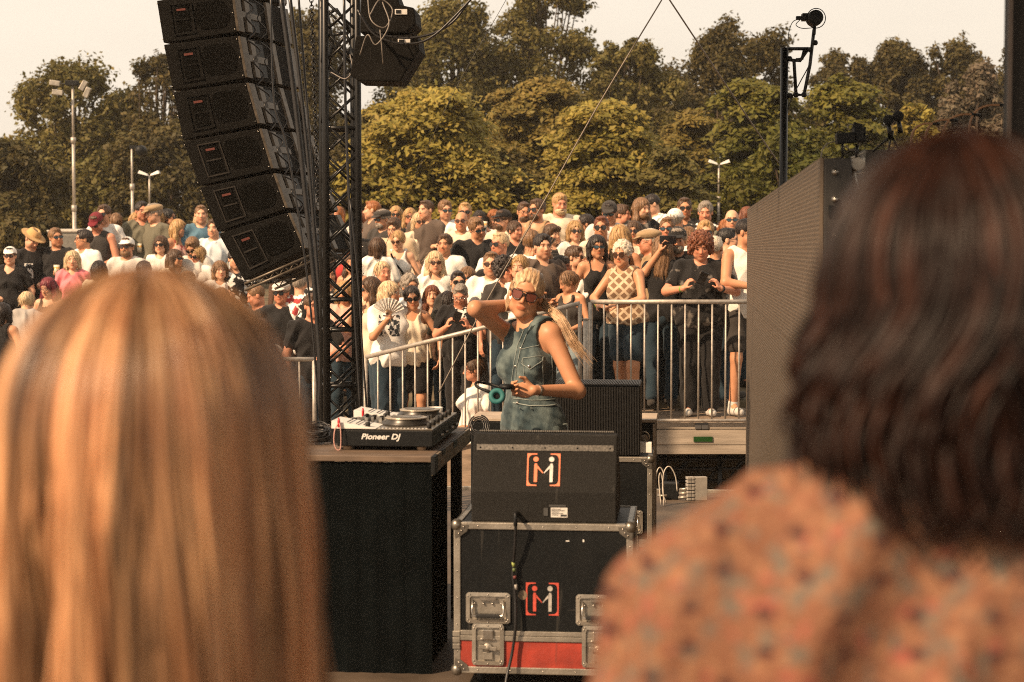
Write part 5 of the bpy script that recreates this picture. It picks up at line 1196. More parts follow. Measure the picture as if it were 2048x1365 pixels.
def facecol(Vt, sp):
    Hc, HR, hs = sp['_h']; q = ((Vt - Hc) @ HR) / hs; c = np.ones((len(Vt), 3)); x, y, z = np.abs(q[:, 0]), q[:, 1], q[:, 2]
    fr = (y < -.055) & (y > -.14) & (np.abs(z) < .13)
    if sp['sex'] == 'm' and sp.get('stub', True): c[(y < .0) & (z < -.036) & (z > -.13) & (x < .07) & (np.abs(y) < .12)] = (.80, .74, .72)
    c[fr & (z > -.047) & (z < -.0) & (x < .014)] = (1.04, .93, .90)
    ck = fr & ((x - .038) ** 2 + (z + .018) ** 2 < .017 ** 2); c[ck] = c[ck] * (1.03, .86, .82)
    lip = fr & (z < -.049) & (z > -.067) & (x < .022 - 1.6 * (z + .058) ** 2 * 100 * .02); c[lip] = sp.get('lipc', (.82, .50, .45)) if sp['sex'] == 'f' else (.78, .52, .46)
    bc = sp.get('browc', (.30, .22, .17)); c[fr & (z > .024) & (z < .034) & (x > .013) & (x < .048)] = bc
    ey = fr & (((x - .031) / .0155) ** 2 + ((z - .008) / .0075) ** 2 < 1); c[ey] = (.9, .95, 1.05)
    c[fr & (((x - .031) / .0075) ** 2 + ((z - .008) / .0068) ** 2 < 1)] = (.07, .055, .05)
    c[fr & (z > .0135) & (z < .0185) & (np.abs(x - .031) < .016)] = (.25, .18, .15)
    return c
# ---- clothes and skin materials
SKIN = {'fair': M('skin_fair', (0.62, 0.345, 0.215), 0.48, var=0.06, scale=14, attr=True, spec=.35),
        'tan': M('skin_tan', (0.50, 0.245, 0.135), 0.46, var=0.07, scale=14, attr=True, spec=.35),
        'red': M('skin_flushed', (0.56, 0.25, 0.15), 0.48, var=0.08, scale=14, attr=True, spec=.35),
        'deep': M('skin_deep', (0.33, 0.15, 0.08), 0.46, var=0.07, scale=14, attr=True, spec=.35)}
HAIRC = {'blond': ((0.50, 0.31, 0.13), (0.30, 0.17, 0.07)), 'ltblond': ((0.66, 0.50, 0.30), (0.45, 0.31, 0.17)), 'brown': ((0.10, 0.052, 0.025), (0.05, 0.026, 0.014)), 'dark': ((0.03, 0.019, 0.014), (0.012, 0.008, 0.007)),
         'black': ((0.014, 0.011, 0.010), (0.006, 0.005, 0.005)), 'ginger': ((0.36, 0.13, 0.035), (0.2, 0.065, 0.02)), 'auburn': ((0.20, 0.065, 0.025), (0.1, 0.03, 0.014)), 'grey': ((0.32, 0.27, 0.22), (0.16, 0.13, 0.10)),
         'white': ((0.72, 0.64, 0.52), (0.5, 0.42, 0.32)), 'maroon': ((0.20, 0.02, 0.03), (0.09, 0.01, 0.015)), 'ltbrown': ((0.24, 0.13, 0.06), (0.13, 0.07, 0.035))}
def hairmat(c):
    a, b = HAIRC[c]; return M('hair_' + c, b, 0.42, var=0, col2=a, scale=34, stretch=(1.6, 1.6, .35), bump=.5, bscale=110, detail=6, spec=.4)
CLO = {'white': (0.76, 0.73, 0.67), 'cream': (0.66, 0.56, 0.42), 'black': (0.014, 0.013, 0.013), 'charcoal': (0.045, 0.04, 0.036), 'grey': (0.33, 0.30, 0.27), 'ltgrey': (0.58, 0.55, 0.50), 'taupe': (0.10, 0.075, 0.06),
       'olive': (0.13, 0.12, 0.085), 'pink': (0.70, 0.20, 0.22), 'ltblue': (0.60, 0.64, 0.66), 'blue': (0.08, 0.16, 0.22), 'navy': (0.02, 0.03, 0.045), 'khaki': (0.33, 0.23, 0.13), 'red': (0.45, 0.04, 0.035), 'rose': (0.6, 0.35, 0.28),
       'denim': (0.022, 0.040, 0.056), 'djdenim': (0.035, 0.055, 0.062), 'ltdenim': (0.20, 0.25, 0.27), 'beige': (0.52, 0.40, 0.27), 'straw': (0.48, 0.30, 0.13), 'burgundy': (0.16, 0.018, 0.025), 'teal': (0.02, 0.16, 0.17), 'brown': (0.09, 0.045, 0.025)}
def cloth(c, pat=None):
    nm = 'cloth_' + c + ('_' + pat if pat else '')
    if nm in MATS: return MATS[nm]
    v = CLO[c]; m = M(nm, v, 0.85, var=0.10, scale=7, bump=.35, bscale=260, spec=.15, sheen=.1)
    if pat == 'floral': overlay(m, lambda nt, co, b: mixc(nt, noise_n(nt, co, 13, 2, thr=.53), b, CLO['white'] if c in ('black',) else (.35, .05, .05)))
    if pat == 'bird': overlay(m, lambda nt, co, b: mixc(nt, noise_n(nt, co, 17, 1, thr=.58), b, (.25, .26, .27)))
    if pat == 'print': overlay(m, lambda nt, co, b: mixc(nt, math_n(nt, 'MULTIPLY', noise_n(nt, co, 24, 2, thr=.50), box_mask(nt, co, -.10, .10, None, 0, 1.12, 1.33)), b, (.03, .035, .04) if sum(v) > 1 else (.6, .57, .5)))
    if pat == 'emblem': overlay(m, lambda nt, co, b: mixc(nt, math_n(nt, 'MULTIPLY', noise_n(nt, co, 30, 1, thr=.47), box_mask(nt, co, -.055, .055, None, 0, 1.14, 1.34)), b, (.62, .6, .55)))
    if pat == 'redprint': overlay(m, lambda nt, co, b: mixc(nt, math_n(nt, 'MULTIPLY', noise_n(nt, co, 22, 2, thr=.52, stretch=(1, 1, .5)), box_mask(nt, co, -.2, -.06, None, .1, 1.05, 1.4)), b, (.45, .03, .03)))
    if pat == 'stripe': overlay(m, lambda nt, co, b: mixc(nt, math_n(nt, 'GREATER_THAN', math_n(nt, 'SINE', math_n(nt, 'MULTIPLY', sep(nt, co, 2), 190.0)), .2), b, (.05, .045, .04)))
    if pat == 'crochet':
        def f(nt, co, b):
            mp = node(nt, 'ShaderNodeMapping'); mp.inputs['Rotation'].default_value = (0, R(45), 0); nt.links.new(co, mp.inputs[0]); s = node(nt, 'ShaderNodeSeparateXYZ'); nt.links.new(mp.outputs[0], s.inputs[0])
            g1 = math_n(nt, 'GREATER_THAN', math_n(nt, 'SINE', math_n(nt, 'MULTIPLY', s.outputs[0], 95.0)), .55); g2 = math_n(nt, 'GREATER_THAN', math_n(nt, 'SINE', math_n(nt, 'MULTIPLY', s.outputs[2], 95.0)), .55)
            return mixc(nt, math_n(nt, 'MAXIMUM', g1, g2), (.20, .12, .07), b)
        overlay(m, f)
    if pat == 'splatter': overlay(m, lambda nt, co, b: mixc(nt, noise_n(nt, co, 11, 5, thr=.56, width=.1), b, (.16, .14, .12)))
    if pat == 'wash': overlay(m, lambda nt, co, b: mixc(nt, noise_n(nt, co, 11, 9, thr=.45, width=.22, stretch=(1.6, 1.6, .8)), b, (.13, .168, .165)))
    return m
def sep(nt, co, i): s = node(nt, 'ShaderNodeSeparateXYZ'); nt.links.new(co, s.inputs[0]); return s.outputs[i]
lens_m = M('dark_lens', (0.010, 0.009, 0.009), 0.08, var=0, spec=.7); frame_m = M('glasses_frame', (0.03, 0.022, 0.018), .3, var=0)
def glasses(sp, root):
    Hc, HR, hs = sp['_h']; k = sp['gl']; m = MB(); fr = MB(); rx, rz = {'sun': ((.029, .020), (.026, .018), (.028, .023), (.030, .016))[sp['seed'] % 4], 'round': (.026, .026), 'spec': (.024, .018), 'avi': (.0285, .0245)}[k]
    T = lambda p: Vector(Hc + HR @ (np.array(p) * hs))
    for s in (-1, 1):
        pts = []
        for a in np.linspace(0, 2 * pi, 19)[:-1]:
            x, z = rx * cos(a), rz * sin(a)
            if k == 'sun' or k == 'avi': z = max(-rz, min(rz * .82, z * 1.15)); x = x * (1.0 if z > 0 else .92)
            X = s * (.033 + (.002 if k == 'avi' else 0)) + x; pts.append((X, -.101 + 5.5 * X * X * .9 + .06 * abs(z), .007 + z))
        if k != 'spec': m.prism([T(p) for p in pts][::-1], Vector(HR @ A_(0, -.0025, 0)))
        fr.tube([T((p[0], p[1] - .002, p[2])) for p in pts + pts[:1]], .0021 if k != 'avi' else .0028, 5, False)
        fr.tube([T((s * (.033 + rx), -.093, .012)), T((s * .076, -.07, .013)), T((s * .082, .01, .012))], .0024, 5)
    fr.tube([T((-.010, -.105, .013)), T((.010, -.105, .013))], .0025, 5)
    if k == 'avi': fr.tube([T((-.018, -.105, .026)), T((.018, -.105, .026))], .002, 5)
    n = 'glasses' if k == 'spec' else 'sunglasses'; o = fr.build(n, sp.get('framem', frame_m) if k != 'spec' or not sp.get('thinfr') else chrome, root)
    if k != 'spec': m.build('lens', sp.get('lens', (lens_m, M('brown_lens', (.05, .02, .01), .1, var=0, spec=.7), lens_m, M('mirror_lens', (.05, .10, .13), .12, .6, var=0))[(sp['seed'] * 5) % 4]), o)
def compute(sp):
    res = {}
    for nm, (pr, vx, dp) in rig(sp).items():
        v, f = Field(pr, vx, dp).mesh()
        if len(f): res[nm] = (v, f, facecol(v, sp) if nm == 'body' else None)
    return res
def tufts(v, f, n, seed, ln=.035, wd=.0016, spread=.5, lift=.22):
    """loose strands on the hair surface so the outline is not smooth"""
    rng = np.random.default_rng(seed); c = f[rng.integers(0, len(f), n)]; p = v[c].mean(1); nn = np.cross(v[c[:, 1]] - v[c[:, 0]], v[c[:, 2]] - v[c[:, 0]]); nn /= np.linalg.norm(nn, axis=1)[:, None] + 1e-12
    d = np.array([0, 0, -1.0]) + rng.normal(size=(n, 3)) * spread; d -= nn * (d * nn).sum(1)[:, None]; d /= np.linalg.norm(d, axis=1)[:, None] + 1e-9; d += nn * (lift * rng.random(n))[:, None]
    L_n = (ln * (.5 + rng.random(n)))[:, None]; sd = np.cross(d, nn); sd /= np.linalg.norm(sd, axis=1)[:, None] + 1e-9; w_ = wd * (.7 + .6 * rng.random(n))[:, None]
    m = p + d * L_n * .5 + nn * .002; e = p + d * L_n - nn * L_n * .10
    V_ = np.stack([p - sd * w_, p + sd * w_, m + sd * w_, m - sd * w_, e + sd * w_ * .25, e - sd * w_ * .25], 1).reshape(-1, 3); b = np.arange(n)[:, None] * 6 + len(v)
    return np.concatenate([v, V_]), np.concatenate([f, b + np.array([[0, 1, 2, 3]]), b + np.array([[3, 2, 4, 5]])])
def person_obj(sp, res):
    root = empty('person', sp['loc'], 0, sp['label'], 'person', sp.get('group', 'people in the crowd'))
    mats = {'body': SKIN[sp.get('skin', 'fair')], 'shirt': cloth(sp.get('topc', 'white'), sp.get('pat')), 'trousers': cloth(sp.get('botc', 'denim')), 'shorts': cloth(sp.get('botc', 'denim')), 'skirt': cloth(sp.get('botc', 'denim')),
            'shoes': cloth(sp.get('shoec', 'charcoal')), 'hair': hairmat(sp.get('hairc', 'brown')), 'beard': hairmat(sp.get('beardc', sp.get('hairc', 'brown'))), 'cap': cloth(sp.get('hatc', 'black')), 'hat': cloth(sp.get('hatc', 'straw'))}
    for nm, (v, f, c) in res.items():
        if nm in ('hair', 'beard'):
            hr = sp.get('hair', 'short'); v, f = tufts(v, f, {'long': 900, 'wavy': 900, 'bob': 700}.get(hr, 420) if nm == 'hair' else 180, sp['seed'], *((.018, .0016, .9, .5) if hr in ('short', 'crop', 'spiky') else (.02, .002, 1.5, .9) if hr == 'curly' else (.06, .0018, .16, .10)) if nm == 'hair' else (.010, .0014, .5, .4))
        link(nm, fastmesh(nm, v, f, True, c), mats[nm], root)
    if sp.get('gl'): glasses(sp, root)
    return root
# ------------------------------------------------------------------ the crowd: x and y of the head top in the photograph, then looks
def solve(px, py, hgt, D=None, rise=0.0):
    """stand a person of height hgt on the terrain so that the head top meets the pixel"""
    if D is None:
        best = None
        for k in range(520):
            d = 17.25 + k * .018; p = PX(px, py, d); e = abs(p.z - hgt - terrain(p.x, d))
            if best is None or e < best[0]: best = (e, d)
        D = best[1]
    p = PX(px, py, D); return Vector((p.x, D, p.z - hgt if D < 17.6 and rise else max(terrain(p.x, D), p.z - hgt - .0) if False else terrain(p.x, D))), D
C = []
def P_(px, py, sex, label, **k):
    k.update(px=px, py=py, sex=sex, label=label, seed=len(C) + 1); k.setdefault('skin', ('fair', 'tan', 'fair', 'red', 'tan')[(len(C) * 7) % 5]); k.setdefault('h', 1.66 if sex == 'f' else 1.78); C.append(k)
# head = (yaw, pitch, roll): +yaw turns towards the right of the picture, +pitch looks down
# left bank
P_(20, 488, 'f', 'person in white cap and dark sunglasses wearing a black V-neck top at the far left', hat='cap', hatc='white', hair='crop', hairc='dark', gl='sun', topc='black', neck='vneck', yaw=R(5), armR='low', armL='down', bw=1.15, h=1.64)
P_(62, 459, 'm', 'person in tan straw hat looking down in black print T-shirt', hat='straw', hatc='straw', hairc='ltbrown', topc='black', pat='emblem', yaw=R(25), head=(20, 32, 10), armR='low', armL='low')
P_(113, 458, 'm', 'person in black polo shirt with white chest print and mirrored sunglasses holding a beer cup', hairc='ltbrown', gl='sun', top='polo', topc='black', yaw=R(-8), head=(42, -4, -6), armL='hold', armR='down', bw=1.12, cup='L')
P_(168, 461, 'm', 'person with dark hair and spectacles in white polo shirt facing left', hairc='dark', gl='spec', top='polo', topc='white', yaw=R(-35), head=(-32, 0, 0), armR='down', bw=1.08)
P_(195, 426, 'm', 'person in burgundy cap and grey sleeveless shirt reaching out a forearm', hat='cap', hatc='burgundy', hairc='brown', top='vest', topc='charcoal', yaw=R(-12), head=(0, 30, 0), armL='low', armR='low', gl='sun', h=1.8)
P_(208, 411, 'm', 'person with brown hair in white T-shirt behind the burgundy cap', hairc='brown', topc='white', yaw=R(-10), gl='sun', armR='down', h=1.86)
P_(232, 425, 'f', 'person with tied light brown hair seen from behind in white', hair='updo', hairc='ltbrown', topc='white', yaw=R(200))
P_(272, 424, 'f', 'person with blond braids in pink sleeveless top', hair='long', hairc='blond', top='tank', topc='pink', yaw=R(5), head=(10, 4, 4), armL='hold', cup='L')
P_(254, 473, 'm', 'person in white cap and sunglasses with moustache in pale grey T-shirt', hat='cap', hatc='white', hairc='brown', gl='sun', topc='ltgrey', beard=True, beardc='ltbrown', bw=1.1, yaw=R(-6), head=(-4, -4, 0))
P_(284, 405, 'm', 'person with dark hair and glasses in grey-green T-shirt', hairc='dark', gl='spec', topc='olive', yaw=R(12), head=(15, 0, 0), h=1.84)
P_(310, 406, 'm', 'person in tan cap turned to the left behind the blond person', hat='flat', hatc='khaki', hairc='grey', topc='olive', yaw=R(-40), head=(-20, 10, 0), h=1.84)
P_(313, 420, 'f', 'person with shoulder-length blond hair in white print top turned left holding a cup', hair='bob', hairc='blond', top='loose', topc='white', pat='print', yaw=R(-48), head=(-28, 2, 0), armL='hold', armR='hold', cup='R', bw=1.1)
P_(337, 417, 'f', 'person with dark tied hair and sunglasses in profile to the right', hair='updo', hairc='black', gl='sun', topc='charcoal', yaw=R(40), head=(38, 0, 0))
P_(356, 438, 'f', 'person with very long blond hair facing right in patterned top', hair='long', hairc='blond', top='tank', topc='rose', pat='floral', yaw=R(45), head=(30, 5, 0))
P_(402, 426, 'f', 'person with pale blond bob in cream blouse seen from the back', hair='bob', hairc='ltblond', top='loose', topc='cream', yaw=R(150), armL='down')
P_(402, 409, 'm', 'person behind the cream blouse with only a high forehead showing', hairc='ltbrown', hair='crop', topc='blue', yaw=R(10), h=1.84)
P_(428, 440, 'm', 'person in light blue shirt at the edge of the speaker array', hairc='brown', top='rolled', topc='ltblue', yaw=R(-10), armR='hold')
P_(387, 479, 'm', 'person with brown hair bowing the head behind sunglasses', hairc='ltbrown', topc='ltgrey', yaw=R(-10), head=(0, 34, 0), gl='sun')
P_(350, 497, 'f', 'person with long brown hair and sunglasses turned right behind the blond head', hair='long', hairc='brown', gl='sun', topc='cream', yaw=R(35), head=(28, 0, 0))
P_(397, 492, 'f', 'person with blond hair and dark sunglasses in white top turned left', hair='bob', hairc='blond', gl='sun', topc='white', yaw=R(-20), head=(-14, 12, 8))
P_(98, 556, 'f', 'person with maroon hair and glasses near the left edge', hair='wavy', hairc='maroon', gl='spec', top='tank', topc='charcoal', yaw=R(-12), head=(-12, 16, 0))
P_(38, 572, 'f', 'person in grey T-shirt bending forward so only the back shows', hair='updo', hairc='ltblond', topc='grey', yaw=R(180), lean=(R(28), 0), bw=1.12, head=(0, 20, 0), h=1.74)
P_(6, 604, 'f', 'person with dark brown hair and bare shoulder cut by the left edge', hair='bob', hairc='dark', top='tank', topc='black', yaw=R(165))
P_(198, 520, 'f', 'person with dark hair seen from behind below the white polo shirt', hair='bob', hairc='dark', topc='cream', yaw=R(170))
P_(288, 521, 'm', 'person with short black hair seen from behind below the moustached person', hair='short', hairc='black', topc='charcoal', yaw=R(170))
P_(440, 520, 'f', 'person in white top holding a phone at the foot of the speaker array', hair='bob', hairc='ltbrown', topc='white', yaw=R(20), armL='phone', armR='phone')
P_(470, 500, 'm', 'person in dark patterned shirt just left of the lowest speaker', hairc='dark', topc='black', pat='floral', yaw=R(15), armR='hold')
P_(443, 575, 'f', 'person in pale top partly behind the blond head below the array', hair='long', hairc='ltbrown', top='tank', topc='rose', yaw=R(15))
P_(516, 571, 'm', 'person in dark grey polo shirt with flushed face looking down left', hairc='ltbrown', hair='crop', top='polo', topc='charcoal', skin='red', yaw=R(-35), head=(-35, 22, 0), armL='cross', armR='cross', bw=1.15)
P_(563, 560, 'm', 'person in pale flat cap and sunglasses behind the dark polo shirt', hat='flat', hatc='ltgrey', gl='sun', hairc='grey', topc='black', yaw=R(-12), bw=1.1)
P_(600, 545, 'm', 'person in white shirt with red floral pattern turned away', hairc='grey', hair='crop', top='rolled', topc='white', pat='floral', yaw=R(160), bw=1.1)
P_(520, 640, 'm', 'person in pale grey T-shirt half hidden by the blond head', hairc='brown', topc='ltgrey', yaw=R(-30), armL='cross', bw=1.1)
# behind the truss
P_(585, 480, 'm', 'person in black T-shirt between array and thick cables', hairc='brown', topc='black', yaw=R(-10))
P_(640, 468, 'm', 'person in dark jacket seen between the chain and the truss', hairc='dark', topc='taupe', yaw=R(15), gl='sun')
P_(676, 412, 'f', 'person with ginger hair seen through the upper truss', hair='bob', hairc='ginger', topc='white', yaw=R(-20))
P_(655, 415, 'm', 'person with grey hair seen just left of the truss lattice', hairc='grey', topc='ltgrey', yaw=R(10))
P_(690, 470, 'f', 'person in red top seen through the truss lattice', hair='long', hairc='brown', top='tank', topc='red', yaw=R(20), head=(10, 0, 0))
P_(655, 530, 'm', 'person in black and white patterned shirt behind the truss', hairc='dark', top='rolled', topc='black', pat='floral', yaw=R(20), bw=1.15, armL='low')
P_(690, 560, 'f', 'person with blond hair seen through the lower truss', hair='bob', hairc='blond', topc='rose', yaw=R(-10), skin='tan')
P_(625, 590, 'm', 'person in black shirt left of the thick truss chord', hairc='brown', topc='black', yaw=R(25), armL='rail')
# centre bank
P_(722, 421, 'f', 'person with reddish hair in white sleeveless floral top next to the truss', hair='bob', hairc='auburn', top='tank', topc='white', pat='bird', yaw=R(-20), head=(-12, 0, 0))
P_(745, 400, 'm', 'person with ginger-blond hair facing left in grey shirt', hairc='ginger', hair='crop', topc='taupe', yaw=R(-60), head=(-28, 0, 0), h=1.84)
P_(766, 417, 'm', 'person in dark flat cap, sunglasses and dark vest lifting a cup', hat='flat', hatc='charcoal', gl='sun', hairc='grey', top='tee', topc='charcoal', yaw=R(-35), head=(-10, 5, 0), armR='hold', beard=True, cup='R')
P_(792, 411, 'f', 'person with blond hair and sunglasses behind the laughing person', hair='long', hairc='blond', gl='sun', topc='cream', yaw=R(0))
P_(820, 415, 'f', 'person with straight blond hair, sunglasses and folded arms in black top and shorts', hair='long', hairc='blond', gl='sun', topc='black', pat='emblem', armL='cross', armR='cross', bot='shorts', botc='black', yaw=R(4))
P_(852, 399, 'm', 'person with short brown hair in taupe T-shirt looking left', hair='crop', hairc='brown', topc='taupe', yaw=R(-15), head=(-28, 0, 0), h=1.86, botc='denim')
P_(890, 403, 'm', 'person in pale linen shirt, sunglasses and beige shorts holding one hand at the chest', hairc='ltbrown', gl='sun', top='rolled', topc='ltblue', armR='hold', armL='low', bot='shorts', botc='beige', yaw=R(8), head=(12, 4, 0), bw=1.08, h=1.84)
P_(930, 403, 'm', 'person with glasses and fair hair behind the pale linen shirt', hairc='blond', hair='crop', gl='sun', topc='white', yaw=R(0), h=1.84)
P_(923, 424, 'm', 'person with bald head and sunglasses between two taller people', hair=None, gl='sun', topc='cream', yaw=R(-8))
P_(959, 420, 'f', 'person with long dark hair and sunglasses drinking from a cup', hair='long', hairc='dark', gl='sun', topc='white', yaw=R(0), armL='drink', cup='L')
P_(988, 420, 'f', 'person with short ginger fringe looking down in white top with straps', hair='fringe', hairc='ginger', gl='spec', top='tank', topc='white', yaw=R(-5), head=(0, 16, 0))
P_(1006, 417, 'm', 'person in black cap with beard facing left behind the ginger fringe', hat='cap', hatc='black', hairc='brown', gl='sun', beard=True, topc='cream', yaw=R(-30), head=(-22, 0, 0))
P_(1048, 403, 'm', 'person with beard and glasses in plain white T-shirt', hairc='brown', hair='crop', beard=True, gl='spec', topc='white', yaw=R(8), head=(6, 6, 0), bw=1.18, h=1.84, armR='hold')
P_(1074, 400, 'm', 'person with sunglasses and stubble looking left behind the white T-shirt', hairc='brown', gl='sun', top='tank', topc='khaki', yaw=R(-15), head=(-25, 0, 0), h=1.88, beard=True)
P_(1030, 441, 'f', 'person with tied brown hair looking right in black dress', hair='updo', hairc='brown', top='vest', topc='black', yaw=R(15), head=(28, 2, 0))
P_(789, 440, 'm', 'person with brown hair looking down in beige T-shirt', hairc='brown', topc='beige', yaw=R(-10), head=(-6, 22, 0), bw=1.1)
P_(797, 462, 'f', 'person laughing in white vest with black shoulder strap and sunglasses', hair='back', hairc='blond', gl='sun', top='tank', topc='white', yaw=R(-4), head=(-14, 12, 0), strap=True, armR='down')
P_(755, 473, 'f', 'person with straight dark bob seen from behind in white blouse with crossed straps', hair='bob', hairc='brown', top='loose', topc='white', yaw=R(180), armL='low', armR='low')
P_(953, 438, 'm', 'person in black T-shirt tilting the head and holding a beer cup', hairc='ltbrown', gl='sun', topc='black', yaw=R(20), head=(8, 12, -16), armL='hold', armR='down', bw=1.25, h=1.84, cup='L', botc='black')
P_(1000, 463, 'm', 'person with fair hair and sunglasses in white T-shirt looking left', hairc='ltblond', hair='crop', gl='sun', topc='white', yaw=R(-20), head=(-22, 0, 0))
P_(983, 502, 'm', 'person with square sunglasses and stubble in white shirt with grey and red print', hairc='ltbrown', hair='crop', gl='sun', topc='white', pat='print', yaw=R(-10), head=(4, 0, 0), armL='cross', armR='cross', bw=1.12, botc='grey', D=17.75)
P_(916, 541, 'm', 'person with shaved head and sunglasses in front of the beer cup', hair='crop', hairc='dark', gl='sun', topc='charcoal', yaw=R(8), D=18.0)
P_(935, 533, 'f', 'person with brown hair and sunglasses behind the shaved head', hair='long', hairc='ltbrown', gl='sun', top='tank', topc='black', yaw=R(-4), D=18.3)
P_(967, 538, 'm', 'person with dark cap turned left behind the printed white shirt', hat='back', hatc='black', hairc='dark', topc='cream', yaw=R(150), D=18.2)
P_(1010, 514, 'f', 'person with curly dark hair behind the DJ', hair='curly', hairc='dark', topc='charcoal', yaw=R(20), head=(20, 0, 0))
P_(1040, 518, 'f', 'person with fair tied hair right behind the DJ head', hair='updo', hairc='blond', topc='white', yaw=R(-20))
P_(742, 553, 'f', 'person with long brown hair and sunglasses in profile with a raised hand', hair='long', hairc='brown', gl='sun', top='tank', topc='cream', yaw=R(-40), head=(-30, 4, 0), armR='face', D=18.2)
P_(780, 561, 'f', 'person with long white-blond hair and glasses fanning, in white print T-shirt and jeans', hair='long', hairc='ltblond', gl='spec', thinfr=True, top='loose', topc='white', pat='print', yaw=R(30), head=(38, 0, 0), armR='fan', armL='down', skin='tan', bw=1.15, h=1.68, botc='denim', D=17.62, fan='R')
P_(819, 550, 'm', 'person with tousled grey hair behind the white tank top', hair='spiky', hairc='grey', topc='ltblue', yaw=R(30), D=18.15)
P_(824, 573, 'f', 'person with dark hair, sunglasses and white tank top behind the slanted barrier', hair='back', hairc='dark', gl='sun', top='tank', topc='cream', yaw=R(6), head=(2, 8, -6), skin='tan', bot='shorts', botc='black', h=1.64, D=17.7, armL='wide')
P_(864, 571, 'f', 'person with long auburn hair smiling beside the white tank top', hair='wavy', hairc='auburn', top='tank', topc='beige', yaw=R(4), head=(0, -6, 0), D=18.2)
P_(895, 582, 'f', 'person with dark hair turned away behind the grey-haired phone holder', hair='bob', hairc='dark', topc='olive', yaw=R(190), D=18.0)
P_(922, 570, 'm', 'person with cropped grey hair in black T-shirt looking down at a phone', hair='crop', hairc='grey', gl='spec', thinfr=True, topc='black', pat='emblem', yaw=R(-6), head=(-4, 26, 0), armL='phone', armR='phone', skin='red', bw=1.22, botc='black', h=1.78, D=17.55, phone='P')
P_(948, 722, 'f', 'person with dark tied hair and glasses crouching behind the barrier in white shirt', hair='updo', hairc='brown', gl='spec', top='tee', topc='white', yaw=R(-45), head=(-32, 4, 0), armR='point', armL='low', crouch=True, botc='black', D=17.5, skin='red')
# right bank
P_(1119, 390, 'm', 'person with fair beard in oversized cream T-shirt with one hand at the chest', hairc='blond', beard=True, beardc='ltblond', topc='cream', yaw=R(8), head=(10, 10, 0), bw=1.3, h=1.9, armL='hold')
P_(1103, 447, 'f', 'person with dark brown bob looking right in black top with a fan', hair='fringe', hairc='brown', top='vest', topc='black', pat='stripe', yaw=R(20), head=(26, 4, 0), armR='fan', fan='R')
P_(1171, 427, 'f', 'person with long dark ponytail facing left', hair='pony', hairc='dark', top='tank', topc='black', yaw=R(-60), head=(-20, 0, 0), skin='tan', armL='hold')
P_(1203, 430, 'm', 'person with dark red hair behind the black cap', hair='crop', hairc='auburn', gl='sun', topc='cream', yaw=R(-10))
P_(1219, 402, 'm', 'person in black flat-brim cap and sunglasses in blue-grey T-shirt', hat='cap', hatc='charcoal', gl='sun', hairc='dark', topc='ltgrey', yaw=R(-6), head=(-4, 14, 0), bw=1.2, h=1.84, armR='low', armL='hold')
P_(1243, 411, 'm', 'person with brown hair just right of the black flat-brim cap', hairc='brown', topc='cream', yaw=R(40), head=(30, 0, 0))
P_(1283, 395, 'm', 'person with long hair and beard in black marbled T-shirt and chain', hair='wavy', hairc='ltbrown', beard=True, topc='black', pat='splatter', yaw=R(20), head=(16, 4, 0), h=1.86)
P_(1308, 390, 'm', 'person with short dark hair bowing left in white printed shirt', hair='crop', hairc='dark', top='polo', topc='white', pat='bird', yaw=R(-50), head=(-22, 24, 0), h=1.86)
P_(1351, 415, 'm', 'person in white cap behind the printed shirt', hat='cap', hatc='white', hairc='grey', topc='white', yaw=R(150))
P_(1369, 393, 'm', 'person with short hair and sunglasses in plain black T-shirt at the top of the bank', hair='crop', hairc='brown', gl='sun', topc='black', yaw=R(0), h=1.88)
P_(1411, 403, 'm', 'person with swept grey hair in black shirt with white leaf pattern', hairc='grey', hair='short', top='rolled', topc='black', pat='floral', yaw=R(-6), head=(-4, 10, 0), h=1.84)
P_(1411, 443, 'm', 'person with fair hair and sunglasses above the curly-haired phone user', hairc='blond', gl='sun', topc='white', yaw=R(-4))
P_(1464, 420, 'm', 'person with bald head and sunglasses at the right end of the bank', hair=None, gl='sun', topc='olive', yaw=R(-6))
P_(1453, 437, 'f', 'person with copper hair seen from behind near the video wall', hair='bob', hairc='ginger', topc='cream', yaw=R(170))
P_(1494, 414, 'f', 'person with long copper hair beside the top corner of the video wall', hair='long', hairc='auburn', topc='khaki', yaw=R(30), head=(20, 10, 0))
P_(1476, 455, 'f', 'person with sandy hair behind the black T-shirt back', hair='bob', hairc='ltbrown', topc='cream', yaw=R(30))
P_(1455, 455, 'm', 'person with dark cropped hair and glasses in wide black T-shirt turned right', hair='crop', hairc='black', gl='spec', topc='black', yaw=R(130), head=(-45, 0, 0), bw=1.25, D=18.1, h=1.8)
P_(1378, 452, 'f', 'person with windblown light brown hair behind the black cap', hair='wavy', hairc='ltbrown', topc='olive', yaw=R(160), h=1.7)
P_(1430, 470, 'f', 'person with short white hair between curly hair and black T-shirt', hair='crop', hairc='white', topc='charcoal', yaw=R(150))
P_(1355, 453, 'm', 'person in black baseball cap and black T-shirt with chest lettering holding up a phone', hat='cap', hatc='black', hairc='grey', beard=True, beardc='grey', topc='black', pat='redprint', yaw=R(-4), head=(-4, 4, 0), armR='up', armL='down', h=1.80, D=17.75, phone='R', word='CORE')
P_(1300, 452, 'm', 'person in beige flat cap and khaki shirt facing left', hat='flat', hatc='khaki', gl='spec', hairc='white', hair='crop', top='polo', topc='khaki', yaw=R(-70), head=(-20, 4, 0), skin='red', bw=1.2, D=18.0, h=1.8)
P_(1241, 449, 'f', 'person with very long straight blond hair and bare tanned back holding a can', hair='long', hairc='blond', top='tank', topc='black', yaw=R(165), armL='hold', skin='tan', D=18.0, h=1.74, hs=1.05)
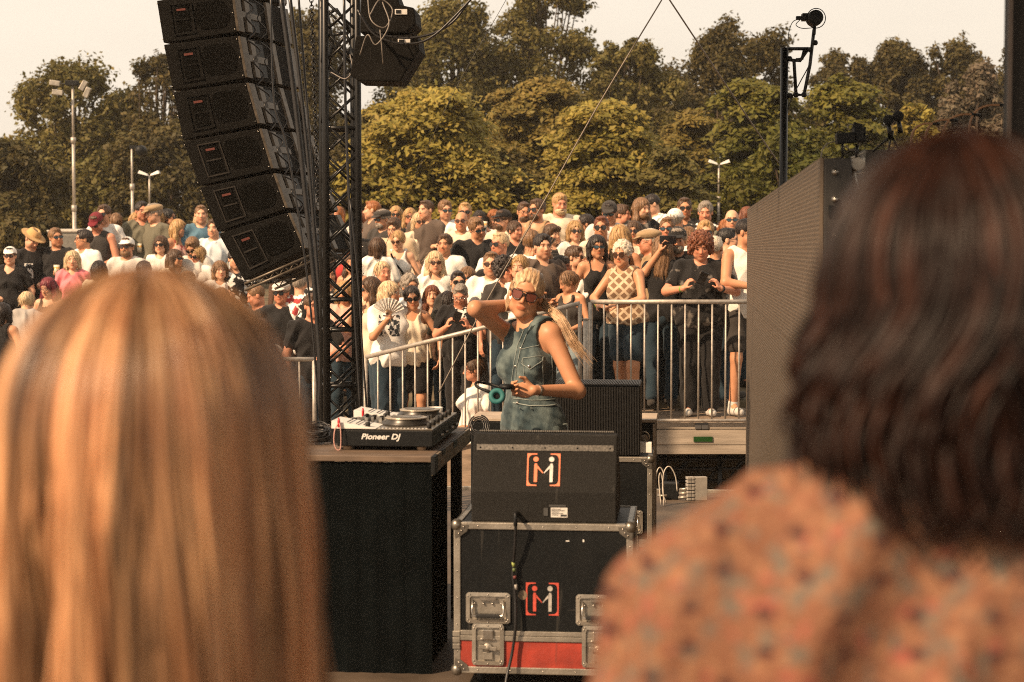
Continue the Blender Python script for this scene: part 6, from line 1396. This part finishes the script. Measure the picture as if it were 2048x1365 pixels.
P_(1256, 481, 'f', 'person with spiky white hair and round sunglasses leaning on the rail in crochet top', hair='spiky', hairc='white', gl='round', top='vest', topc='beige', pat='crochet', yaw=R(-38), head=(12, 4, 0), armL='rail', armR='rail', skin='tan', bw=1.2, bot='shorts', botc='denim', D=16.98, h=1.66, hem=.93, lean=(R(8), 0), step=.5, vox=.0075)
P_(1401, 468, 'f', 'person with curly copper hair in black T-shirt leaning on the rail over a phone', hair='curly', hairc='auburn', topc='black', pat='splatter', yaw=R(-3), head=(0, 18, 0), armL='railphone', armR='railphone', skin='red', bw=1.42, botc='black', D=17.0, h=1.70, hem=.80, shoec='ltgrey', phone='P', watch=True, vox=.0075, lean=(R(4), 0))
P_(1491, 437, 'm', 'person with shaved head in white basketball vest leaning on the rail at the video wall', hair='crop', hairc='dark', top='vest', topc='white', yaw=R(25), head=(30, 10, 0), armL='rail', armR='rail', skin='tan', bot='shorts', botc='charcoal', D=17.05, h=1.82, shoec='ltgrey')
P_(1124, 507, 'm', 'person in backward grey cap and glasses laughing to the right in black T-shirt', hat='back', hatc='charcoal', hairc='grey', hair='crop', gl='spec', topc='black', yaw=R(30), head=(38, -4, 0), bw=1.1, D=17.9)
P_(1150, 495, 'm', 'person with brown hair and sunglasses looking right beside the backward cap', hairc='brown', gl='sun', topc='charcoal', yaw=R(30), head=(30, 0, 0), D=18.2)
P_(1161, 472, 'm', 'person with thinning fair hair seen from behind', hair='crop', hairc='blond', topc='ltgrey', yaw=R(165), D=21.0)
P_(1187, 513, 'f', 'person with long copper hair and white-framed sunglasses looking up right', hair='wavy', hairc='ginger', gl='sun', topc='white', yaw=R(20), head=(28, -14, 0), D=17.8, armL='point')
P_(1140, 545, 'f', 'person with pinned brown hair looking down left in sleeveless dark top behind the DJ', hair='updo', hairc='ltbrown', top='tank', topc='charcoal', yaw=R(-35), head=(-40, 22, 0), armL='low', armR='low', D=17.25, h=1.64, botc='ltdenim')
P_(1090, 500, 'f', 'person holding an orange phone in front of the face', hair='short', hairc='ltbrown', gl='sun', topc='cream', yaw=R(-4), armR='up', armL='up', D=18.2, phone='U')
P_(1085, 470, 'm', 'person in brown shirt between the DJ and the cream T-shirt', hairc='dark', topc='taupe', yaw=R(20))
P_(1325, 470, 'f', 'person with dark blond hair between beige flat cap and black baseball cap', hair='long', hairc='ltbrown', topc='black', yaw=R(170))
P_(890, 470, 'm', 'person with brown hair half hidden by the black T-shirt', hairc='brown', topc='white', yaw=R(-15), h=1.72)
P_(1062, 462, 'm', 'person in white shirt half hidden behind the DJ hair', hairc='ltbrown', topc='white', yaw=R(170))
P_(705, 505, 'f', 'person in cream dress just right of the truss chord', hair='long', hairc='brown', top='tank', topc='cream', yaw=R(-15), skin='tan')
P_(1194, 468, 'f', 'person with dark hair and sunglasses between the pale T-shirt and the long blond hair', hair='bob', hairc='dark', gl='sun', top='tank', topc='black', yaw=R(10), skin='tan')
P_(957, 562, 'f', 'person with fair wavy hair just left of the raised elbow on stage', hair='wavy', hairc='blond', topc='rose', yaw=R(-20), D=18.1)
P_(838, 424, 'f', 'person with fair hair just showing behind the straight blond hair', hair='bob', hairc='ltblond', topc='cream', yaw=R(20), gl='sun', h=1.7)
P_(1268, 440, 'f', 'person with brown hair and sunglasses behind the spiky white hair', hair='long', hairc='brown', gl='sun', topc='cream', yaw=R(-12))
P_(1335, 432, 'm', 'person in white T-shirt behind the black baseball cap', hair='crop', hairc='ltbrown', topc='white', yaw=R(-14), gl='sun')
P_(1150, 440, 'f', 'person with fair hair and white top left of the dark ponytail', hair='bob', hairc='blond', topc='white', yaw=R(10), gl='sun')
P_(870, 500, 'f', 'person with long fair hair in white top in front of the beige shorts', hair='long', hairc='ltblond', topc='white', yaw=R(8), gl='sun', D=18.9)
P_(1068, 480, 'f', 'person with brown wavy hair in rose top between fan and white T-shirt', hair='wavy', hairc='ltbrown', top='tank', topc='rose', yaw=R(-8))
P_(1228, 520, 'f', 'person with blond hair and cream top behind the crochet top', hair='bob', hairc='blond', topc='cream', yaw=R(-25), D=18.3)
P_(1318, 500, 'm', 'person with brown hair in black T-shirt behind the raised phone', hairc='brown', topc='charcoal', yaw=R(5), D=18.5)
P_(145, 500, 'f', 'person with fair hair and pink top behind the beer cup of the black polo shirt', hair='bob', hairc='ltblond', topc='pink', yaw=R(10))
P_(322, 470, 'f', 'person with sunglasses and brown hair in white top behind the long blond hair', hair='bob', hairc='brown', gl='sun', topc='white', yaw=R(-8))
P_(375, 545, 'm', 'person in cream T-shirt whose shoulders show over the near blond head', hairc='ltbrown', topc='cream', yaw=R(-8))
P_(712, 440, 'm', 'person with grey hair and sunglasses at the right edge of the truss', hairc='grey', gl='sun', topc='charcoal', yaw=R(12))
P_(765, 520, 'f', 'person with fair updo in cream top behind the raised hand', hair='updo', hairc='ltblond', topc='cream', yaw=R(30), D=18.6)
FRONT_D = {}
for sp in C:
    D = sp.get('D'); hat = sp.get('hat'); hh = sp['h'] + (.02 if sp.get('hair') else 0) + (.03 if hat else 0)
    if sp.get('crouch'): hh = sp['h'] - .57
    tilt = .03 * abs(sp.get('head', (0, 0, 0))[1]) / 30; hh -= tilt
    if D is None: loc, D = solve(sp['px'], sp['py'], hh)
    else:
        p = PX(sp['px'], sp['py'], D); z = terrain(p.x, D); need = p.z - z
        sc = need / hh
        if not sp.get('crouch') and .80 < sc < 1.10: sp['h'] *= sc; sp['hs'] = sp.get('hs', 1.0) * min(1.05, 1 / sc)
        elif sp.get('crouch'): pass
        loc = Vector((p.x, D, z)) if not sp.get('crouch') else Vector((p.x, D, p.z - hh))
        if not (.80 < sc < 1.10) and not sp.get('crouch'): print('reach', sp['px'], sp['py'], round(sc, 2)); sp['h'] *= max(.9, min(1.1, sc))
    sp['loc'] = loc
    sp.setdefault('vox', .0085 if D < 18.5 else .0095)
JOBS = C if not globals().get('NOCROWD') else []
with ThreadPoolExecutor(4) as ex: RES = list(ex.map(compute, JOBS))
for sp, res in zip(JOBS, RES): sp['root'] = person_obj(sp, res)
# ------------------------------------------------------------------ things held by people in the crowd
phone_m = M('phone_black', (0.01, 0.01, 0.012), .2, var=0); orange_case = M('orange_case', (0.55, 0.19, 0.06), .5)
cup_m = M('beer_cup', (0.75, 0.66, 0.5), .25, var=.05); beer_m = M('beer', (0.62, 0.33, 0.08), .2)
def at_hand(sp, side, off=.09):
    sd, sh, el, w_, fd, cu = sp['_arm'][side]; p = Vector(w_ + nrm_(fd) * off); return Vector(sp['loc']) + p, Vector(nrm_(fd))
for sp in JOBS:
    who = sp['label'].replace('person ', '').split(' with ')[0] if False else sp['label'][len('person '):]
    wl_ = who.split()[:8]
    while wl_[-1] in ('in', 'and', 'with', 'a', 'the', 'one', 'an', 'of', 'on', 'at', 'or', 'black', 'white', 'dark', 'short', 'pale', 'looking', 'holding', 'blue-grey', 'fair', 'facing', 'down', 'tilting', 'leaning'): wl_.pop()
    short = ' '.join(wl_)
    if sp.get('cup'):
        p, fd = at_hand(sp, sp['cup']); c = empty('drink_cup', p + Vector((0, -.045, -.045)), 0, 'clear cup of beer held by the person ' + short, 'cup', 'drinks held in the crowd')
        q = MB(); q.lathe([(.028, 0), (.038, .12), (.036, .12), (.0, .118)], n=16); q.build('cup', cup_m, c)
        q = MB(); q.lathe([(.0282, .01), (.0362, .095)], n=16); q.build('beer', beer_m, c)
    if sp.get('phone'):
        k = sp['phone']
        if k == 'P': a, _ = at_hand(sp, 'L', .09); b, _ = at_hand(sp, 'R', .09); p = (a + b) / 2 + Vector((0, -.03, .02)); rot = (R(40), R(20), 0); size = (.075, .009, .15)
        elif k == 'R': p, _ = at_hand(sp, 'R', .10); p += Vector((.06, -.02, .02)); rot = (0, 0, R(8)); size = (.165, .01, .08)
        else: a, _ = at_hand(sp, 'L', .09); b, _ = at_hand(sp, 'R', .09); p = (a + b) / 2 + Vector((0, -.02, 0.0)); rot = (0, 0, 0); size = (.16, .011, .08)
        c = empty('mobile_phone', p, 0, ('orange' if k == 'U' else 'black') + ' phone held by the person ' + short, 'phone', 'phones held up in the crowd'); c.rotation_euler = rot
        q = MB(); q.box((0, 0, 0), size); q.build('phone_case', orange_case if k == 'U' else phone_m, c, .003)
        q = MB(); q.box((size[0] * .33, -size[1] * .5 - .001, size[2] * .28), (.018, .003, .018)); q.build('camera_lens', frame_m, c)
    if sp.get('fan'):
        p, fd = at_hand(sp, sp['fan'], .05); dark = sp['topc'] == 'black'; c = empty('hand_fan', p, 0, 'open folding fan held by the person ' + short, 'fan', 'hand fans in the crowd')
        q = MB(); vs = []; n = 20
        for i in range(n + 1):
            a = R(150 - 130 * i / n) if not dark else R(170 - 120 * i / n); d = Vector((cos(a), 0, sin(a))); vs += [d * .05 + Vector((0, -.05 + .004 * (i % 2), 0)), d * .165 + Vector((0, -.05 + .008 * (i % 2), 0))]
        q.add(vs, [(2 * i, 2 * i + 1, 2 * i + 3, 2 * i + 2) for i in range(n)])
        o = q.build('fan_leaf', cloth('charcoal') if dark else M('fan_print', (.48, .46, .42), .7, var=.6, scale=60), c); so_ = o.modifiers.new('thick', 'SOLIDIFY'); so_.thickness = .001
        q = MB()
        for i in range(0, n + 1, 2):
            a = R(150 - 130 * i / n) if not dark else R(170 - 120 * i / n); q.tube([(0, -.052, 0), (.16 * cos(a), -.052, .16 * sin(a))], .002, 4)
        q.build('fan_ribs', wood, c)
    if sp.get('word'):
        y_ = -.19; text(sp['word'], .05, white_p, sp['root'], (.01, y_, 1.325 * sp['h'] / 1.72), (R(76), 0, 0), ext=.001, bold=.001)
    if sp.get('strap'):
        s = sp['h'] / 1.72; q = MB(); q.tube([(-.09 * s, -.09, 1.44 * s), (-.04, -.155, 1.33 * s), (.05, -.185, 1.22 * s), (.11, -.15, 1.08 * s), (.16, -.09, .98 * s)], .013, 6); q.build('shoulder_strap', black_cloth, sp['root'])
    if sp.get('watch'):
        sd, sh, el, w_, fd, cu = sp['_arm']['L']; p = Vector(w_); d = Vector(nrm_(w_ - el)); q = MB(); q.tube([p - d * .03, p - d * .005], .033, 12); q.build('watch_strap', rubber, sp['root'])
    if sp['px'] in (1401, 1256, 824):
        sd, sh, el, w_, fd, cu = sp['_arm']['R']; p = Vector(w_); d = Vector(nrm_(w_ - el)); q = MB(); q.tube([p - d * .035, p - d * .02], .031, 12); q.build('wristband', M('green_band', (.12, .35, .05), .5), sp['root'])

# ------------------------------------------------------------------ the DJ
DJ = Vector((0.10, 8.75, 0))
def J(px, py, D): return np.array(PX(px, py, D) - DJ)
fdj = dict(sex='f', h=1.70, yaw=R(-47), flatc=True, rise=1.035, top='vest', topc='djdenim', head=(40, 4, 15), hair='swept', hairc='blond', fw=1.10, armw=1.07, lipc=(.86, .58, .52), gl='avi', seed=77, skin='tan', vox=.0048, botc='djdenim', bot='shorts',
           hem=.93, lean=(0, R(-3)), bw=.93)
elR, wrR = J(951, 618, 8.62), J(1062, 606, 8.93); elL, wrL = J(1155, 783, 8.60), J(1068, 781, 8.42)
fdj['armR'] = (elR, wrR, (.6, .45, -.12), .7); fdj['armL'] = (elL, wrL, (-1, -.15, .02), 1.0); fdj['palmL'] = (-.1, -.75, .25); fdj['palmR'] = (0, -.9, .2)
dj_head_target = np.array(PX(1047, 592, 8.70) - DJ)
def rig_dj(sp):
    return rig(sp)
R_ = rig_dj(fdj)
fdj['browc'] = (.45, .33, .25)
denim = cloth('djdenim', 'wash')
out_dj = {}
for nm, (pr, vx, dp) in R_.items():
    if nm == 'shirt': vx, dp = .0055, (lambda P: wr(P, 3.1, .0055) + .0012 * np.sin(P[:, 2] * 160 + P[:, 0] * 60))
    if nm == 'shorts': vx = .006
    if nm == 'hair':
        vx = .0036
        def dp(P): q_ = ((P - fdj['_h'][0]) @ fdj['_h'][1]) / fdj['_h'][2]; u_ = q_[:, 0] / (1.15 - .9 * np.clip(q_[:, 1], -.1, .1)); return .0014 * np.sin(u_ * 330 + 2 * np.sin(q_[:, 1] * 25)) + .0016 * np.sin(u_ * 120 + q_[:, 1] * 10) - .003 * np.exp(-((q_[:, 0] + .012) / .004) ** 2) * (q_[:, 1] < .04) * -1
    out_dj[nm] = (pr, vx, dp)
def cdj(it):
    nm, (pr, vx, dp) = it; v, f = Field(pr, vx, dp).mesh(); return nm, v, f, facecol(v, fdj) if nm == 'body' else None
djr = empty('person', DJ, 0, 'person in sleeveless denim playsuit and tinted sunglasses on stage with one arm behind the head', 'person')
with ThreadPoolExecutor(4) as ex: rdj = list(ex.map(cdj, out_dj.items()))
fdj['lens'] = M('rose_lens', (0.15, 0.045, 0.03), .12, var=.1, spec=.6); fdj['framem'] = M('dj_frame', (0.02, 0.012, 0.01), .25)
shirt_o = None
for nm, v, f, c in rdj:
    o = link(nm, fastmesh(nm, v, f, True, c), {'body': SKIN['tan'], 'shirt': denim, 'shorts': denim, 'shoes': cloth('white'), 'hair': M('combed_blond', (0.26, 0.145, 0.07), .42, var=0, col2=(0.74, 0.52, 0.31), scale=75, stretch=(1.0, .16, .45), bump=.6, bscale=150, detail=5, spec=.4)}[nm], djr)
    if nm == 'shirt': shirt_o = o
    if nm == 'shorts': shorts_o = o
glasses(fdj, djr)
print('DJ head', fdj['_h'][0] + np.array(DJ), 'want', np.array(PX(1047, 592, 8.70)), 'shL', fdj['_arm']['L'][1] + np.array(DJ), 'want', PX(1128, 678, 8.6), 'shR', fdj['_arm']['R'][1] + np.array(DJ), PX(1043, 655, 8.8))
# details laid on the playsuit by casting rays at it from her front
from mathutils.bvhtree import BVHTree
def bvh(o): me = o.data; return BVHTree.FromPolygons([v.co.copy() for v in me.vertices], [tuple(p.vertices) for p in me.polygons])
bv = {'s': bvh(shirt_o), 'b': bvh(shorts_o)}
def snap(px, py, w_='s', off=.003):
    o = Vector((0, 0, CAMZ)) - DJ; t = PX(px, py, 8.6) - DJ; d = (t - o).normalized(); hit = bv[w_].ray_cast(o, d)
    return (hit[0] + hit[1] * off) if hit[0] is not None else t
def seam(pts, r=.0016, mat=None, w_='s', name='seam', n=5):
    P = []
    for a, b in zip(pts[:-1], pts[1:]):
        for k in range(n): P.append(snap(a[0] + (b[0] - a[0]) * k / n, a[1] + (b[1] - a[1]) * k / n, w_))
    P.append(snap(*pts[-1], w_)); q = MB(); q.tube(P, r, 5); q.build(name, mat or thread, djr)
thread = M('pale_seam', (0.26, 0.30, 0.28), .8, var=.3, scale=60)
seam([(1063, 652), (1052, 672), (1041, 700), (1034, 735), (1031, 765), (1032, 798)]); seam([(1048, 660), (1036, 690), (1029, 725), (1024, 762), (1024, 798)])
seam([(1043, 727), (1060, 739), (1084, 722), (1086, 712), (1046, 717), (1043, 727)]); seam([(1046, 717), (1050, 765)]); seam([(1084, 722), (1086, 770)])
seam([(1040, 700), (1075, 692), (1100, 672)]); seam([(1096, 676), (1102, 700), (1104, 740), (1102, 795)], .0014)
seam([(1027, 806), (1060, 812), (1090, 812), (1112, 810)], .003, None, 's' ); seam([(1027, 797), (1060, 801), (1090, 801), (1112, 798)], .0018)
seam([(1062, 815), (1066, 832), (1080, 842), (1100, 842)], .002, None, 'b'); seam([(1040, 815), (1038, 868)], .002, None, 'b'); seam([(1118, 850), (1134, 848), (1136, 866)], .0018, None, 'b')
for x, y, w_ in ((1042, 698, 's'), (1033, 733, 's'), (1059, 733, 's'), (1036, 806, 's')):
    p = snap(x, y, w_, .004); q = MB(); q.ball(p, (.0075, .005, .0075), 10); q.build('button', chrome, djr)
# ponytail, loose strands and wristband
random.seed(12)
Hc, HR, hs = fdj['_h']; hp = lambda p: Vector(Hc + HR @ np.array(p)); q = MB()
ends = [(1180, 732), (1164, 716), (1184, 726), (1156, 700), (1170, 712)]
for k in range(300):
    e = random.choice(ends); tk = random.random(); a = hp((random.gauss(.035, .014), .098, random.gauss(-.0, .016)))
    g1, g2, g3 = random.gauss(0, 3.4), random.gauss(0, 3.6), random.gauss(0, .014)
    b = PX(1102 + g1, 622 + g2, 8.76 + g3) - DJ; c_ = PX(1124 + g1 * 1.2, 644 + g2, 8.70 + g3) - DJ; c2 = PX(1142 + g1 * 1.3, 678 + g2 * 1.2, 8.66 + g3) - DJ
    d_ = PX(e[0] + g1 * 1.4, e[1] + g2 * 1.6, 8.64 + g3) - DJ; L_n = .35 + .65 * random.random(); pts = spline([a, b, c_, c2, c2.lerp(d_, L_n)], 4)
    q.tube(pts, [.0010 * (1 - .6 * i / len(pts)) for i in range(len(pts))], 4, False)
for k in range(14): a = hp((-.075 + random.gauss(0, .003), -.045, .055)); q.tube(spline([a, hp((-.082, -.05, .0)), hp((-.075 + random.gauss(0, .006), -.052, -.05)), hp((-.07, -.055, -.085 + random.gauss(0, .01)))], 4), .0016, 4, False)
q.build('ponytail', M('hair_strands', (0.40, 0.235, 0.12), .45, var=0, col2=(0.68, 0.48, 0.30), scale=16, spec=.5), djr)
wl = Vector(wrL); dl = (Vector(wrL) - Vector(elL)).normalized(); q = MB(); q.tube([wl - dl * .035, wl - dl * .02], .0285, 14); q.build('bracelet', chrome, djr)
for k in (-1, 1):        # collar wings
    pts = [(1053, 668), (1066, 655), (1086, 640), (1094, 652), (1078, 664)] if k > 0 else [(1045, 668), (1048, 652), (1044, 640), (1038, 650), (1040, 664)]
    P = [snap(x, y, 's', .010) for x, y in pts]; q = MB(); q.prism(P[::-1], (0, .006, 0)); q.build('collar', denim, djr, .002)
# headphones in her hand
hpn = empty('headphones', PX(990, 783, 8.37), 0, 'black headphones with teal ear pads held low in the hand of the person on stage', 'headphones'); o_ = Vector(hpn.location)
def Lh(px, py, d=0.0): return PX(px + 15, py + 1, 8.37 + d) - o_
q = MB(); q.tube(spline([Lh(992, 776, .02), Lh(965, 768, .05), Lh(940, 764, .02), (Lh(938, 772, -.02)), Lh(960, 782, -.05), Lh(975, 786, -.04)], 6), [.007] * 31, 8); hb = q.build('headband', black, hpn)
q = MB(); q.lathe([(.018, -.012), (.036, -.010), (.038, .004), (.03, .012)], Lh(999, 773, .0), 20, 'z'); q.build('ear_cup', black, hpn)
q = MB(); r0, r1 = .027, .0125; c_ = Lh(979, 792, -.06); n = 24; m_ = 10; vs = []
ax1, ax2, ax3 = Vector((1, 0, .1)).normalized(), Vector((-.1, .35, 1)).normalized(), Vector((0, -1, .3)).normalized()
for i in range(n):
    for j in range(m_): a, b = 2 * pi * i / n, 2 * pi * j / m_; vs.append(c_ + (ax1 * cos(a) + ax2 * sin(a)) * (r0 + r1 * cos(b)) + ax3 * r1 * sin(b))
q.add(vs, [(i * m_ + j, ((i + 1) % n) * m_ + j, ((i + 1) % n) * m_ + (j + 1) % m_, i * m_ + (j + 1) % m_) for i in range(n) for j in range(m_)], True); q.build('ear_pad', M('teal_pad', (0.02, 0.14, 0.14), .7), hpn)
q = MB(); q.lathe([(.024, .0), (.036, .006), (.034, .016)], c_ + Vector((0, .004, .0)), 20, 'y'); q.build('ear_cup', black, hpn)

# ------------------------------------------------------------------ the two people in front of the lens
def locks_mesh(paths, rad, sides=5):
    """paths (N, M, 3) -> tubes, with a per-lock shade"""
    N, Mn, _ = paths.shape; T = np.gradient(paths, axis=1); T /= np.linalg.norm(T, axis=2)[..., None] + 1e-9
    ref = np.zeros_like(T); ref[..., 1] = 1.0; a = np.cross(T, ref); a /= np.linalg.norm(a, axis=2)[..., None] + 1e-9; b = np.cross(a, T)
    an = np.linspace(0, 2 * pi, sides, endpoint=False); V_ = paths[:, :, None, :] + rad[:, :, None, None] * (a[:, :, None, :] * np.cos(an)[None, None, :, None] + b[:, :, None, :] * np.sin(an)[None, None, :, None])
    idx = np.arange(N * Mn * sides).reshape(N, Mn, sides); nx_ = np.roll(idx, -1, 2)
    F = np.stack([idx[:, :-1], nx_[:, :-1], nx_[:, 1:], idx[:, 1:]], -1).reshape(-1, 4); return V_.reshape(-1, 3), F
def hair_hang(rng, n, c, rx, ry, rz, length, M_=34, wave=.0, wf=30, drape=1.0, inward=.0, gap=None, azr=(0, 2 * pi)):
    """locks that leave the crown, follow an ellipsoid and then hang"""
    az = rng.uniform(azr[0], azr[1], n); st = rng.uniform(0.0, 1.1, n) ** 1.2; lay = rng.uniform(.90, 1.04, n) ; ln = length * rng.uniform(.85, 1.03, n)
    t = np.linspace(0, 1, M_); P = np.zeros((n, M_, 3)); part = rng.normal(0, .05, n)
    arc = (pi / 2) * .5 * (rx + rz)
    for i in range(n):
        ph = st[i] + t * (ln[i] / (.5 * (rx + rz)) - st[i]); on = ph < pi / 2 * 1.02; php = np.minimum(ph, pi / 2 * 1.02); down = np.maximum(ph - pi / 2 * 1.02, 0) * .5 * (rx + rz)
        r_ = np.sin(php) * (1 - inward * np.clip(down / .2, 0, 1.6) ** 1.5); w1 = wave * np.clip(down / .05 + php * .4, 0, 1.6); ph0 = rng.uniform(0, 6)
        aa = az[i] + part[i] * t * 1.5
        x = rx * lay[i] * r_ * np.cos(aa) + w1 * np.sin(down * wf + php * 3 + ph0); y = ry * lay[i] * r_ * np.sin(aa) + w1 * np.cos(down * wf * .9 + ph0 * 2) * .7; z = rz * lay[i] * np.cos(php) - down
        P[i] = np.stack([c[0] + x, c[1] + y, c[2] + z], -1)
    return P, az
def fringe_mat(name, c1, c2, rough=.38, tr=.22):
    m = M(name, c1, rough, var=0, col2=c2, scale=60, stretch=(1, 1, .12), attr=True, spec=.5 if tr else .2, trans=tr); return m
DL = 1.33
# left: blond
hl = PX(280, 540, DL); top = hl.z; cL = (hl.x, DL + .02, top - .125)
sp = dict(sex='f', h=top - .085, yaw=R(180), top='vest', topc='rose', hair=None, skin='tan', seed=5, vox=.009, botc='black', armL='down', armR='down')
blr = empty('person', (cL[0], DL + .02, 0), 0, 'person with long straight blond hair close to the camera, seen from behind at lower left', 'person')
r_ = compute(sp); names = {'body': SKIN['tan'], 'shirt': cloth('rose'), 'trousers': cloth('black'), 'shoes': cloth('charcoal')}
for nm, (v, f, c) in r_.items(): link(nm, fastmesh(nm, v, f, True, c), names[nm], blr)
rng = np.random.default_rng(4)
o_ = np.array([cL[0], DL + .02, 0]); P, az = hair_hang(rng, 3600, np.array(cL) - o_, .109, .118, .122, .56, wave=.004, wf=14, inward=-.022, azr=(0, 2 * pi))
clump = np.round((az + .08 * np.sin(az * 13)) * 7) / 7; tt = np.linspace(0, 1, P.shape[1])[None]; cr_ = (np.sin(clump * 91) * .008)[:, None] * np.clip(tt * 3, 0, 1); P[:, :, 0] += np.cos(az)[:, None] * cr_; P[:, :, 1] += np.sin(az)[:, None] * cr_
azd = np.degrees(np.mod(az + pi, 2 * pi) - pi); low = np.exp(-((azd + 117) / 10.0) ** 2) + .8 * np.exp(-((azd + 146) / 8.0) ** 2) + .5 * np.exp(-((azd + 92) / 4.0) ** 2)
gap_shade = low[:, None] * np.clip((tt - .28) * 5, 0, 1); P[:, :, 0] -= np.cos(az)[:, None] * gap_shade * .03; P[:, :, 1] -= np.sin(az)[:, None] * gap_shade * .03; shade = .5 + .5 * np.sin(clump * 37.0 + 1.3) ; front = 1
P[:, :, 0] += (np.sin(clump * 53)[:, None] * .006 * np.linspace(0, 1, P.shape[1])[None]); 
rad = np.repeat((.0016 + .0016 * rng.random(len(P)))[:, None], P.shape[1], 1); rad *= (1 - .55 * np.linspace(0, 1, P.shape[1]) ** 4)[None]
W_ = P[rng.choice(len(P), 120)]; W_ = W_[np.abs(W_[:, -1, 0]) > .09][:60]; W_ = W_ * 1.0; W_[:, :, 0] *= (1 + .20 * np.linspace(0, 1, P.shape[1]) ** 2)[None]; P[:len(W_)] = W_
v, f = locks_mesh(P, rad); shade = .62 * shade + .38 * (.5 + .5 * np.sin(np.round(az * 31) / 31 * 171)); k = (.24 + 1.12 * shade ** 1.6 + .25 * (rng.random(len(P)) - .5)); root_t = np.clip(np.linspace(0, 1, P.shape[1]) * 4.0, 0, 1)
c = (k[:, None] * (.55 + .45 * root_t)[None, :]) * (1 - .88 * np.clip(gap_shade, 0, 1)); c = np.repeat(c[:, :, None], 5, 2).reshape(-1, 1) * np.array([1, 1, 1]); c[:, 2] *= .9  # painted shade: locks darkened below the crown along the recessed gaps
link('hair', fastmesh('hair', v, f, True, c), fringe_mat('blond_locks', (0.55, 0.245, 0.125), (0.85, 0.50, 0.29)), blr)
# right: dark wavy
DRr = 1.32
hr_ = PX(1935, 262, DRr); top = hr_.z; cR = (hr_.x, DRr + .02, top - .125)
sp = dict(sex='m', trap=True, h=top - .020, yaw=R(176), top='tee', topc='rose', hair=None, skin='tan', seed=6, vox=.008, botc='black', armL='down', armR='down', bw=1.02, bd=1.0, collar=True)
brr = empty('person', (cR[0], DRr + .02, 0), 0, 'person with dark wavy hair and orange patterned shirt close to the camera at lower right', 'person')
shirt_p = M('orange_patterned_shirt', (0.17, 0.08, 0.048), .8, var=.15, scale=9, bump=.3, bscale=200, spec=.15)
def pat(nt, co, b):
    g1 = noise_n(nt, co, 85, 2, thr=.50, width=.10); c1 = mixc(nt, g1, b, (.25, .13, .075)); c1 = mixc(nt, noise_n(nt, co, 62, 2, stretch=(1.2, 1, .8), thr=.55, width=.08), c1, (.12, .105, .085)); c1 = mixc(nt, noise_n(nt, co, 70, 1, stretch=(1, 1.3, 1), thr=.62, width=.06), c1, (.26, .085, .06))
    s = node(nt, 'ShaderNodeSeparateXYZ'); nt.links.new(co, s.inputs[0])
    row = math_n(nt, 'FRACT', math_n(nt, 'MULTIPLY', s.outputs[2], 1 / .026)); st_ = math_n(nt, 'FLOOR', math_n(nt, 'MULTIPLY', s.outputs[2], 1 / .052)); xx = math_n(nt, 'FRACT', math_n(nt, 'ADD', math_n(nt, 'MULTIPLY', s.outputs[0], 1 / .052), math_n(nt, 'MULTIPLY', st_, .5)))
    dx = math_n(nt, 'MULTIPLY', math_n(nt, 'SUBTRACT', xx, .5), 1.25); dz = math_n(nt, 'SUBTRACT', row, .5); dd = math_n(nt, 'ADD', math_n(nt, 'MULTIPLY', dx, dx), math_n(nt, 'MULTIPLY', dz, dz))
    return mixc(nt, math_n(nt, 'LESS_THAN', dd, .020), c1, (.045, .018, .02))
overlay(shirt_p, pat)
r_ = compute(sp); names = {'body': SKIN['tan'], 'shirt': shirt_p, 'trousers': cloth('black'), 'shoes': cloth('charcoal')}
for nm, (v, f, c) in r_.items(): link(nm, fastmesh(nm, v, f, True, c), names[nm], brr)
o_ = np.array([cR[0], DRr + .02, 0]); P, az = hair_hang(rng, 3400, np.array(cR) - o_, .092, .110, .122, .325, wave=.018, wf=30, inward=-.07)
fl = (np.cos(az) < -.75) & (rng.random(len(P)) < .10); P[fl, :, 0] -= (rng.uniform(.006, .020, fl.sum()))[:, None] * (np.linspace(0, 1, P.shape[1]) ** 5)[None]; P[fl, :, 2] += (rng.uniform(.02, .06, fl.sum()))[:, None] * (np.linspace(0, 1, P.shape[1]) ** 3)[None]; shade = .5 + .5 * np.sin(np.round(az * 8) / 8 * 29 + 2); rad = np.repeat((.0016 + .0017 * rng.random(len(P)))[:, None], P.shape[1], 1); rad *= (1 - .6 * np.linspace(0, 1, P.shape[1]) ** 3)[None]
v, f = locks_mesh(P, rad); k = (.25 + 1.3 * shade ** 2 * rng.random(len(P))); c = np.repeat(np.repeat(k[:, None], P.shape[1], 1)[:, :, None], 5, 2).reshape(-1, 1) * np.array([1, 1, 1])
link('hair', fastmesh('hair', v, f, True, c), fringe_mat('dark_locks', (0.016, 0.007, 0.005), (0.045, 0.016, 0.009), .45, 0.0), brr)
# round grey cap top at the bottom edge
hg = PX(715, 1338, 1.5); gr = empty('person', (hg.x, 1.5, hg.z - 1.50), 0, 'person whose grey cap crown just shows at the bottom edge beside the blond hair', 'person')
sp = dict(sex='f', h=1.46, yaw=R(180), topc='black', hair='crop', hairc='dark', hat='cap', skin='tan', seed=9, vox=.010); r_ = compute(sp)
for nm, (v, f, c) in r_.items(): link(nm, fastmesh(nm, v, f, True, c), {'body': SKIN['tan'], 'hair': hairmat('dark'), 'cap': M('grey_cap', (0.16, 0.14, 0.125), .7)}.get(nm, cloth('black')), gr)
